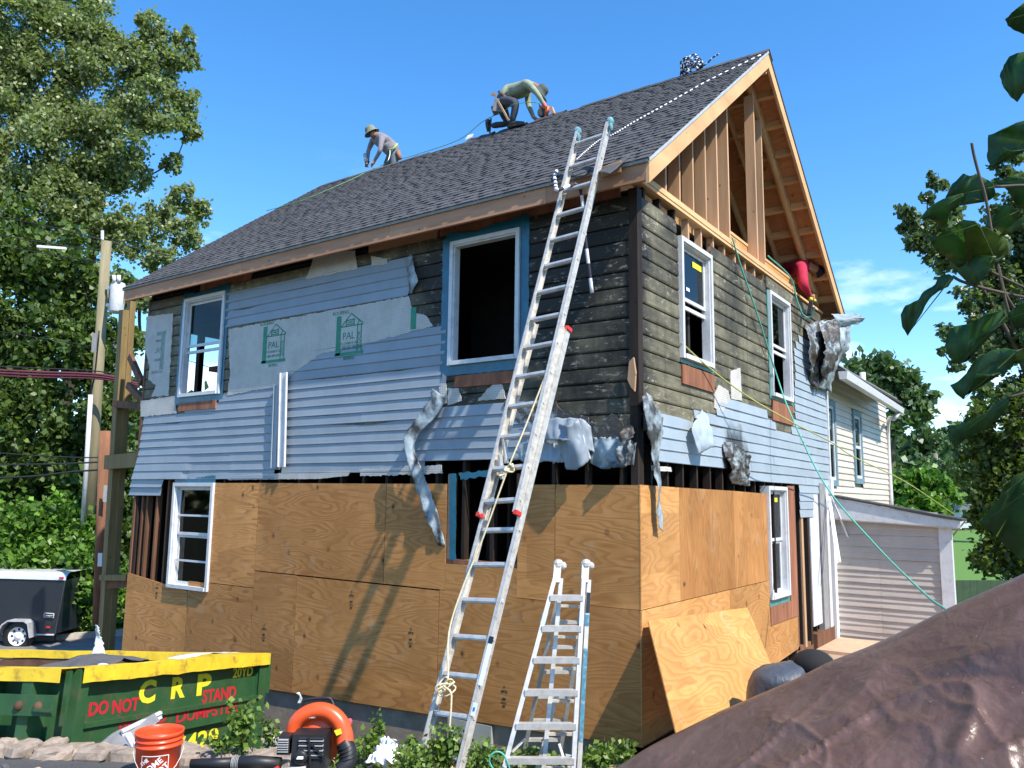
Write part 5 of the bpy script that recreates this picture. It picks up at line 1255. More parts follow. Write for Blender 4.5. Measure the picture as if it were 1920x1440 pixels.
# ================================================================== TARP
tp = [(1060, 1500), (1165, 1440), (1220, 1405), (1285, 1372), (1350, 1340), (1390, 1322), (1420, 1309), (1500, 1275), (1571, 1240), (1640, 1213), (1700, 1186), (1800, 1138), (1920, 1083), (2100, 1000), (2350, 900)]
rows = []; NT = 150
tl = [Vector((u, v, 0)) for u, v in tp]; tl = spline(tl, 20)
for i in range(NT+1):
    row = []; t = i/NT
    for p in tl:
        u, v = p.x, p.y
        dr_ = 4.9 - .9*sm((u-1100)/1100)
        if t < .12:
            k = 1-t/.12; q = DP(u, v, dr_+.0) + Bk*(.9*k) - U_*(1.3*k*k)
        else:
            k = (t-.12)/.88; q = DP(u, v, dr_) - Bk*(2.7*k) - U_*(.40*k+.55*k*k) + Rr*(.25*k)
            q += U_*(.10*sin(pi*min(1, k*1.1)))
        X_t, Y_t = q.x*.82+q.y*.57, -q.x*.57+q.y*.82
        w1 = noise.noise(Vector((X_t*.9, Y_t*.9, 2.))); w2 = noise.noise(Vector((X_t*1.1, Y_t*1.1, 8.)))
        def rg(a_, b_, z_): return 1-min(1, abs(noise.noise(Vector((a_, b_, z_))))*3.2)
        big_ = .11*noise.noise(Vector((X_t*.95+w2*.5, Y_t*1.1+w1*.5, 5.)))
        f1 = .10*rg(X_t*.6+w1*.5, Y_t*1.3+w2*.4, 4.)**4; f2_ = .07*rg(X_t*1.5+w2*.5, Y_t*2.2-w1*.5, 11.)**4; f3 = random.uniform(-.0016, .0016) + .020*rg(X_t*4+w1*2, Y_t*3.6+w2*2, 17.)**2 + .007*rg(X_t*10+w1*2, Y_t*9+w2*2, 27.)**2
        s_w = X_t*.62 + w1*.55 + Y_t*.22 + .35; sw = s_w-math.floor(s_w); saw = (sw/.10 if sw < .10 else (1-sw)/.90); msk = sm((noise.noise(Vector((X_t*.45+3, Y_t*.6, 33.)))+.25)*3)
        big_ += .27*saw*msk*sm((t-.2)*4)
        kk = min(1, abs(t-.12)*2.2)
        q += (U_-Bk*.4)*((big_+f1+f2_+f3-.03)*kk)
        row.append(q)
    rows.append(row)
mb = MB(); mb.grid(rows)
def tarp_mat():
    mt, t, b = newmat('brown_tarp')
    c = ramp(t, noise_n(t, 3, 6, .65), [(.3, (.10, .054, .040)), (.7, (.145, .086, .066))])
    fib = ramp(t, noise_n(t, 7, 8, .72), [(.45, 0.), (.72, .30)]); c = mix(t, fib, c, (.22, .15, .125))
    c = mix(t, ramp(t, noise_n(t, 26, 6, .8), [(.665, 0.), (.685, .9)]), c, (.55, .48, .44))
    t.links.new(c, b.inputs['Base Color']); b.inputs['Roughness'].default_value = .33; b.inputs['Specular IOR Level'].default_value = .55
    v1 = N(t, 'ShaderNodeTexVoronoi', feature='DISTANCE_TO_EDGE'); v1.inputs['Scale'].default_value = 9
    wv = N(t, 'ShaderNodeTexNoise'); wv.inputs['Scale'].default_value = 3.; cc2 = N(t, 'ShaderNodeTexCoord'); t.links.new(cc2.outputs['Object'], wv.inputs['Vector'])
    va = N(t, 'ShaderNodeVectorMath', operation='MULTIPLY_ADD'); t.links.new(wv.outputs['Color'], va.inputs[0]); va.inputs[1].default_value = (.5, .5, .5); t.links.new(cc2.outputs['Object'], va.inputs[2]); t.links.new(va.outputs[0], v1.inputs['Vector'])
    hgt = mix(t, .5, v1.outputs['Distance'], noise_n(t, 16, 6, .6)); bump(t, b, hgt, .5, .022)
    return mt
ob = mb.build('tarp', tarp_mat(), None, True); tag(ob, 'wrinkled brown plastic tarp covering a pile in the lower right foreground', 'tarp')
tube_pts = None

# ================================================================== REAR WING AND LEAN-TO
rear = empty('rear_house', (-2.5, 10.5, 0), 'cream sided rear house with blue grey window trim and white gutter behind the burnt house', 'house')
RX = -.2; yR = XP(1664, 850, RX).y; ez = 4.72
box('wall', (-6, 7.6, .0), (RX-.03, yR, ez-.05), CREAM, rear)
def WR(s, z, o=0.): return Vector((RX+o, s, z))
wq = [(8.42, 8.98, 2.45, 4.16), (10.30, 11.10, 2.60, 4.22)]
a_ = XP(1552, 750, RX); b_ = XP(1568, 912, RX); c_ = XP(1595, 768, RX); e_ = XP(1617, 908, RX)
wq = [(a_.y-.55, b_.y-.0, b_.z, a_.z), (c_.y, e_.y, e_.z, c_.z)]
z = .6
while z < ez-.05:
    for p, q in hole_cut(7.62, yR, z, z+.125, wq):
        mb = MB(); rows = []
        n = 10
        for j in range(n+1):
            s = p+(q-p)*j/n; rows.append([WR(s, z+.127, .002), WR(s, z+.012, .020), WR(s, z+.002, .018), WR(s, z+.001, .0)])
        mb.grid(rows); mb.build('siding_strip', CREAM, rear)
    z += .125
BTRIM = simple('blue_grey_trim', (.16, .25, .29), .5, var=.08)
for (s0, s1, z0, z1) in wq:
    mb = MB()
    for a, b, c, d in ((s0-.0, s0+.10, z0, z1), (s1-.10, s1, z0, z1), (s0+.10, s1-.10, z1-.10, z1), (s0+.10, s1-.10, z0, z0+.11)):
        mb.hexa([WR(a, c, 0), WR(b, c, 0), WR(b, c, .05), WR(a, c, .05), WR(a, d, 0), WR(b, d, 0), WR(b, d, .05), WR(a, d, .05)])
    wn_ = mb.build('window', BTRIM, rear); mb = MB()
    for a, b, c, d in ((s0+.10, s0+.15, z0+.11, z1-.10), (s1-.15, s1-.10, z0+.11, z1-.10), (s0+.15, s1-.15, z1-.16, z1-.10), (s0+.15, s1-.15, z0+.11, z0+.17), (s0+.15, s1-.15, (z0+z1)/2-.03, (z0+z1)/2+.03)):
        mb.hexa([WR(a, c, 0), WR(b, c, 0), WR(b, c, .03), WR(a, c, .03), WR(a, d, 0), WR(b, d, 0), WR(b, d, .03), WR(a, d, .03)])
    mb.build('sash', WHITE, wn_); g = MB(); g.quad(WR(s0+.15, z0+.15, .012), WR(s1-.15, z0+.15, .012), WR(s1-.15, z1-.15, .012), WR(s0+.15, z1-.15, .012)); g.build('pane', GLASS, wn_)
    box('curtain', WR(s0+.12, z0+.12, -.028), WR(s1-.12, z1-.12, -.020), GREYP, wn_)
g0 = XP(1553, 682, .28); g1 = XP(1687, 768, .28)
mb = MB(); mb.hexa([(.24, 7.5, g0.z-.14), (.36, 7.5, g0.z-.14), (.36, g1.y, g1.z-.10), (.24, g1.y, g1.z-.10), (.22, 7.5, g0.z), (.38, 7.5, g0.z), (.38, g1.y, g1.z+.02), (.22, g1.y, g1.z+.02)]); mb.build('gutter', WHITE, rear)
mb = MB(); mb.hexa([(RX, 7.5, ez-.04), (.24, 7.5, ez-.04), (.24, g1.y, ez-.04), (RX, g1.y, ez-.04), (RX, 7.5, ez-.02), (.24, 7.5, ez-.02), (.24, g1.y, ez-.02), (RX, g1.y, ez-.02)]); mb.build('soffit', GREYP, rear)
mb = MB(); mb.hexa([(.34, 7.5, g0.z-.01), (.34, g1.y, g0.z-.01), (-4.5, g1.y, g0.z+1.7), (-4.5, 7.5, g0.z+1.7), (.34, 7.5, g0.z+.03), (.34, g1.y, g0.z+.03), (-4.5, g1.y, g0.z+1.74), (-4.5, 7.5, g0.z+1.74)]); mb.build('roof', SH_A, rear)
p = XP(1618, 715, -.6); tube('vent_pipe', [p-Vector((0, 0, .5)), p+Vector((0, 0, .22))], .07, WHITE, rear, 10)
q = XP(1665, 800, RX+.06); qb = XP(1663, 945, RX+.06)
tube('downspout', spline([(.30, g1.y-.25, g1.z-.10), (.22, g1.y-.4, g1.z-.25), (RX+.06, q.y, q.z), (RX+.06, q.y-.05, 2.0)], 5), .045, WHITE, rear, 6)

lean = empty('lean_to', (.9, 9, 0), 'low lean-to shed with taupe horizontal siding and white sloping fascia beside the rear house', 'shed')
LYP = 7.5; lx1 = YP(1766, 1050, LYP).x; ft0 = YP(1556, 932, LYP-.15); ft1 = YP(1800, 978, LYP-.15); fb0 = YP(1556, 972, LYP-.15); fb1 = YP(1800, 990, LYP-.15)
box('wall', (.03, LYP+.02, -.2), (lx1, 7.9, fb1.z+.02), TAUPE, lean)
z = -.25
def WL(s, z, o=0.): return Vector((s, LYP-o, z))
while z < ft0.z:
    zt = fb0.z + (fb1.z-fb0.z)*.5
    if z > zt+.05: break
    x0, x1 = .05, lx1-.02
    for jn in ((x0, .75), (.752, x1)):
        mb = MB(); rows = []; n = 14
        for j in range(n+1):
            s = jn[0]+(jn[1]-jn[0])*j/n; e = .006*noise.noise(Vector((s*2.2, z*4, 0))); y0 = .004 if jn[0] < .7 else .0
            rows.append([WL(s, z+.200+e, .004+y0), WL(s, z+.115, .022+y0+e), WL(s, z+.100, .010+y0), WL(s, z+.020, .026+y0+e), WL(s, z+.008, .026+y0), WL(s, z+.0, .004)])
        mb.grid(rows); mb.build('siding_strip', TAUPE, lean)
    z += .200
mb = MB(); mb.hexa([(ft0.x, LYP-.17, fb0.z), (ft1.x, LYP-.17, fb1.z), (ft1.x, LYP-.14, fb1.z), (ft0.x, LYP-.14, fb0.z), (ft0.x, LYP-.17, ft0.z), (ft1.x, LYP-.17, ft1.z), (ft1.x, LYP-.14, ft1.z), (ft0.x, LYP-.14, ft0.z)]); mb.build('fascia_board', WHITE, lean)
mb = MB(); mb.hexa([(ft0.x, LYP-.2, ft0.z+.004), (ft1.x+.03, LYP-.2, ft1.z+.004), (ft1.x+.03, 8.0, ft1.z+.004), (ft0.x, 8.0, ft0.z+.004), (ft0.x, LYP-.2, ft0.z+.04), (ft1.x+.03, LYP-.2, ft1.z+.04), (ft1.x+.03, 8.0, ft1.z+.04), (ft0.x, 8.0, ft0.z+.04)]); mb.build('roof', SH_A, lean)
mb = MB(); mb.hexa([(ft0.x, LYP-.14, fb0.z-.02), (ft1.x, LYP-.14, fb1.z-.02), (ft1.x, LYP+.02, fb1.z-.02), (ft0.x, LYP+.02, fb0.z-.02), (ft0.x, LYP-.14, fb0.z), (ft1.x, LYP-.14, fb1.z), (ft1.x, LYP+.02, fb1.z), (ft0.x, LYP+.02, fb0.z)]); mb.build('soffit', WHITE, lean)
box('corner_trim', (lx1-.02, LYP-.05, -.2), (lx1+.16, LYP+.12, fb1.z), WHITE, lean)

# green board fence at the right edge
fen = empty('green_fence', DP(1825, 1130, 18), 'short green vertical board fence behind the brown tarp at the right', 'fence')
FG = simple('fence_green', (.055, .10, .05), .6, var=.15)
for k in range(12):
    u = 1793 + k*13; a = DP(u, 1150, 17.5); 
    t0 = DP(u, 1088, 17.5); mb = MB(); x_ = Rr*.145; b_ = Bk*.03
    mb.hexa([a, a+x_, a+x_+b_, a+b_, t0, t0+x_, t0+x_+b_, t0+b_]); mb.build('fence_board', FG, fen)
bar('fence_rail', DP(1790, 1092, 17.6), DP(1960, 1092, 17.6), .05, .09, FG, fen)

# ================================================================== TREES
def CL(lst, jit=0.): return [(DP(u, v, d), r*d/1521) for u, v, d, r in lst]
pop = [(40, 50, 25, 95), (130, 20, 26, 75), (190, 85, 26, 60), (60, 170, 25, 95), (150, 175, 25, 85), (240, 125, 26, 60), (285, 50, 26, 32), (300, 115, 26, 45), (345, 70, 26.5, 24), (348, 110, 26, 26), (285, 200, 25, 60), (338, 190, 26, 38), (352, 240, 26, 26),
       (40, 290, 24, 95), (130, 290, 25, 80), (215, 270, 25, 65), (60, 390, 24, 80), (150, 390, 25, 70), (245, 330, 26, 45), (322, 305, 26, 22), (345, 375, 26, 32), (378, 400, 26.5, 24), (300, 420, 25.5, 40), (230, 440, 25, 55), (350, 440, 25.5, 34), (300, 490, 25, 38), (262, 560, 25, 30), (268, 640, 25, 20),
       (-70, 100, 24, 110), (-70, 300, 24, 110), (-200, 150, 24, 120), (-200, 380, 24, 120)]
tree('poplar_tree', DP(60, 1120, 27), CL(pop), .12, 3300, LF_POP, 'very tall poplar with small glossy leaves against the sky at the upper left', trunk_r=.42, fork=.35, seed=1, sub=24, sig=.14)
mapl = [(30, 480, 22.5, 85), (110, 500, 22.5, 70), (160, 570, 22.5, 70), (60, 600, 22, 90), (225, 540, 23, 38), (30, 700, 22, 85), (120, 690, 22, 85), (215, 640, 22.5, 45), (60, 800, 21.5, 90), (150, 800, 22, 80), (225, 750, 22.5, 45), (90, 900, 21.5, 80), (200, 870, 22.5, 55), (10, 880, 21.5, 80), (235, 930, 23, 38), (240, 1010, 23, 35), (-80, 560, 21.5, 100), (-80, 750, 21.5, 100), (-80, 900, 21.5, 90), (160, 960, 22.5, 60)]
tree('maple_tree', DP(110, 1150, 23), CL(mapl), .17, 2200, LF_MAP, 'dense dark green maple behind the utility pole at the left', trunk_r=.3, fork=.3, seed=2, sub=12, sig=.19)
fill = [(-60, 960, 30, 80), (40, 960, 30, 80), (130, 960, 30, 80), (220, 960, 30, 70), (300, 980, 30, 60), (0, 1060, 30, 60), (90, 1060, 30, 60), (180, 1060, 30, 60), (260, 1080, 30, 60), (-150, 1000, 30, 90), (280, 880, 32, 40)]
w_ = leaves('far_woods', clump_pts(CL(fill), 700, 12, .22, 5), .34, LF_MAP, None); tag(w_, 'dark woods filling the gap behind the bushes at the left', 'woods', kind='stuff')
bushes = [([(20, 990, 19.7, 48), (80, 975, 19.7, 48), (45, 1040, 19.4, 50), (100, 1040, 19.4, 45)], 'bright green vine covered bush behind the black trailer'),
          ([(150, 1030, 19.5, 45), (185, 1000, 19.7, 28), (150, 1100, 19.3, 42), (190, 1080, 19.5, 28), (130, 1150, 19.3, 36), (175, 1150, 19.4, 28)], 'bright green vine covered bush between the trailer and the utility pole'),
          ([(222, 1120, 20.4, 22), (225, 1160, 20.3, 22), (232, 1080, 20.7, 20)], 'narrow strip of green bush seen between the wooden post and the house'),
          ([(-60, 1000, 19.7, 70), (-60, 1080, 19.5, 60), (-160, 1040, 19.7, 80)], 'green vine covered bush at the left edge behind the trailer')]
for i, (c, lb_) in enumerate(bushes):
    cc = CL(c); b0 = cc[0][0].copy(); b0.z = -1.02; t = empty('vine_bush', b0, lb_, 'bush', 'vine covered bushes along the street')
    mb = MB()
    for p_, r_ in cc: mb.tube(spline([b0, b0.lerp(p_, .6)+Vector((.2, 0, 0)), p_], 4), .03, 5, .01)
    mb.build('stems', BARK, t); leaves('foliage', clump_pts(cc, 3200, 12, .24, 20+i), .15, LF_BUSH, t, .5, seed=20+i)
# trees to the right of the house
farT = [(1600, 715, 62, 38), (1640, 700, 62, 42), (1685, 712, 62, 36), (1640, 760, 62, 45), (1700, 760, 62, 38), (1728, 740, 62, 22), (1720, 780, 62, 25), (1680, 800, 60, 30)]
tree('round_tree', DP(1670, 960, 62), CL(farT), .50, 330, LF_FAR, 'rounded mid green tree rising behind the rear house roof at the right', trunk_r=.4, seed=4, sub=12)
hill = [(1680+i*26, 850+14*sin(i*2.1), 95, 42) for i in range(16)] + [(1670+i*30, 900, 90, 45) for i in range(14)] + [(1670+i*30, 945, 85, 40) for i in range(14)]
w_ = leaves('hill_woods', clump_pts(CL(hill), 90, 12, .22, 6), .85, LF_FAR, None, .6); tag(w_, 'hazy wooded hillside in the distance at the right', 'woods', kind='stuff')
hr = []; rs_ = random.Random(5)
for k in range(60):
    a = radians(rs_.uniform(0, 360)); d_ = rs_.uniform(110, 170); hr.append(((CAMP.x+d_*sin(a), CAMP.y+d_*cos(a), rs_.uniform(2, 6)), rs_.uniform(7, 11)))
w_ = leaves('horizon_woods', clump_pts(hr, 14, 12, .25, 8), 1.6, LF_FAR, None, .6); tag(w_, 'distant belt of woods along the horizon', 'woods', kind='stuff')
for i, (c, lb_, dn_) in enumerate((([(1695, 925, 36, 34), (1730, 915, 36, 36), (1765, 930, 36, 34), (1740, 960, 35, 32), (1700, 960, 35, 24)], 'yellow green bush beyond the lean-to roof', 1000),
                              ([(1765, 880, 48, 30), (1800, 900, 48, 35), (1850, 930, 48, 40), (1780, 850, 50, 26)], 'dark bush higher up the slope behind the yellow green bush', 600))):
    cc = CL(c); b0 = cc[0][0].copy(); b0.z = 0; t = empty('far_bush', b0, lb_, 'bush', 'bushes on the slope behind the lean-to'); mb = MB()
    for p_, r_ in cc: mb.tube([b0, p_], .06, 5, .02)
    mb.build('stems', BARK, t); leaves('foliage', clump_pts(cc, dn_, 12, .22, 30+i), .26, LF_BUSH if i == 0 else LF_FAR, t, .5, seed=30+i)
hed = [(1900, 770, 18.2, 50), (1850, 810, 18.9, 45), (1920, 840, 18.2, 60), (1840, 870, 18.9, 45), (1880, 920, 18.2, 60), (1845, 960, 18.9, 35), (1905, 990, 18.2, 60), (1870, 1040, 18.2, 40), (1930, 1060, 18.2, 50), (1980, 900, 18.2, 90), (1980, 760, 18.2, 80), (1835, 1055, 19.6, 18)]
tree('hedge_tree', DP(1900, 1110, 18.8), CL(hed), .13, 2600, LF_HEDGE, 'leafy olive green hedge tree at the right edge below the big leaves', trunk_r=.12, seed=6, sub=12, up=.5)
rt = [(1688, 398, 19.3, 15), (1705, 415, 19.3, 18), (1728, 425, 19.3, 24), (1755, 440, 19.3, 34), (1745, 338, 19.3, 13), (1762, 350, 19.3, 15), (1738, 372, 19.3, 13), (1785, 400, 20.0, 26), (1690, 430, 19.3, 10), (1712, 455, 19.3, 20), (1740, 475, 19.3, 22), (1775, 480, 20.0, 36), (1875, 300, 20.0, 18), (1885, 330, 20.0, 20), (1912, 290, 20.0, 18), (1905, 345, 20.0, 25),
      (1815, 480, 20.4, 40), (1870, 440, 20.6, 45), (1920, 420, 20.6, 50), (1850, 530, 20.4, 42), (1910, 520, 20.6, 55), (1810, 560, 20.0, 22), (1840, 590, 20.2, 34), (1890, 600, 20.6, 50), (1775, 622, 19.8, 18), (1800, 640, 19.8, 20), (1830, 650, 20.2, 28), (1768, 660, 19.8, 10), (1790, 685, 19.8, 15), (1880, 670, 20.6, 45), (1850, 720, 20.2, 24), (1838, 750, 20.2, 14), (1900, 730, 20.6, 40), (1980, 450, 20.6, 90), (1980, 620, 20.6, 90)]
tree('boxelder_tree', DP(2050, 1100, 21), CL(rt), .13, 3300, LF_RT, 'dark slender leaved tree silhouetted behind the big leaves at the right', trunk_r=.16, seed=7, sub=10, sig=.2, twig=.015)

# ================================================================== BIG LEAVES CLOSE BY
def bigleaf_mat(nm, lo, hi):
    mt, t, b = newmat(nm); c = ramp(t, noise_n(t, 14, 5, .6), [(.3, lo), (.7, hi)]); c = mix(t, ramp(t, noise_n(t, 40, 6, .75), [(.66, 0.), (.72, .7)]), c, (.10, .07, .02))
    t.links.new(c, b.inputs['Base Color']); b.inputs['Roughness'].default_value = .42
    tl = N(t, 'ShaderNodeBsdfTranslucent'); t.links.new(mix(t, 1., c, (1.3, 1.5, .4), 'MULTIPLY'), tl.inputs[0]); ms = N(t, 'ShaderNodeMixShader'); ms.inputs[0].default_value = .5
    t.links.new(b.outputs[0], ms.inputs[1]); t.links.new(tl.outputs[0], ms.inputs[2]); t.links.new(ms.outputs[0], t.nodes['Material Output'].inputs[0]); bump(t, b, noise_n(t, 25, 5), .3, .01); return mt
BL = bigleaf_mat('big_leaf', (.035, .095, .028), (.085, .17, .055)); BLY = bigleaf_mat('big_leaf_yellowing', (.06, .10, .015), (.13, .17, .03))
plant = empty('big_leaf_plant', DP(2120, 1350, 2.9), 'plant with very large drooping dark green leaves close by at the right edge', 'plant')
big = [
 ([(1885, 36), (1902, 20), (1925, 2), (1950, -10), (1950, 60), (1928, 66), (1905, 58), (1890, 48)], (1950, 20), (1885, 38), 2.5, BL),
 ([(1875, 143), (1882, 122), (1893, 106), (1906, 100), (1950, 92), (1952, 150), (1925, 168), (1912, 184), (1908, 191), (1896, 182), (1882, 165)], (1950, 120), (1908, 190), 2.5, BL),
 ([(1853, 253), (1880, 246), (1905, 230), (1950, 218), (1955, 265), (1925, 280), (1898, 285), (1880, 276), (1870, 300), (1861, 314), (1851, 298), (1852, 275)], (1952, 240), (1860, 312), 2.4, BL),
 ([(1724, 411), (1740, 390), (1768, 373), (1806, 362), (1800, 385), (1780, 400), (1774, 425), (1766, 434), (1758, 420), (1742, 410)], (1806, 366), (1726, 411), 2.5, BL),
 ([(1772, 372), (1786, 345), (1806, 326), (1818, 330), (1830, 326), (1862, 342), (1868, 365), (1850, 378), (1825, 372), (1800, 386)], (1866, 350), (1776, 370), 2.6, BL),
 ([(1744, 450), (1780, 430), (1806, 412), (1830, 414), (1836, 430), (1815, 460), (1810, 497), (1796, 502), (1770, 478), (1750, 462)], (1834, 420), (1746, 451), 2.35, BL),
 ([(1812, 432), (1846, 424), (1880, 444), (1901, 460), (1888, 478), (1866, 488), (1846, 510), (1820, 506), (1808, 478)], (1835, 424), (1866, 490), 2.3, BLY),
 ([(1778, 492), (1812, 478), (1868, 480), (1860, 502), (1840, 520), (1828, 541), (1812, 528), (1796, 512)], (1862, 482), (1828, 540), 2.35, BL),
 ([(1866, 338), (1900, 332), (1950, 335), (1955, 395), (1925, 400), (1905, 385), (1892, 360)], (1950, 350), (1868, 340), 2.45, BL),
 ([(1872, 445), (1900, 418), (1950, 380), (1955, 420), (1925, 425), (1895, 436)], (1955, 400), (1874, 443), 2.2, BLY),
 ([(1855, 418), (1880, 385), (1915, 392), (1905, 420), (1880, 438)], (1910, 395), (1858, 420), 2.5, BL),
 ([(1754, 533), (1758, 520), (1780, 514), (1790, 520), (1778, 538), (1760, 546), (1742, 562), (1722, 598), (1702, 630), (1692, 613), (1689, 590), (1698, 573), (1722, 562), (1732, 546)], (1786, 518), (1700, 628), 2.4, BL),
 ([(1772, 648), (1776, 626), (1790, 612), (1820, 606), (1850, 588), (1882, 582), (1892, 600), (1868, 616), (1840, 630), (1815, 640), (1813, 678), (1798, 684), (1780, 670)], (1888, 590), (1800, 680), 2.4, BL),
 ([(1781, 722), (1796, 715), (1812, 700), (1832, 672), (1856, 658), (1884, 652), (1910, 658), (1898, 688), (1872, 702), (1850, 704), (1830, 700), (1818, 728), (1806, 749), (1792, 738)], (1902, 662), (1806, 748), 2.3, BL),
 ([(1777, 801), (1812, 792), (1846, 776), (1868, 752), (1890, 744), (1893, 758), (1872, 786), (1842, 806), (1812, 822), (1792, 839), (1780, 826)], (1890, 750), (1782, 826), 2.3, BL),
 ([(1898, 664), (1925, 650), (1955, 640), (1955, 684), (1925, 682), (1902, 682)], (1955, 660), (1900, 676), 2.2, BLY),
 ([(1882, 592), (1910, 572), (1955, 545), (1955, 600), (1920, 612), (1895, 616)], (1955, 575), (1884, 600), 2.35, BL),
 ([(1836, 980), (1862, 948), (1895, 915), (1955, 870), (1960, 1050), (1920, 1052), (1890, 1030), (1862, 1000)], (1955, 900), (1838, 982), 2.2, BL),
 ([(1868, 952), (1880, 915), (1905, 890), (1950, 872), (1950, 920), (1910, 940)], (1950, 890), (1870, 950), 2.3, BLY)]
for i, (ol, base_, tip_, d_, mt_) in enumerate(big):
    b_ = Vector((base_[0], base_[1], 0)); t_ = Vector((tip_[0], tip_[1], 0)); ax = (t_-b_); L = ax.length; ax.normalize(); nx_ = Vector((-ax.y, ax.x, 0))
    O = []
    for k in range(len(ol)):          # finer, slightly wavy outline
        a = Vector((ol[k][0], ol[k][1], 0)); c = Vector((ol[(k+1) % len(ol)][0], ol[(k+1) % len(ol)][1], 0))
        for q in range(3): p_ = a.lerp(c, q/3); O.append(p_ + (nx_*noise.noise(p_*.09)*2.2 if q else Vector()))
    def to3(p_, lift=0.):
        s_ = (p_-b_).dot(ax)/L; l_ = (p_-b_).dot(nx_)/L
        return DP(p_.x, p_.y, d_ + .10*s_ + .16*abs(l_) - .03*sin(s_*3) + .012*noise.noise(Vector((s_*5, l_*7, i))))
    bm = bmesh.new(); rim_ = [bm.verts.new(to3(p_)) for p_ in O]; f_ = bm.faces.new(rim_)
    bmesh.ops.triangulate(bm, faces=[f_]); bmesh.ops.subdivide_edges(bm, edges=bm.edges[:], cuts=1, use_grid_fill=True)
    bmesh.ops.recalc_face_normals(bm, faces=bm.faces); me = bpy.data.meshes.new('leaf'); bm.to_mesh(me); bm.free(); me.materials.append(mt_)
    me.polygons.foreach_set('use_smooth', [True]*len(me.polygons)); ob = bpy.data.objects.new('leaf', me); COL.objects.link(ob); setparent(ob, plant)
    so_ = ob.modifiers.new('thickness', 'SOLIDIFY'); so_.thickness = .0015
    vv = [to3(b_.lerp(t_, k/6))-CFW*.003 for k in range(7)]; mb = MB(); mb.tube(vv, .0022, 5, .0008); mb.build('vein', BLY, ob)
tube('main_stem', spline([DP(2120, 1500, 2.9), DP(2060, 1000, 2.75), DP(2040, 600, 2.6), DP(2030, 200, 2.5), DP(2020, -150, 2.5)], 6), .018, BARK, plant, 8, .010)
for pts in ([(1950, 20), (2020, -60)], [(1950, 120), (2025, 60)], [(1952, 240), (2028, 200)], [(1955, 400), (2035, 430)], [(1955, 900), (2055, 1000)], [(1866, 350), (1950, 350), (2030, 380)], [(1786, 518), (1810, 530), (1885, 550), (2040, 580)], [(1868, 300), (1830, 265), (1822, 268), (1826, 290), (1835, 325), (1850, 380), (1870, 500), (1900, 620)], [(1835, 424), (1860, 470), (1872, 500), (1890, 560), (1960, 650), (2042, 720)], [(1890, 745), (1960, 735), (2046, 780)], [(1890, 592), (1960, 610), (2042, 680)], [(1900, 660), (1960, 655), (2044, 720)], [(1820, 440), (1850, 500), (1880, 520), (1960, 560), (2040, 620)]):
    if pts[0] == (1868, 300): pts = pts[2:]
    tube('stem', spline([DP(u, v, 2.45 if u < 2000 else 2.6) for u, v in pts], 6), .0045, BARK, plant, 6)

# ================================================================== POLES, POST, WIRES
GR = -1.05
pole = empty('utility_pole', DP(155, 1130, 20), 'tall round utility pole with a grey transformer and white conduit', 'utility pole')
P0 = DP(156, 1125, 20); P1 = DP(200, 452, 20)
tube('shaft', [P0, P1], .15, POLEW, pole, 14, r1=.115)
mb = MB(); tc_ = DP(220, 555, 19.8); mb.lathe([(.001, -.42), (.15, -.42), (.17, -.38), (.175, .26), (.15, .32), (.001, .34)], tc_, 20); tr_ = mb.build('transformer', simple('transformer_grey', (.55, .56, .56), .4), pole, True)
for du, dv in ((-6, -40), (3, -42)): tube('bushing', [DP(220+du, 530, 19.7), DP(220+du, 516, 19.7)], .045, WHITE2, tr_, 8)
for v in (540, 572): bar('bracket', DP(200, v, 19.9), DP(214, v, 19.8), .05, .08, STEELW, pole)
tube('conduit', [DP(155, 985, 19.6), DP(170, 740, 19.6)], .055, WHITE, pole, 8); tube('conduit_cable', spline([DP(170, 740, 19.6), DP(174, 720, 19.6), DP(178, 700, 19.6), DP(186, 620, 19.6)], 5), .02, DARK, pole, 6)
bar('mast_insulator', DP(192, 452, 20), DP(192, 432, 20), .05, .05, WHITE2, pole); bar('meter_box', DP(176, 660, 19.5), DP(178, 625, 19.5), .10, .08, GREYP, pole)
mb = MB(); mb.obox(DP(70, 462, 21), DP(124, 466, 21), .06, .06); tag(mb.build('line_spacer', WHITE2), 'white line guard tube on the uppermost wire in front of the poplar', 'line guard')
stub = empty('old_pole', DP(185, 1180, 17.5), 'short weathered reddish pole stub with number plates in front of the tall pole', 'pole')
tube('shaft', [DP(184, 1170, 17.2), DP(197, 808, 17.2)], .12, simple('red_old_pole', (.22, .10, .055), .9, var=.4, scale=6, bmp=.7, bscale=18, stretch=(1, 1, .12)), stub, 12, r1=.11)
for v0, v1 in ((1037, 1062), (910, 941)):
    box_b = MB(); box_b.obox(DP(187, v1, 16.95) if v0 > 1000 else DP(197, v1, 16.95), DP(188, v0, 16.95) if v0 > 1000 else DP(199, v0, 16.95), .09, .012, up=-CFW); box_b.build('number_plate', WHITE2 if v0 > 1000 else STEELW, stub)
post = empty('timber_post', DP(195, 1222, 15.5), 'thick greenish treated timber post with cross beams at the left end of the house', 'post')
PD = 15.3
pa, pb_ = DP(193, 1240, PD), DP(236, 582, PD)
mb = MB(); mb.obox(pa, pb_, .17, .26, up=-Bk+Rr*.9); mb.build('post', TREATED, post)
mb = MB(); o_ = Rr*.12+U_*.0; mb.obox(pa+o_, DP(246, 575, PD)+Vector((0, 0, .1)), .10, .2, up=-Bk+Rr*.9); mb.build('post', TREATED, post)
bar('cross_beam', DP(200, 867, 15.2), DP(262, 862, 14.6), .1, .26, TREATED, post); bar('cross_beam', DP(215, 757, 15.2), DP(268, 762, 14.4), .08, .13, OLDWOOD, post)
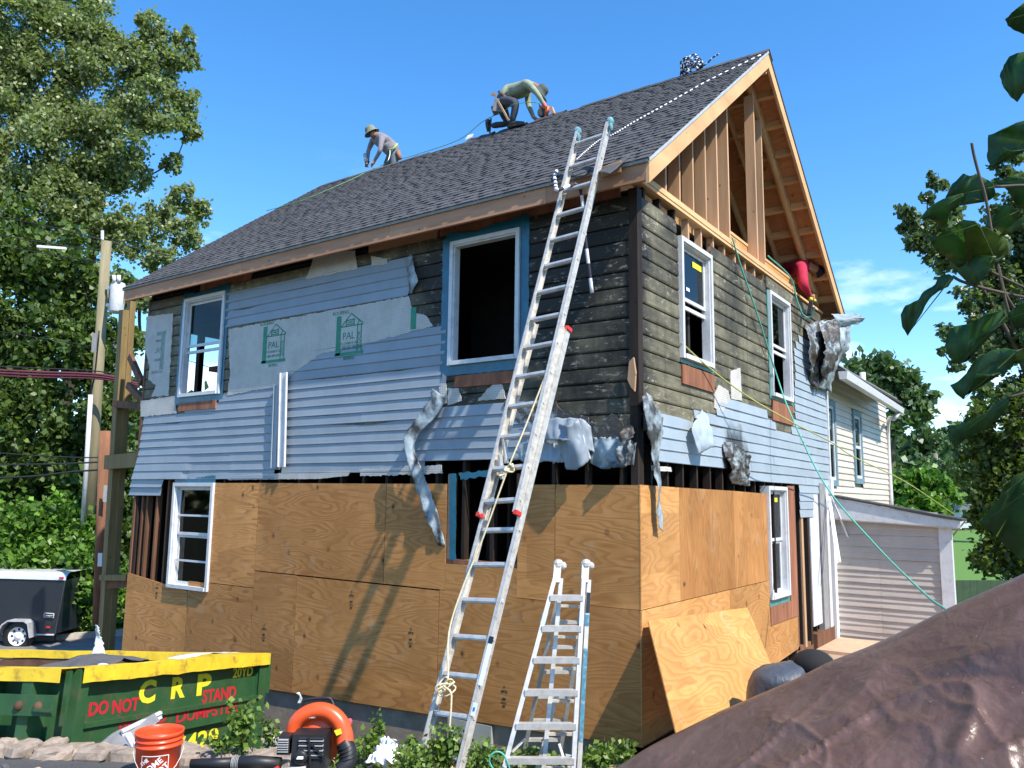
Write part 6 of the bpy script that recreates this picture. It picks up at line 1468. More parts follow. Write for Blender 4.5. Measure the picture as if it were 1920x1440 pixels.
bar('cross_beam', DP(190, 1083, 15.2), DP(240, 1083, 14.4), .08, .10, TREATED, post); bar('brace', DP(244, 668, 15), DP(266, 718, 14.5), .07, .13, OLDWOOD, post); bar('brace', DP(240, 722, 15), DP(268, 752, 14.5), .07, .12, OLDWOOD, post)
bar('cross_beam', DP(190, 1098, 15.4), DP(240, 1094, 14.6), .05, .14, OLDWOOD, post)
WR_ = simple('black_cable', (.02, .02, .022), .6); CBL = simple('maroon_cable', (.12, .03, .045), .6)
wires = [([(-60, 396, 20), (90, 424, 20), (200, 452, 20), (320, 480, 21)], .012, 'thin black wire, uppermost of the wires running into the top of the utility pole'), ([(-60, 430, 20), (100, 458, 20), (196, 470, 20)], .012, 'second black wire from the top of the utility pole'),
         ([(-60, 450, 20), (100, 478, 20), (190, 492, 20)], .012, 'third black wire from the top of the utility pole'),
         ([(-60, 612, 20), (90, 636, 20), (190, 652, 20)], .009, 'thin wire crossing the dark maple at mid height'), ([(-60, 845, 19), (100, 856, 19), (200, 857, 19), (255, 846, 19)], .014, 'black wire at the height of the cross beam'),
         ([(-60, 872, 19), (100, 870, 19), (195, 866, 19)], .02, 'thicker black cable just below the cross beam wire'), ([(-60, 898, 19), (60, 893, 19), (130, 885, 19), (200, 880, 19)], .022, 'lowest black cable ending at the old pole stub'),
         ([(244, 625, 20), (275, 640, 21), (330, 668, 24), (430, 700, 30)], .012, 'wire running from the pole behind the left end of the house')]
for pts, r_, lb_ in wires: tag(tube('overhead_wire', spline([DP(*p) for p in pts], 5), r_, WR_, None, 6), lb_, 'wire', 'overhead wires at the left')
for k, (dv, m_, r_) in enumerate(((0, WR_, .016), (7, CBL, .028), (12, CBL, .03), (17, CBL, .022))):
    tag(tube('overhead_cable', spline([DP(-60, 684+dv, 19.5), DP(60, 690+dv, 19.5), DP(190, 697+dv*.8, 19.5), DP(262, 716+dv*.6, 19.5)], 6), r_, m_, None, 6), ['black messenger wire on top of the maroon cable bundle', 'upper maroon cable of the bundle passing the utility pole', 'middle maroon cable of the bundle passing the utility pole', 'lowest maroon cable of the bundle passing the utility pole'][k], 'cable', 'cable bundle passing the utility pole')
for (u, v0, v1, d_, lb_) in ((1757, 965, 850, 60, 'slim grey utility pole with a small transformer beyond the lean-to'), (1817, 930, 890, 70, 'short distant utility pole near the far white houses')):
    t = empty('far_utility_pole', DP(u, v0, d_), lb_, 'utility pole', 'distant utility poles at the right'); tube('shaft', [DP(u, v0, d_), DP(u-3, v1, d_)], .16, POLEW, t, 8); mb = MB(); mb.lathe([(.001, -.5), (.25, -.5), (.25, .5), (.001, .5)], DP(u, v1+22, d_-.4), 10); mb.build('transformer', STEELW, t)
# far houses on the slope
for i, (u0, v0, u1, v1, d_, colr, lb_) in enumerate(((1772, 935, 1808, 985, 75, (.5, .52, .55), 'small grey white far house with a reddish roof among the trees'), (1800, 945, 1822, 990, 70, (.62, .64, .66), 'white far house front next to the reddish roofed one'))):
    t = empty('far_house', DP((u0+u1)/2, v1, d_), lb_, 'house', 'far houses among the trees at the right'); mb = MB()
    a = DP(u0, v1, d_); b = DP(u1, v1, d_); c = DP(u1, v0+12, d_); d__ = DP(u0, v0+12, d_); k = Bk*6
    mb.hexa([a, b, b+k, a+k, d__, c, c+k, d__+k]); mb.build('wall', simple('far_wall', colr, .8), t)
    mb = MB(); r0 = DP((u0+u1)/2, v0-4, d_)-Bk*.3; mb.hexa([d__-Rr*.3-Bk*.3, c+Rr*.3-Bk*.3, c+Rr*.3+k, d__-Rr*.3+k, r0-Rr*.1, r0+Rr*.1, r0+Rr*.1+k, r0-Rr*.1+k]); mb.build('roof', simple('far_roof', (.24, .12, .11) if i == 0 else (.2, .2, .21), .8), t)
    for f_ in (.25, .65):
        p_ = DP(u0+(u1-u0)*f_, v0+22, d_)-Bk*.05; mb = MB(); mb.hexa([p_, p_+Rr*.45, p_+Rr*.45+Bk*.1, p_+Bk*.1, p_+U_*.7, p_+Rr*.45+U_*.7, p_+Rr*.45+Bk*.1+U_*.7, p_+Bk*.1+U_*.7]); mb.build('window', DARK, t)

# ================================================================== TRAILER
TO = DP(38, 1213, 18); TS = 18/1521
trl = empty('cargo_trailer', TO, 'black enclosed cargo trailer with white spoked wheel parked on the street', 'trailer')
def TP(u, v, back=0.): return TO + Rr*((u-38)*TS) + U_*((1213-v)*TS) + Bk*back
BLK = simple('trailer_black', (.018, .022, .028), .35, var=.1, spec=.5)
mb = MB(); mb.hexa([TP(-320, 1192, .02), TP(100, 1189, .02), TP(100, 1189, 1.9), TP(-320, 1192, 1.9), TP(-320, 1084, .02), TP(110, 1090, .02), TP(110, 1090, 1.9), TP(-320, 1084, 1.9)]); mb.build('body', BLK, trl)
mb = MB(); rows = []
for k in range(6):
    a = pi/2*k/5; rows.append([TP(-320, 1084-14*sin(a), -.01+.2*(1-cos(a))), TP(113, 1090-14*sin(a), -.01+.2*(1-cos(a)))])
rows.append([TP(-320, 1070, 1.9), TP(110, 1076, 1.9)]); mb.grid(rows); mb.build('roof_cap', simple('trailer_silver', (.62, .63, .64), .35, .3), trl, True)
bar('bottom_trim', TP(-320, 1192, 0), TP(100, 1190, 0), .02, .03, WHITE, trl); bar('corner_trim', TP(101, 1190, -.01), TP(112, 1090, -.01), .02, .02, simple('corner_black', (.05, .05, .05), .4), trl)
wc = TP(37, 1192, -.05); Mw = Matrix((Rr, U_, -Bk)).transposed()
mb = MB(); mb.lathe([(.20, -.10), (.31, -.09), (.335, -.05), (.335, .06), (.30, .09), (.20, .09)], wc, 28, Mw); wh = mb.build('wheel', DARK, trl, True)
mb = MB(); mb.lathe([(.001, .06), (.06, .075), (.07, .05), (.12, .03), (.19, .05), (.205, .085), (.215, .085)], wc, 28, Mw); mb.build('rim', WHITE2, wh, True)
for k in range(8):
    mb = MB(); a = 2*pi*k/8; p_ = wc+(Rr*cos(a)+U_*sin(a))*.145-Bk*.032; mb.ball(p_, .030, 8, (1, 1, 1)); mb.build('rim_hole', DARK, wh)
mb = MB(); pts = [TP(-2, 1196, -.12), TP(12, 1170, -.12), TP(22, 1163, -.12), TP(52, 1163, -.12), TP(60, 1168, -.12), TP(66, 1193, -.12)]
for k in range(5): mb.obox(pts[k], pts[k+1], .26, .03, up=(pts[k+1]-pts[k]).cross(Bk))
mb.build('mudguard', simple('mudguard_grey', (.5, .5, .51), .4, .3), trl)
mb = MB(); mb.obox(TP(78, 1154, -.02), TP(97, 1155, -.02), .01, .10, up=U_); lb0 = mb.build('maker_badge', WHITE2, trl)
mb = MB(); mb.obox(TP(79, 1154, -.03), TP(96, 1155, -.03), .01, .075, up=U_); mb.build('badge_face', BLK, lb0)
text('printed_lettering', 'Transport', frame_m(TP(87.5, 1154.5, -.04), Rr, U_), .060, WHITEINK, lb0)
for u, v in ((88, 1176), (105, 1085)): mb = MB(); mb.obox(TP(u-4, v, -.03), TP(u+4, v, -.03), .03, .035, up=U_); mb.build('marker_light', RED, trl)

# ================================================================== ROPES ON THE HOUSE
TEAL = simple('teal_rope', (.10, .42, .33), .6, var=.15, scale=40); YROPE = simple('yellow_green_rope', (.40, .42, .12), .6, var=.15, scale=40); GHOSE = simple('green_hose', (.16, .34, .14), .5)
tag(tube('teal_rope', spline([XP(1373, 445, .06), XP(1386, 490, .06), XP(1420, 590, .08), XP(1455, 700, .10), XP(1483, 778, .35), DP(1548, 910, 10.8), DP(1640, 1020, 9.5), DP(1730, 1110, 7.5), DP(1778, 1146, 6.2)], 8), .011, TEAL), 'long teal rope from the gable down across the blue siding to the tarp', 'rope')
tag(tube('teal_rope', spline([XP(1440, 480, .05), XP(1482, 520, .05), XP(1495, 565, .08), XP(1506, 590, .12), XP(1520, 594, .2), XP(1528, 575, .3)], 8), .011, TEAL), 'short sagging teal rope by the red shirted worker', 'rope')
tag(tube('yellow_rope', spline([XP(1278, 643, .04), XP(1330, 690, .10), XP(1400, 742, .3), XP(1478, 788, .6), DP(1560, 830, 12), DP(1600, 856, 13), DP(1700, 905, 15), DP(1790, 965, 17)], 8), .009, YROPE), 'thin yellow green rope stretched from the side window towards the lean-to', 'rope')
def RPT(u, v, off=.03):      # point just above the front roof slope
    r = ray(u, v); # z = 5.65+(y+.35)*RS + off
    t = (5.65 + .35*RS + off + RS*CAMP.y - CAMP.z)/(r.z-RS*r.y); return CAMP+r*t
mb = MB()
stripe_w, stripe_b = simple('rope_white', (.75, .75, .78), .8), simple('rope_black', (.03, .03, .05), .8)
pts = spline([RPT(1426, 103), RPT(1330, 150), RPT(1250, 195), RPT(1190, 228), RPT(1150, 252), RPT(1125, 262), RPT(1100, 282), RPT(1080, 300)], 16)
mb.tube(pts, .010, 6, None, True, lambda i: (i//1) % 2); tag(mb.build('safety_rope', [stripe_w, stripe_b], None, True), 'black and white safety rope lying diagonally down the shingles to the ladder', 'rope')
pts = [RPT(*p, .04) for p in ((1045, 318), (1040, 330), (1042, 345), (1046, 356))] + [Vector((RPT(1046, 356).x, -.38, 5.5)), Vector((RPT(1046, 356).x+.02, -.3, 5.0)), Vector((RPT(1046, 356).x+.05, -.2, 4.4))]
mb = MB(); mb.tube(spline(pts, 8), .02, 6, None, True, lambda i: (i//2) % 2); tag(mb.build('rope_end', [stripe_b, stripe_w], None, True), 'dark rope end hanging over the eave just left of the ladder', 'rope')
mb = MB(); c0 = YP(1295, 128, RY); rs_ = random.Random(3); pts = []
for k in range(46):
    a = k*.9; rr = .15*(.5+.5*rs_.random()); pts.append(c0+Vector((rr*cos(a)*1.3-.0, rr*sin(a)*.8, .10*sin(k*1.7)+.02+.06*sin(a*.3))))
pts += [c0+Vector((.2, 0, -.02)), c0+Vector((.35, .0, .06)), c0+Vector((.45, 0, .09))]
mb.tube(spline(pts, 5), .013, 6, None, True, lambda i: (i % 3 > 0)*1); tag(mb.build('rope_coil', [stripe_w, stripe_b], None, True), 'tangled coil of black and white rope heaped on the roof ridge', 'rope coil')
tag(tube('air_hose', spline([RPT(500, 395), RPT(560, 378), RPT(640, 345), RPT(720, 308), RPT(780, 290), YP(860, 262, RY+.02), YP(905, 228, RY+.02), YP(945, 208, RY-.1), YP(965, 195, RY-.3), YP(1005, 192, RY-.3), YP(1012, 198, RY-.2)], 8), .007, GHOSE), 'green air hose along the ridge to the nail gun of the kneeling roofer', 'hose')
cp = RPT(872, 263, .03); r_ = patch('shingle_wrapper', [(0, 0), (.16, .02), (.18, .09), (.05, .10)], lambda s, z, o=0: cp+Vector((s, z*.3-o, z)), 0, .01, WHITE2); tag(r_, 'crumpled white wrapper lying on the ridge behind the kneeling roofer', 'wrapper')
r_ = loft('felt_scrap', [RPT(1118, 322, .02), RPT(1150, 305, .03), RPT(1176, 290, .03)], [RPT(1143, 326, .02), RPT(1160, 312, .03), RPT(1182, 292, .03)], SH_B, None, 3, 8, .005, 5); tag(r_, 'grey shingle strip lying on the roof edge right of the ladder', 'roofing scrap')
r_ = loft('felt_scrap', [RPT(1070, 325, .02), RPT(1085, 318, .03), RPT(1100, 312, .03)], [RPT(1078, 332, .02), RPT(1095, 328, .03), RPT(1107, 318, .03)], SH_B, None, 3, 8, .005, 5); tag(r_, 'grey shingle strip lying on the roof edge between the ladder rails', 'roofing scrap')

# ================================================================== PEOPLE
def cloth(nm, col, var=.18): return simple(nm, col, .85, var=var, scale=7, bmp=.35, bscale=18)
SKIN = simple('skin', (.34, .17, .10), .5, var=.08)
def person(label, J, bones, mats, loc, fingers=(), wr=.006):
    """J: joint -> (point, radius); bones: (a, b, material index); one continuous skinned body"""
    t = empty('person', loc, label, 'person')
    names = list(J); idx = {n_: i for i, n_ in enumerate(names)}; V = [Vector(J[n_][0]) for n_ in names]; R_ = [J[n_][1] for n_ in names]; E_ = [(idx[a], idx[b]) for a, b, m_ in bones]
    EM = [m_ for a, b, m_ in bones]
    for (hand, direction, side, mi) in fingers:      # four unequal bent fingers and a thumb
        h = Vector(J[hand][0]); d = Vector(direction).normalized(); s = Vector(side); s = (s-d*s.dot(d)).normalized(); n_ = d.cross(s)
        for k in range(5):
            if k < 4: r0 = h + s*(.027*(k-1.5)) + d*.035; L = (.062, .072, .068, .052)[k]; p1 = r0+d*L*.6; p2 = p1+(d*.6+n_*.7).normalized()*L*.5; rad = .0095
            else: r0 = h - s*.035 + d*.005; p1 = r0+(d*.5-s*.8).normalized()*.035; p2 = p1+(d*.9-s*.2).normalized()*.035; rad = .011
            b0 = len(V); V += [r0, p1, p2]; R_ += [rad*1.05, rad, rad*.85]; E_ += [(idx[hand], b0), (b0, b0+1), (b0+1, b0+2)]; EM += [mi]*3
    me = bpy.data.meshes.new('body'); me.from_pydata([tuple(v) for v in V], E_, []); ob = bpy.data.objects.new('body', me); COL.objects.link(ob)
    sk = ob.modifiers.new('skin', 'SKIN'); sk.use_smooth_shade = True
    for i, r in enumerate(R_): me.skin_vertices[0].data[i].radius = (r, r) if not isinstance(r, tuple) else r; me.skin_vertices[0].data[i].use_root = (i == 0)
    sb = ob.modifiers.new('sub', 'SUBSURF'); sb.levels = 2; sb.render_levels = 2
    dg = bpy.context.evaluated_depsgraph_get(); dg.update(); m2 = bpy.data.meshes.new_from_object(ob.evaluated_get(dg)); bpy.data.objects.remove(ob)
    m2.name = 'body'; m2.materials.clear()
    for mt in mats: m2.materials.append(mt)
    segs = [(V[a], V[b], (R_[a] if not isinstance(R_[a], tuple) else R_[a][0]), (R_[b] if not isinstance(R_[b], tuple) else R_[b][0])) for a, b in E_]; VC = [v.co.copy() for v in m2.vertices]
    for p in m2.polygons:
        c = sum((VC[k] for k in p.vertices), Vector())/len(p.vertices); best = 1e9; bi = 0
        for i, (a, b, ra, rb) in enumerate(segs):
            ab = b-a; q = max(0, min(1, (c-a).dot(ab)/max(1e-9, ab.dot(ab)))); dd = (c-(a+ab*q)).length - (ra+(rb-ra)*q)
            if dd < best: best = dd; bi = i
        p.material_index = EM[bi]; p.use_smooth = True
    if wr:
        nr_ = [v.normal.copy() for v in m2.vertices]
        for v, c, n_ in zip(m2.vertices, VC, nr_): v.co = c + n_*(noise.noise(c*11)*wr + noise.noise(c*24)*wr*.5)
    o2 = bpy.data.objects.new('body', m2); COL.objects.link(o2); setparent(o2, t); return t
def boot(mb, heel, toe, up, w_=.05):
    mb.tube([heel-(toe-heel)*.05+up*.05, heel.lerp(toe, .35)+up*.05, heel.lerp(toe, .7)+up*.035, toe+up*.02], w_, 10, w_*.6)
    mb.obox(heel-(toe-heel)*.15-up*.005, toe+(toe-heel)*.12-up*.005, w_*1.9, .025, up=up)
Q = lambda u, v, dy=0.: YP(u, v, RY+dy)
# roofer kneeling on the ridge with a nail gun
SH1 = cloth('olive_shirt', (.26, .29, .20)); TR1 = cloth('navy_trousers', (.045, .05, .07)); GLV = simple('orange_glove', (.62, .13, .07), .6); TRG = cloth('grey_trousers', (.20, .21, .23))
J = {'pelvis': (Q(938, 186), .15), 'belly': (Q(956, 174), .165), 'chest': (Q(982, 166), .175), 'neck': (Q(1000, 162, .0), .075), 'head': (Q(1010, 168, 0), .085), 'crown': (Q(1018, 176, 0), .08),
     'shR': (Q(989, 156, -.17), .075), 'elR': (Q(1008, 176, -.28), .050), 'wrR': (Q(1019, 194, -.22), .036), 'haR': (Q(1023, 201, -.20), .034),
     'shL': (Q(990, 164, .17), .072), 'elL': (Q(990, 195, .20), .052), 'wrL': (Q(1000, 219, .12), .036), 'haL': (Q(1004, 223, .12), .032),
     'hipR': (Q(940, 190, -.12), .12), 'knR': (Q(968, 192, -.20), .078), 'anR': (Q(960, 230, -.16), .052),
     'hipL': (Q(938, 192, .12), .115), 'knL': (Q(952, 232, .18), .078), 'anL': (Q(921, 236, .18), .052)}
bones = [('pelvis', 'belly', 0), ('belly', 'chest', 0), ('chest', 'neck', 0), ('neck', 'head', 2), ('head', 'crown', 2), ('chest', 'shR', 0), ('shR', 'elR', 0), ('elR', 'wrR', 0), ('wrR', 'haR', 3),
         ('chest', 'shL', 0), ('shL', 'elL', 0), ('elL', 'wrL', 0), ('wrL', 'haL', 2), ('pelvis', 'hipR', 1), ('hipR', 'knR', 1), ('knR', 'anR', 1), ('pelvis', 'hipL', 1), ('hipL', 'knL', 1), ('knL', 'anL', 1)]
pr1 = person('roofer in olive shirt and wide brimmed hat kneeling on the ridge with a nail gun', J, bones, [SH1, TR1, SKIN, GLV], Q(945, 238),
             [('haR', CRT*.6-U_, Bk, 3), ('haL', CRT*.8-U_*.5, Bk, 2)])
def hat(parent, c, ax, brim, mat, r=.105):
    ax = Vector(ax).normalized(); M = ax.to_track_quat('Z', 'Y').to_matrix(); mb = MB()
    mb.lathe([(brim, -.035), (brim*.985, -.028), (r*1.25, .0), (r*1.02, .01), (r, .06), (r*.85, .105), (r*.5, .125), (.001, .13)], c, 24, M); mb.lathe([(brim, -.037), (r*1.2, -.008), (r, -.004)], c, 24, M)
    return mb.build('hat', mat, parent, True)
hat(pr1, Q(1014, 172), CRT*.75+U_*.62-Bk*.25, .20, cloth('dark_hat', (.07, .085, .075)))
mb = MB(); boot(mb, Q(957, 238, -.16), Q(982, 233, -.16), U_); mb.build('boot', simple('boot_leather', (.04, .045, .04), .6), pr1, True)
mb = MB(); boot(mb, Q(920, 226, .18), Q(918, 246, .18), -CRT); mb.build('boot', MATS['boot_leather'], pr1, True)
BELT = simple('tool_belt_leather', (.08, .06, .05), .7, var=.3)
mb = MB(); mb.tube([Q(936, 172, -.1), Q(945, 180, -.2), Q(950, 196, -.16)], .028, 8); mb.tube([Q(950, 178, -.12), Q(943, 186, -.19), Q(932, 194, -.1)], .02, 6); mb.build('belt', BELT, pr1, True)
mb = MB(); mb.obox(Q(936, 186, -.2), Q(932, 210, -.2), .16, .08, up=Bk); mb.obox(Q(925, 200, -.16), Q(930, 214, -.16), .09, .06, up=Bk); tag(mb.build('tool_pouch', simple('pouch_grey', (.20, .19, .19), .8, var=.5, scale=20)), 'grey tool pouch with nails and handle hanging on the kneeling roofer', 'tool pouch')
mb = MB(); mb.obox(Q(934, 190, -.24), Q(954, 226, -.26), .03, .03); mb.obox(Q(922, 176, -.2), Q(930, 178, -.2), .04, .05); tag(mb.build('hammer', LUM_Z), 'wooden handled hammer in the belt of the kneeling roofer', 'hammer')
gun = empty('nail_gun', Q(1022, 215, -.2), 'orange and dark coil nail gun held against the ridge by the kneeling roofer', 'nail gun')
mb = MB(); mb.tube([Q(1027, 200, -.2), Q(1024, 216, -.2)], .045, 10, .035); mb.tube([Q(1024, 203, -.2), Q(1012, 200, -.2)], .025, 8); mb.build('body', simple('gun_orange', (.55, .12, .03), .4), gun, True)
mb = MB(); mb.lathe([(.001, -.03), (.075, -.03), (.075, .03), (.001, .03)], Q(1016, 211, -.2), 16, Matrix((Rr, U_, -Bk)).transposed()); mb.build('magazine', DARK, gun)
mb = MB(); mb.obox(Q(1034, 202, -.2), Q(1038, 214, -.2), .06, .05); mb.build('nose', simple('gun_nose', (.5, .3, .2), .4), gun)
# roofer bending on the far side of the ridge
SH2 = cloth('mauve_grey_shirt', (.22, .20, .22)); VST = cloth('grey_vest', (.17, .18, .15))
J = {'pelvis': (Q(738, 285, .35), .135), 'belly': (Q(733, 276, .32), .155), 'chest': (Q(718, 263, .25), .165), 'neck': (Q(706, 254, .15), .07), 'head': (Q(699, 251, .1), .085), 'crown': (Q(693, 252, .05), .08),
     'shR': (Q(716, 259, .05), .072), 'elR': (Q(713, 282, -.02), .048), 'wrR': (Q(703, 300, .0), .033), 'haR': (Q(700, 306, .0), .032),
     'shL': (Q(699, 262, .38), .068), 'elL': (Q(690, 284, .38), .048), 'wrL': (Q(690, 300, .25), .033), 'haL': (Q(689, 306, .2), .032),
     'hipR': (Q(741, 290, .22), .11), 'knR': (Q(738, 312, .15), .075), 'anR': (Q(752, 325, .6), .05), 'hipL': (Q(736, 290, .48), .11), 'knL': (Q(722, 316, .5), .075), 'anL': (Q(745, 330, .9), .05)}
pr2 = person('roofer in grey shirt and bucket hat bending over the roof ridge at the left', J, bones, [SH2, cloth('slate_trousers', (.11, .14, .16)), SKIN, SKIN], Q(735, 300, .4),
             [('haR', -U_-CRT*.7, Bk, 3), ('haL', -U_, Bk, 3)])
hat(pr2, Q(696, 247, .08), U_*.85-CRT*.45-Bk*.1, .165, cloth('bucket_hat', (.19, .20, .14)), .11)
mb = MB(); mb.tube([Q(726, 281, .12), Q(738, 279, .10), Q(745, 270, .2)], .022, 8); mb.build('belt', YROPE, pr2, True)
mb = MB(); mb.tube([Q(746, 284, .18), Q(750, 298, .18)], .05, 8, .04); tag(mb.build('tool_pouch', simple('tan_pouch', (.30, .14, .07), .7), None, True), 'tan leather pouch on the hip of the bending roofer', 'tool pouch')
g2 = empty('nail_gun', Q(686, 300, .2), 'silver nail gun in the left hand of the bending roofer', 'nail gun')
mb = MB(); mb.tube([Q(684, 289, .2), Q(687, 304, .2)], .038, 10); mb.build('body', STEELW, g2, True); mb = MB(); mb.tube([Q(687, 304, .2), Q(686, 313, .2)], .022, 8); mb.obox(Q(692, 302, .2), Q(687, 308, .2), .03, .03); mb.build('nose', DARK, g2)
tag(tube('safety_lanyard', spline([Q(731, 281, .08), Q(731, 290, .05), Q(728, 300, .0), Q(726, 303, .0)], 4), .010, STEELW), 'pale carabiner and lanyard at the waist of the bending roofer', 'lanyard')
# worker in a red shirt leaning out of the gable
X_ = lambda u, v, x=0.: XP(u, v, x)
RSH = cloth('red_shirt', (.42, .015, .05), .12)
J = {'pelvis': (X_(1440, 520, -.8), .14), 'belly': (X_(1466, 508, -.55), .15), 'chest': (X_(1494, 500, -.2), .16), 'neck': (X_(1514, 497, .0), .075), 'head': (X_(1528, 504, .08), .085), 'crown': (X_(1536, 512, .10), .082),
     'shR': (X_(1503, 502, .05), .095), 'elR': (X_(1507, 536, .14), .085), 'wrR': (X_(1517, 552, .16), .045), 'haR': (X_(1521, 558, .17), .042),
     'shL': (X_(1512, 492, -.35), .08), 'elL': (X_(1530, 520, -.35), .055), 'wrL': (X_(1528, 548, -.1), .038), 'haL': (X_(1524, 556, .05), .034),
     'hipR': (X_(1436, 526, -.7), .11), 'knR': (X_(1440, 545, -1.1), .08), 'anR': (X_(1400, 545, -1.3), .05), 'hipL': (X_(1436, 520, -1.0), .11), 'knL': (X_(1446, 545, -1.4), .08), 'anL': (X_(1400, 545, -1.6), .05)}
pr3 = person('worker in red shirt and black cap leaning out under the gable overhang', J, bones, [RSH, TR1, SKIN, SKIN], X_(1450, 540, -.6), [('haR', CRT*.5-U_, Bk, 3), ('haL', -U_, Bk, 3)])
mb = MB(); M = (CRT*.8+U_*.4-Bk*.3).normalized().to_track_quat('Z', 'Y').to_matrix(); mb.lathe([(.105, -.06), (.112, -.02), (.108, .04), (.08, .09), (.001, .115)], X_(1533, 508, .10), 20, M); mb.obox(X_(1538, 516, .12), X_(1546, 524, .14), .15, .015, up=CRT); mb.build('cap', cloth('black_cap', (.015, .015, .03)), pr3, True)
g3 = empty('cordless_tool', X_(1523, 570, .18), 'yellow and black cordless tool in the hands of the red shirted worker', 'power tool')
mb = MB(); mb.tube([X_(1520, 561, .18), X_(1527, 564, .18)], .035, 8); mb.build('body', SPRAYY, g3, True); mb = MB(); mb.obox(X_(1521, 565, .18), X_(1517, 590, .18), .06, .05); mb.build('battery', DARK, g3)
# worker bending down behind the tarp
PDp = 7.6
D_ = lambda u, v, k=0.: DP(u, v, PDp+k)
J = {'pelvis': (D_(1422, 1325, .1), .19), 'belly': (D_(1436, 1275, .05), .21), 'chest': (D_(1474, 1256), .225), 'neck': (D_(1512, 1256, -.03), .085), 'head': (D_(1530, 1256, -.06), .098), 'crown': (D_(1542, 1262, -.08), .090),
     'shR': (D_(1482, 1280, -.20), .10), 'elR': (D_(1500, 1335, -.25), .06), 'wrR': (D_(1530, 1380, -.25), .04), 'haR': (D_(1540, 1395, -.25), .04),
     'shL': (D_(1492, 1258, .20), .10), 'elL': (D_(1520, 1320, .25), .06), 'wrL': (D_(1545, 1370, .15), .04), 'haL': (D_(1552, 1385, .15), .04),
     'hipR': (D_(1428, 1350, -.1), .13), 'knR': (D_(1470, 1400, -.1), .09), 'anR': (D_(1430, 1470, -.1), .06), 'hipL': (D_(1425, 1350, .25), .13), 'knL': (D_(1470, 1400, .3), .09), 'anL': (D_(1430, 1470, .3), .06)}
def shirt4():
    mt, t, b = newmat('slate_sport_shirt'); c = ramp(t, noise_n(t, 3, 3), [(.4, (.05, .065, .09)), (.6, (.08, .09, .105))]); t.links.new(c, b.inputs['Base Color']); b.inputs['Roughness'].default_value = .48
    bump(t, b, noise_n(t, 9, 5, .6, dist=1.2, stretch=(1, 1, .5)), .6, .03); return mt
pr4 = person('worker in slate grey shirt and black cap bending down behind the brown tarp', J, bones, [shirt4(), TR1, SKIN, SKIN], D_(1430, 1475), [('haR', -U_+CRT, Bk, 3), ('haL', -U_+CRT, Bk, 3)], wr=.012)
mb = MB(); M = (U_*.8+CRT*.45-Bk*.1).normalized().to_track_quat('Z', 'Y').to_matrix(); c = D_(1536, 1252, -.05)
mb.lathe([(.135, -.09), (.155, -.04), (.158, .02), (.135, .08), (.08, .125), (.001, .14)], c, 24, M); mb.obox(D_(1545, 1262, -.05), D_(1566, 1270, -.06), .2, .02, up=U_); mb.ball(D_(1526, 1248, -.02), .175, 18, (1.12, 1.0, .85)); mb.build('cap', cloth('black_cap_plain', (.012, .012, .013)), pr4, True)

# ================================================================== WEEDS AND SMALL THINGS
def weed(u, v, h_px, d_, n_st, label, size=.05, w_px=30, seed=0, nm='weed_plant'):
    rs = random.Random(seed); b0 = DP(u, v, d_); H = h_px*d_/1521; Wd = w_px*d_/1521
    t = empty(nm, b0, label, 'weed', 'green weeds along the foundation and dumpster'); mb = MB(); P = []
    for k in range(n_st):
        e = b0 + Rr*rs.uniform(-1, 1)*Wd + U_*H*rs.uniform(.55, 1.) + Bk*rs.uniform(-.5, .5)*Wd; st = b0+Rr*rs.uniform(-.5, .5)*Wd+Bk*rs.uniform(-.3, .3)*Wd
        c = spline([st, st.lerp(e, .5)+Rr*rs.uniform(-.2, .2)*Wd, e], 6); mb.tube(c, .003, 4, .001)
        for q in range(int(14*max(.6, H/.4))):
            p_ = c[min(len(c)-1, int(len(c)*rs.uniform(.25, 1)))]; P.append(p_+Vector((rs.gauss(0, 1), rs.gauss(0, 1), rs.gauss(0, .6)))*size*.7)
    mb.build('stems', LF_WEED, t); leaves('foliage', P, size, LF_WEED, t, .6, .6, seed=seed+50); return t
weed(452, 1412, 95, 5.9, 26, 'large leafy weed growing in front of the right end of the dumpster', .045, 40, 1); weed(415, 1410, 40, 5.8, 14, 'low weed at the foot of the dumpster lettering', .04, 26, 2); weed(505, 1400, 60, 6.2, 12, 'weed at the dumpster corner by the foundation', .04, 18, 3)
weed(702, 1410, 75, 7.2, 9, 'tall single weed against the foundation left of the white cloth', .05, 10, 4); weed(690, 1425, 45, 6.8, 14, 'low weed between the blower and the white cloth', .04, 22, 5)
weed(800, 1440, 55, 6.3, 26, 'weed clump left of the extension ladder foot', .04, 34, 6); weed(838, 1440, 75, 6.3, 30, 'weed clump between the rails of the extension ladder', .045, 32, 7); weed(905, 1445, 55, 6.3, 26, 'weed clump between the two ladders', .04, 30, 8)
weed(770, 1450, 40, 5.9, 22, 'low weed clump right of the white cloth', .035, 30, 9); weed(1120, 1440, 45, 6.6, 22, 'dark weed right of the folding ladder', .05, 34, 10); weed(1170, 1435, 50, 6.8, 18, 'weed at the corner of the plywood by the tarp', .045, 22, 11); weed(1010, 1450, 50, 6.7, 16, 'weed behind the folding ladder', .04, 40, 12); weed(640, 1430, 30, 6.3, 14, 'low weed behind the leaf blower', .04, 26, 13)
rs_ = np.random.RandomState(4); gp = []
for k in range(5200):
    u, v = rs_.uniform(500, 1215), rs_.uniform(1408, 1500); t_ = rs_.rand(); y = -3.2*rs_.rand()-.03; x = -5.2 + 5.6*rs_.rand()
    if (Vector((x, y))-cA).dot(cn_) < .1: continue
    gp.append((x, y, ground(x, y)+.02+.05*rs_.rand()))
tag(leaves('ground_cover', gp, .055, LF_WEED, None, .5), 'patchy low green ground cover along the foundation', 'ground cover', kind='stuff')
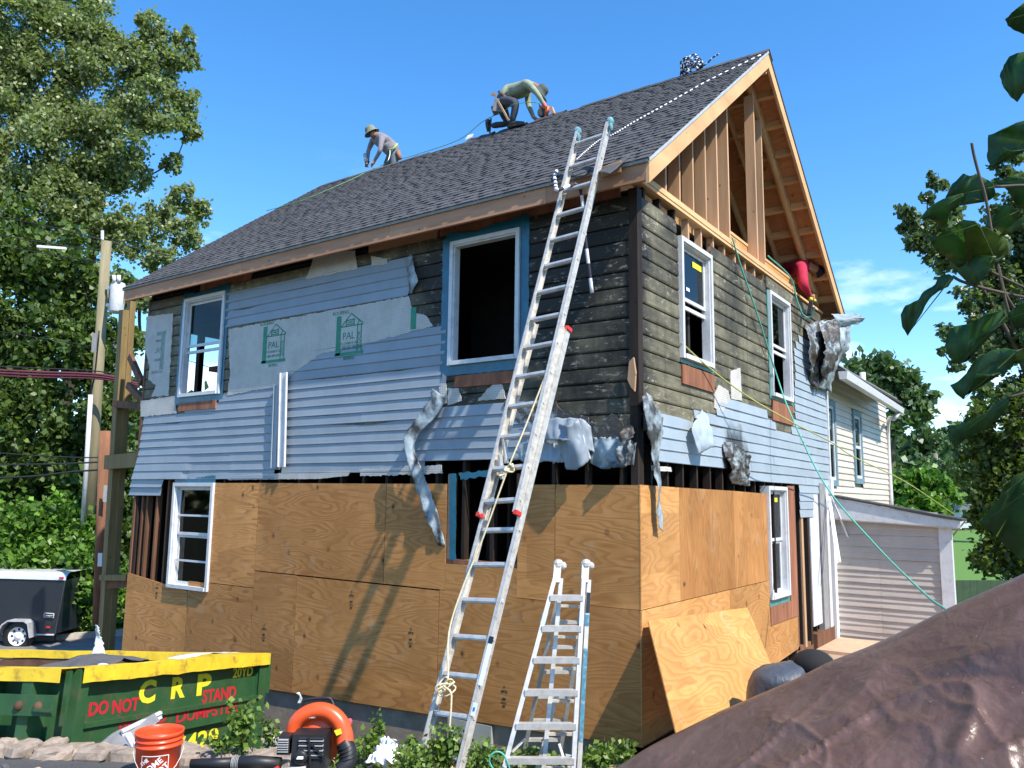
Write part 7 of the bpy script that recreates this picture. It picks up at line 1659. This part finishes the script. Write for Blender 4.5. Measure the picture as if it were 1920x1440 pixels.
r_ = loft('white_cloth', [DP(686, 1432, 6.3), DP(705, 1410, 6.4), DP(718, 1384, 6.6)], [DP(735, 1430, 6.2), DP(742, 1412, 6.3), DP(748, 1392, 6.5)], simple('white_cloth_mat', (.78, .78, .80), .85, var=.05), None, 16, 18, .10, 9, .004, 3); tag(r_, 'crumpled white cloth lying in the weeds', 'cloth')
tag(tube('green_hose_loop', spline([DP(938, 1460, 6.1), DP(918, 1430, 6.1), DP(925, 1412, 6.1), DP(942, 1413, 6.1), DP(955, 1440, 6.1), DP(958, 1470, 6.1)], 8), .007, TEAL), 'loop of green hose at the foot of the folding ladder', 'hose')
r_ = loft('white_scrap', [DP(556, 1299, 8.6), DP(562, 1308, 8.6), DP(557, 1319, 8.6)], [DP(561, 1298, 8.6), DP(567, 1310, 8.6), DP(564, 1319, 8.6)], WHITE2, None, 4, 10, .02, 9); tag(r_, 'small white plastic scrap hanging below the plywood', 'plastic scrap')
pw = YP(657, 1352, -.02); mb = MB(); mb.tube([pw, pw+Vector((0, -.07, 0))], .035, 10); mb.tube([pw+Vector((.02, -.05, .0)), pw+Vector((.07, -.06, -.02))], .018, 8); tag(mb.build('wall_spigot', simple('pink_spigot', (.55, .10, .14), .5)), 'small pink pipe stub sticking out of the foundation', 'pipe stub')
simple('white_rubble', (.55, .5, .44), .9)
rb = empty('rubble_pile', DP(520, 1390, 6.6), 'small pile of pale broken rubble between the dumpster corner and the leaf blower', 'rubble')
for k in range(9): rock('rubble_piece', DP(508+k*3.4, 1392-5*(k % 3), 6.55+.03*(k % 2)), .055, .05, .035, MATS['white_rubble'], rb, k, k)

# litter of the tear-off: splinters, shingle crumbs and plastic chips on the ground
rs_ = random.Random(12); mb = MB()
for k in range(520):
    x, y = rs_.uniform(-5.3, .3), rs_.uniform(-4.6, -.05); p_ = Vector((x, y)); d_ = (p_-cA).dot(cn_)
    if -.25 < d_ < .25: continue
    z = ground(x, y)+(.03 if d_ < 0 else .05); L = rs_.choice((.02, .03, .05, .09, .16))*rs_.uniform(.6, 1.3); a = rs_.uniform(0, pi); dr = Vector((cos(a), sin(a), rs_.uniform(-.2, .3)))
    mb.m = rs_.choice((0, 0, 1, 2, 3)); mb.obox((x, y, z), Vector((x, y, z))+dr*L, max(.008, L*rs_.uniform(.12, .7)), rs_.uniform(.003, .010), up=(rs_.uniform(-.4, .4), rs_.uniform(-.4, .4), 1))
tag(mb.build('ground_litter', [LUM_Z, SH_B, WHITE, VINYL_S]), 'scattered splinters, shingle crumbs and siding chips on the ground below the wall', 'litter', kind='stuff')
for i, (u, v, d_, w_, h_, rot, mt_, lb_) in enumerate(((735, 1442, 6.0, .30, .05, .3, LUM_Z, 'short lumber offcut lying in the weeds below the white cloth'), (668, 1425, 6.6, .22, .12, -.4, SH_B, 'curled shingle scrap behind the leaf blower elbow'), (890, 1428, 6.7, .26, .04, .8, OLDWOOD, 'dark broken board end between the two ladders'), (598, 1452, 5.0, .2, .1, .2, VINYL_S, 'blue siding chip at the lower edge near the blower'))):
    c = DP(u, v, d_); c.z = ground(c.x, c.y)+.05; mb = MB(); dr = Vector((cos(rot), sin(rot), .08)); mb.obox(c-dr*w_/2, c+dr*w_/2, h_, .018, up=(0, -.3, 1)); tag(mb.build('scrap_piece', mt_), lb_, 'scrap')
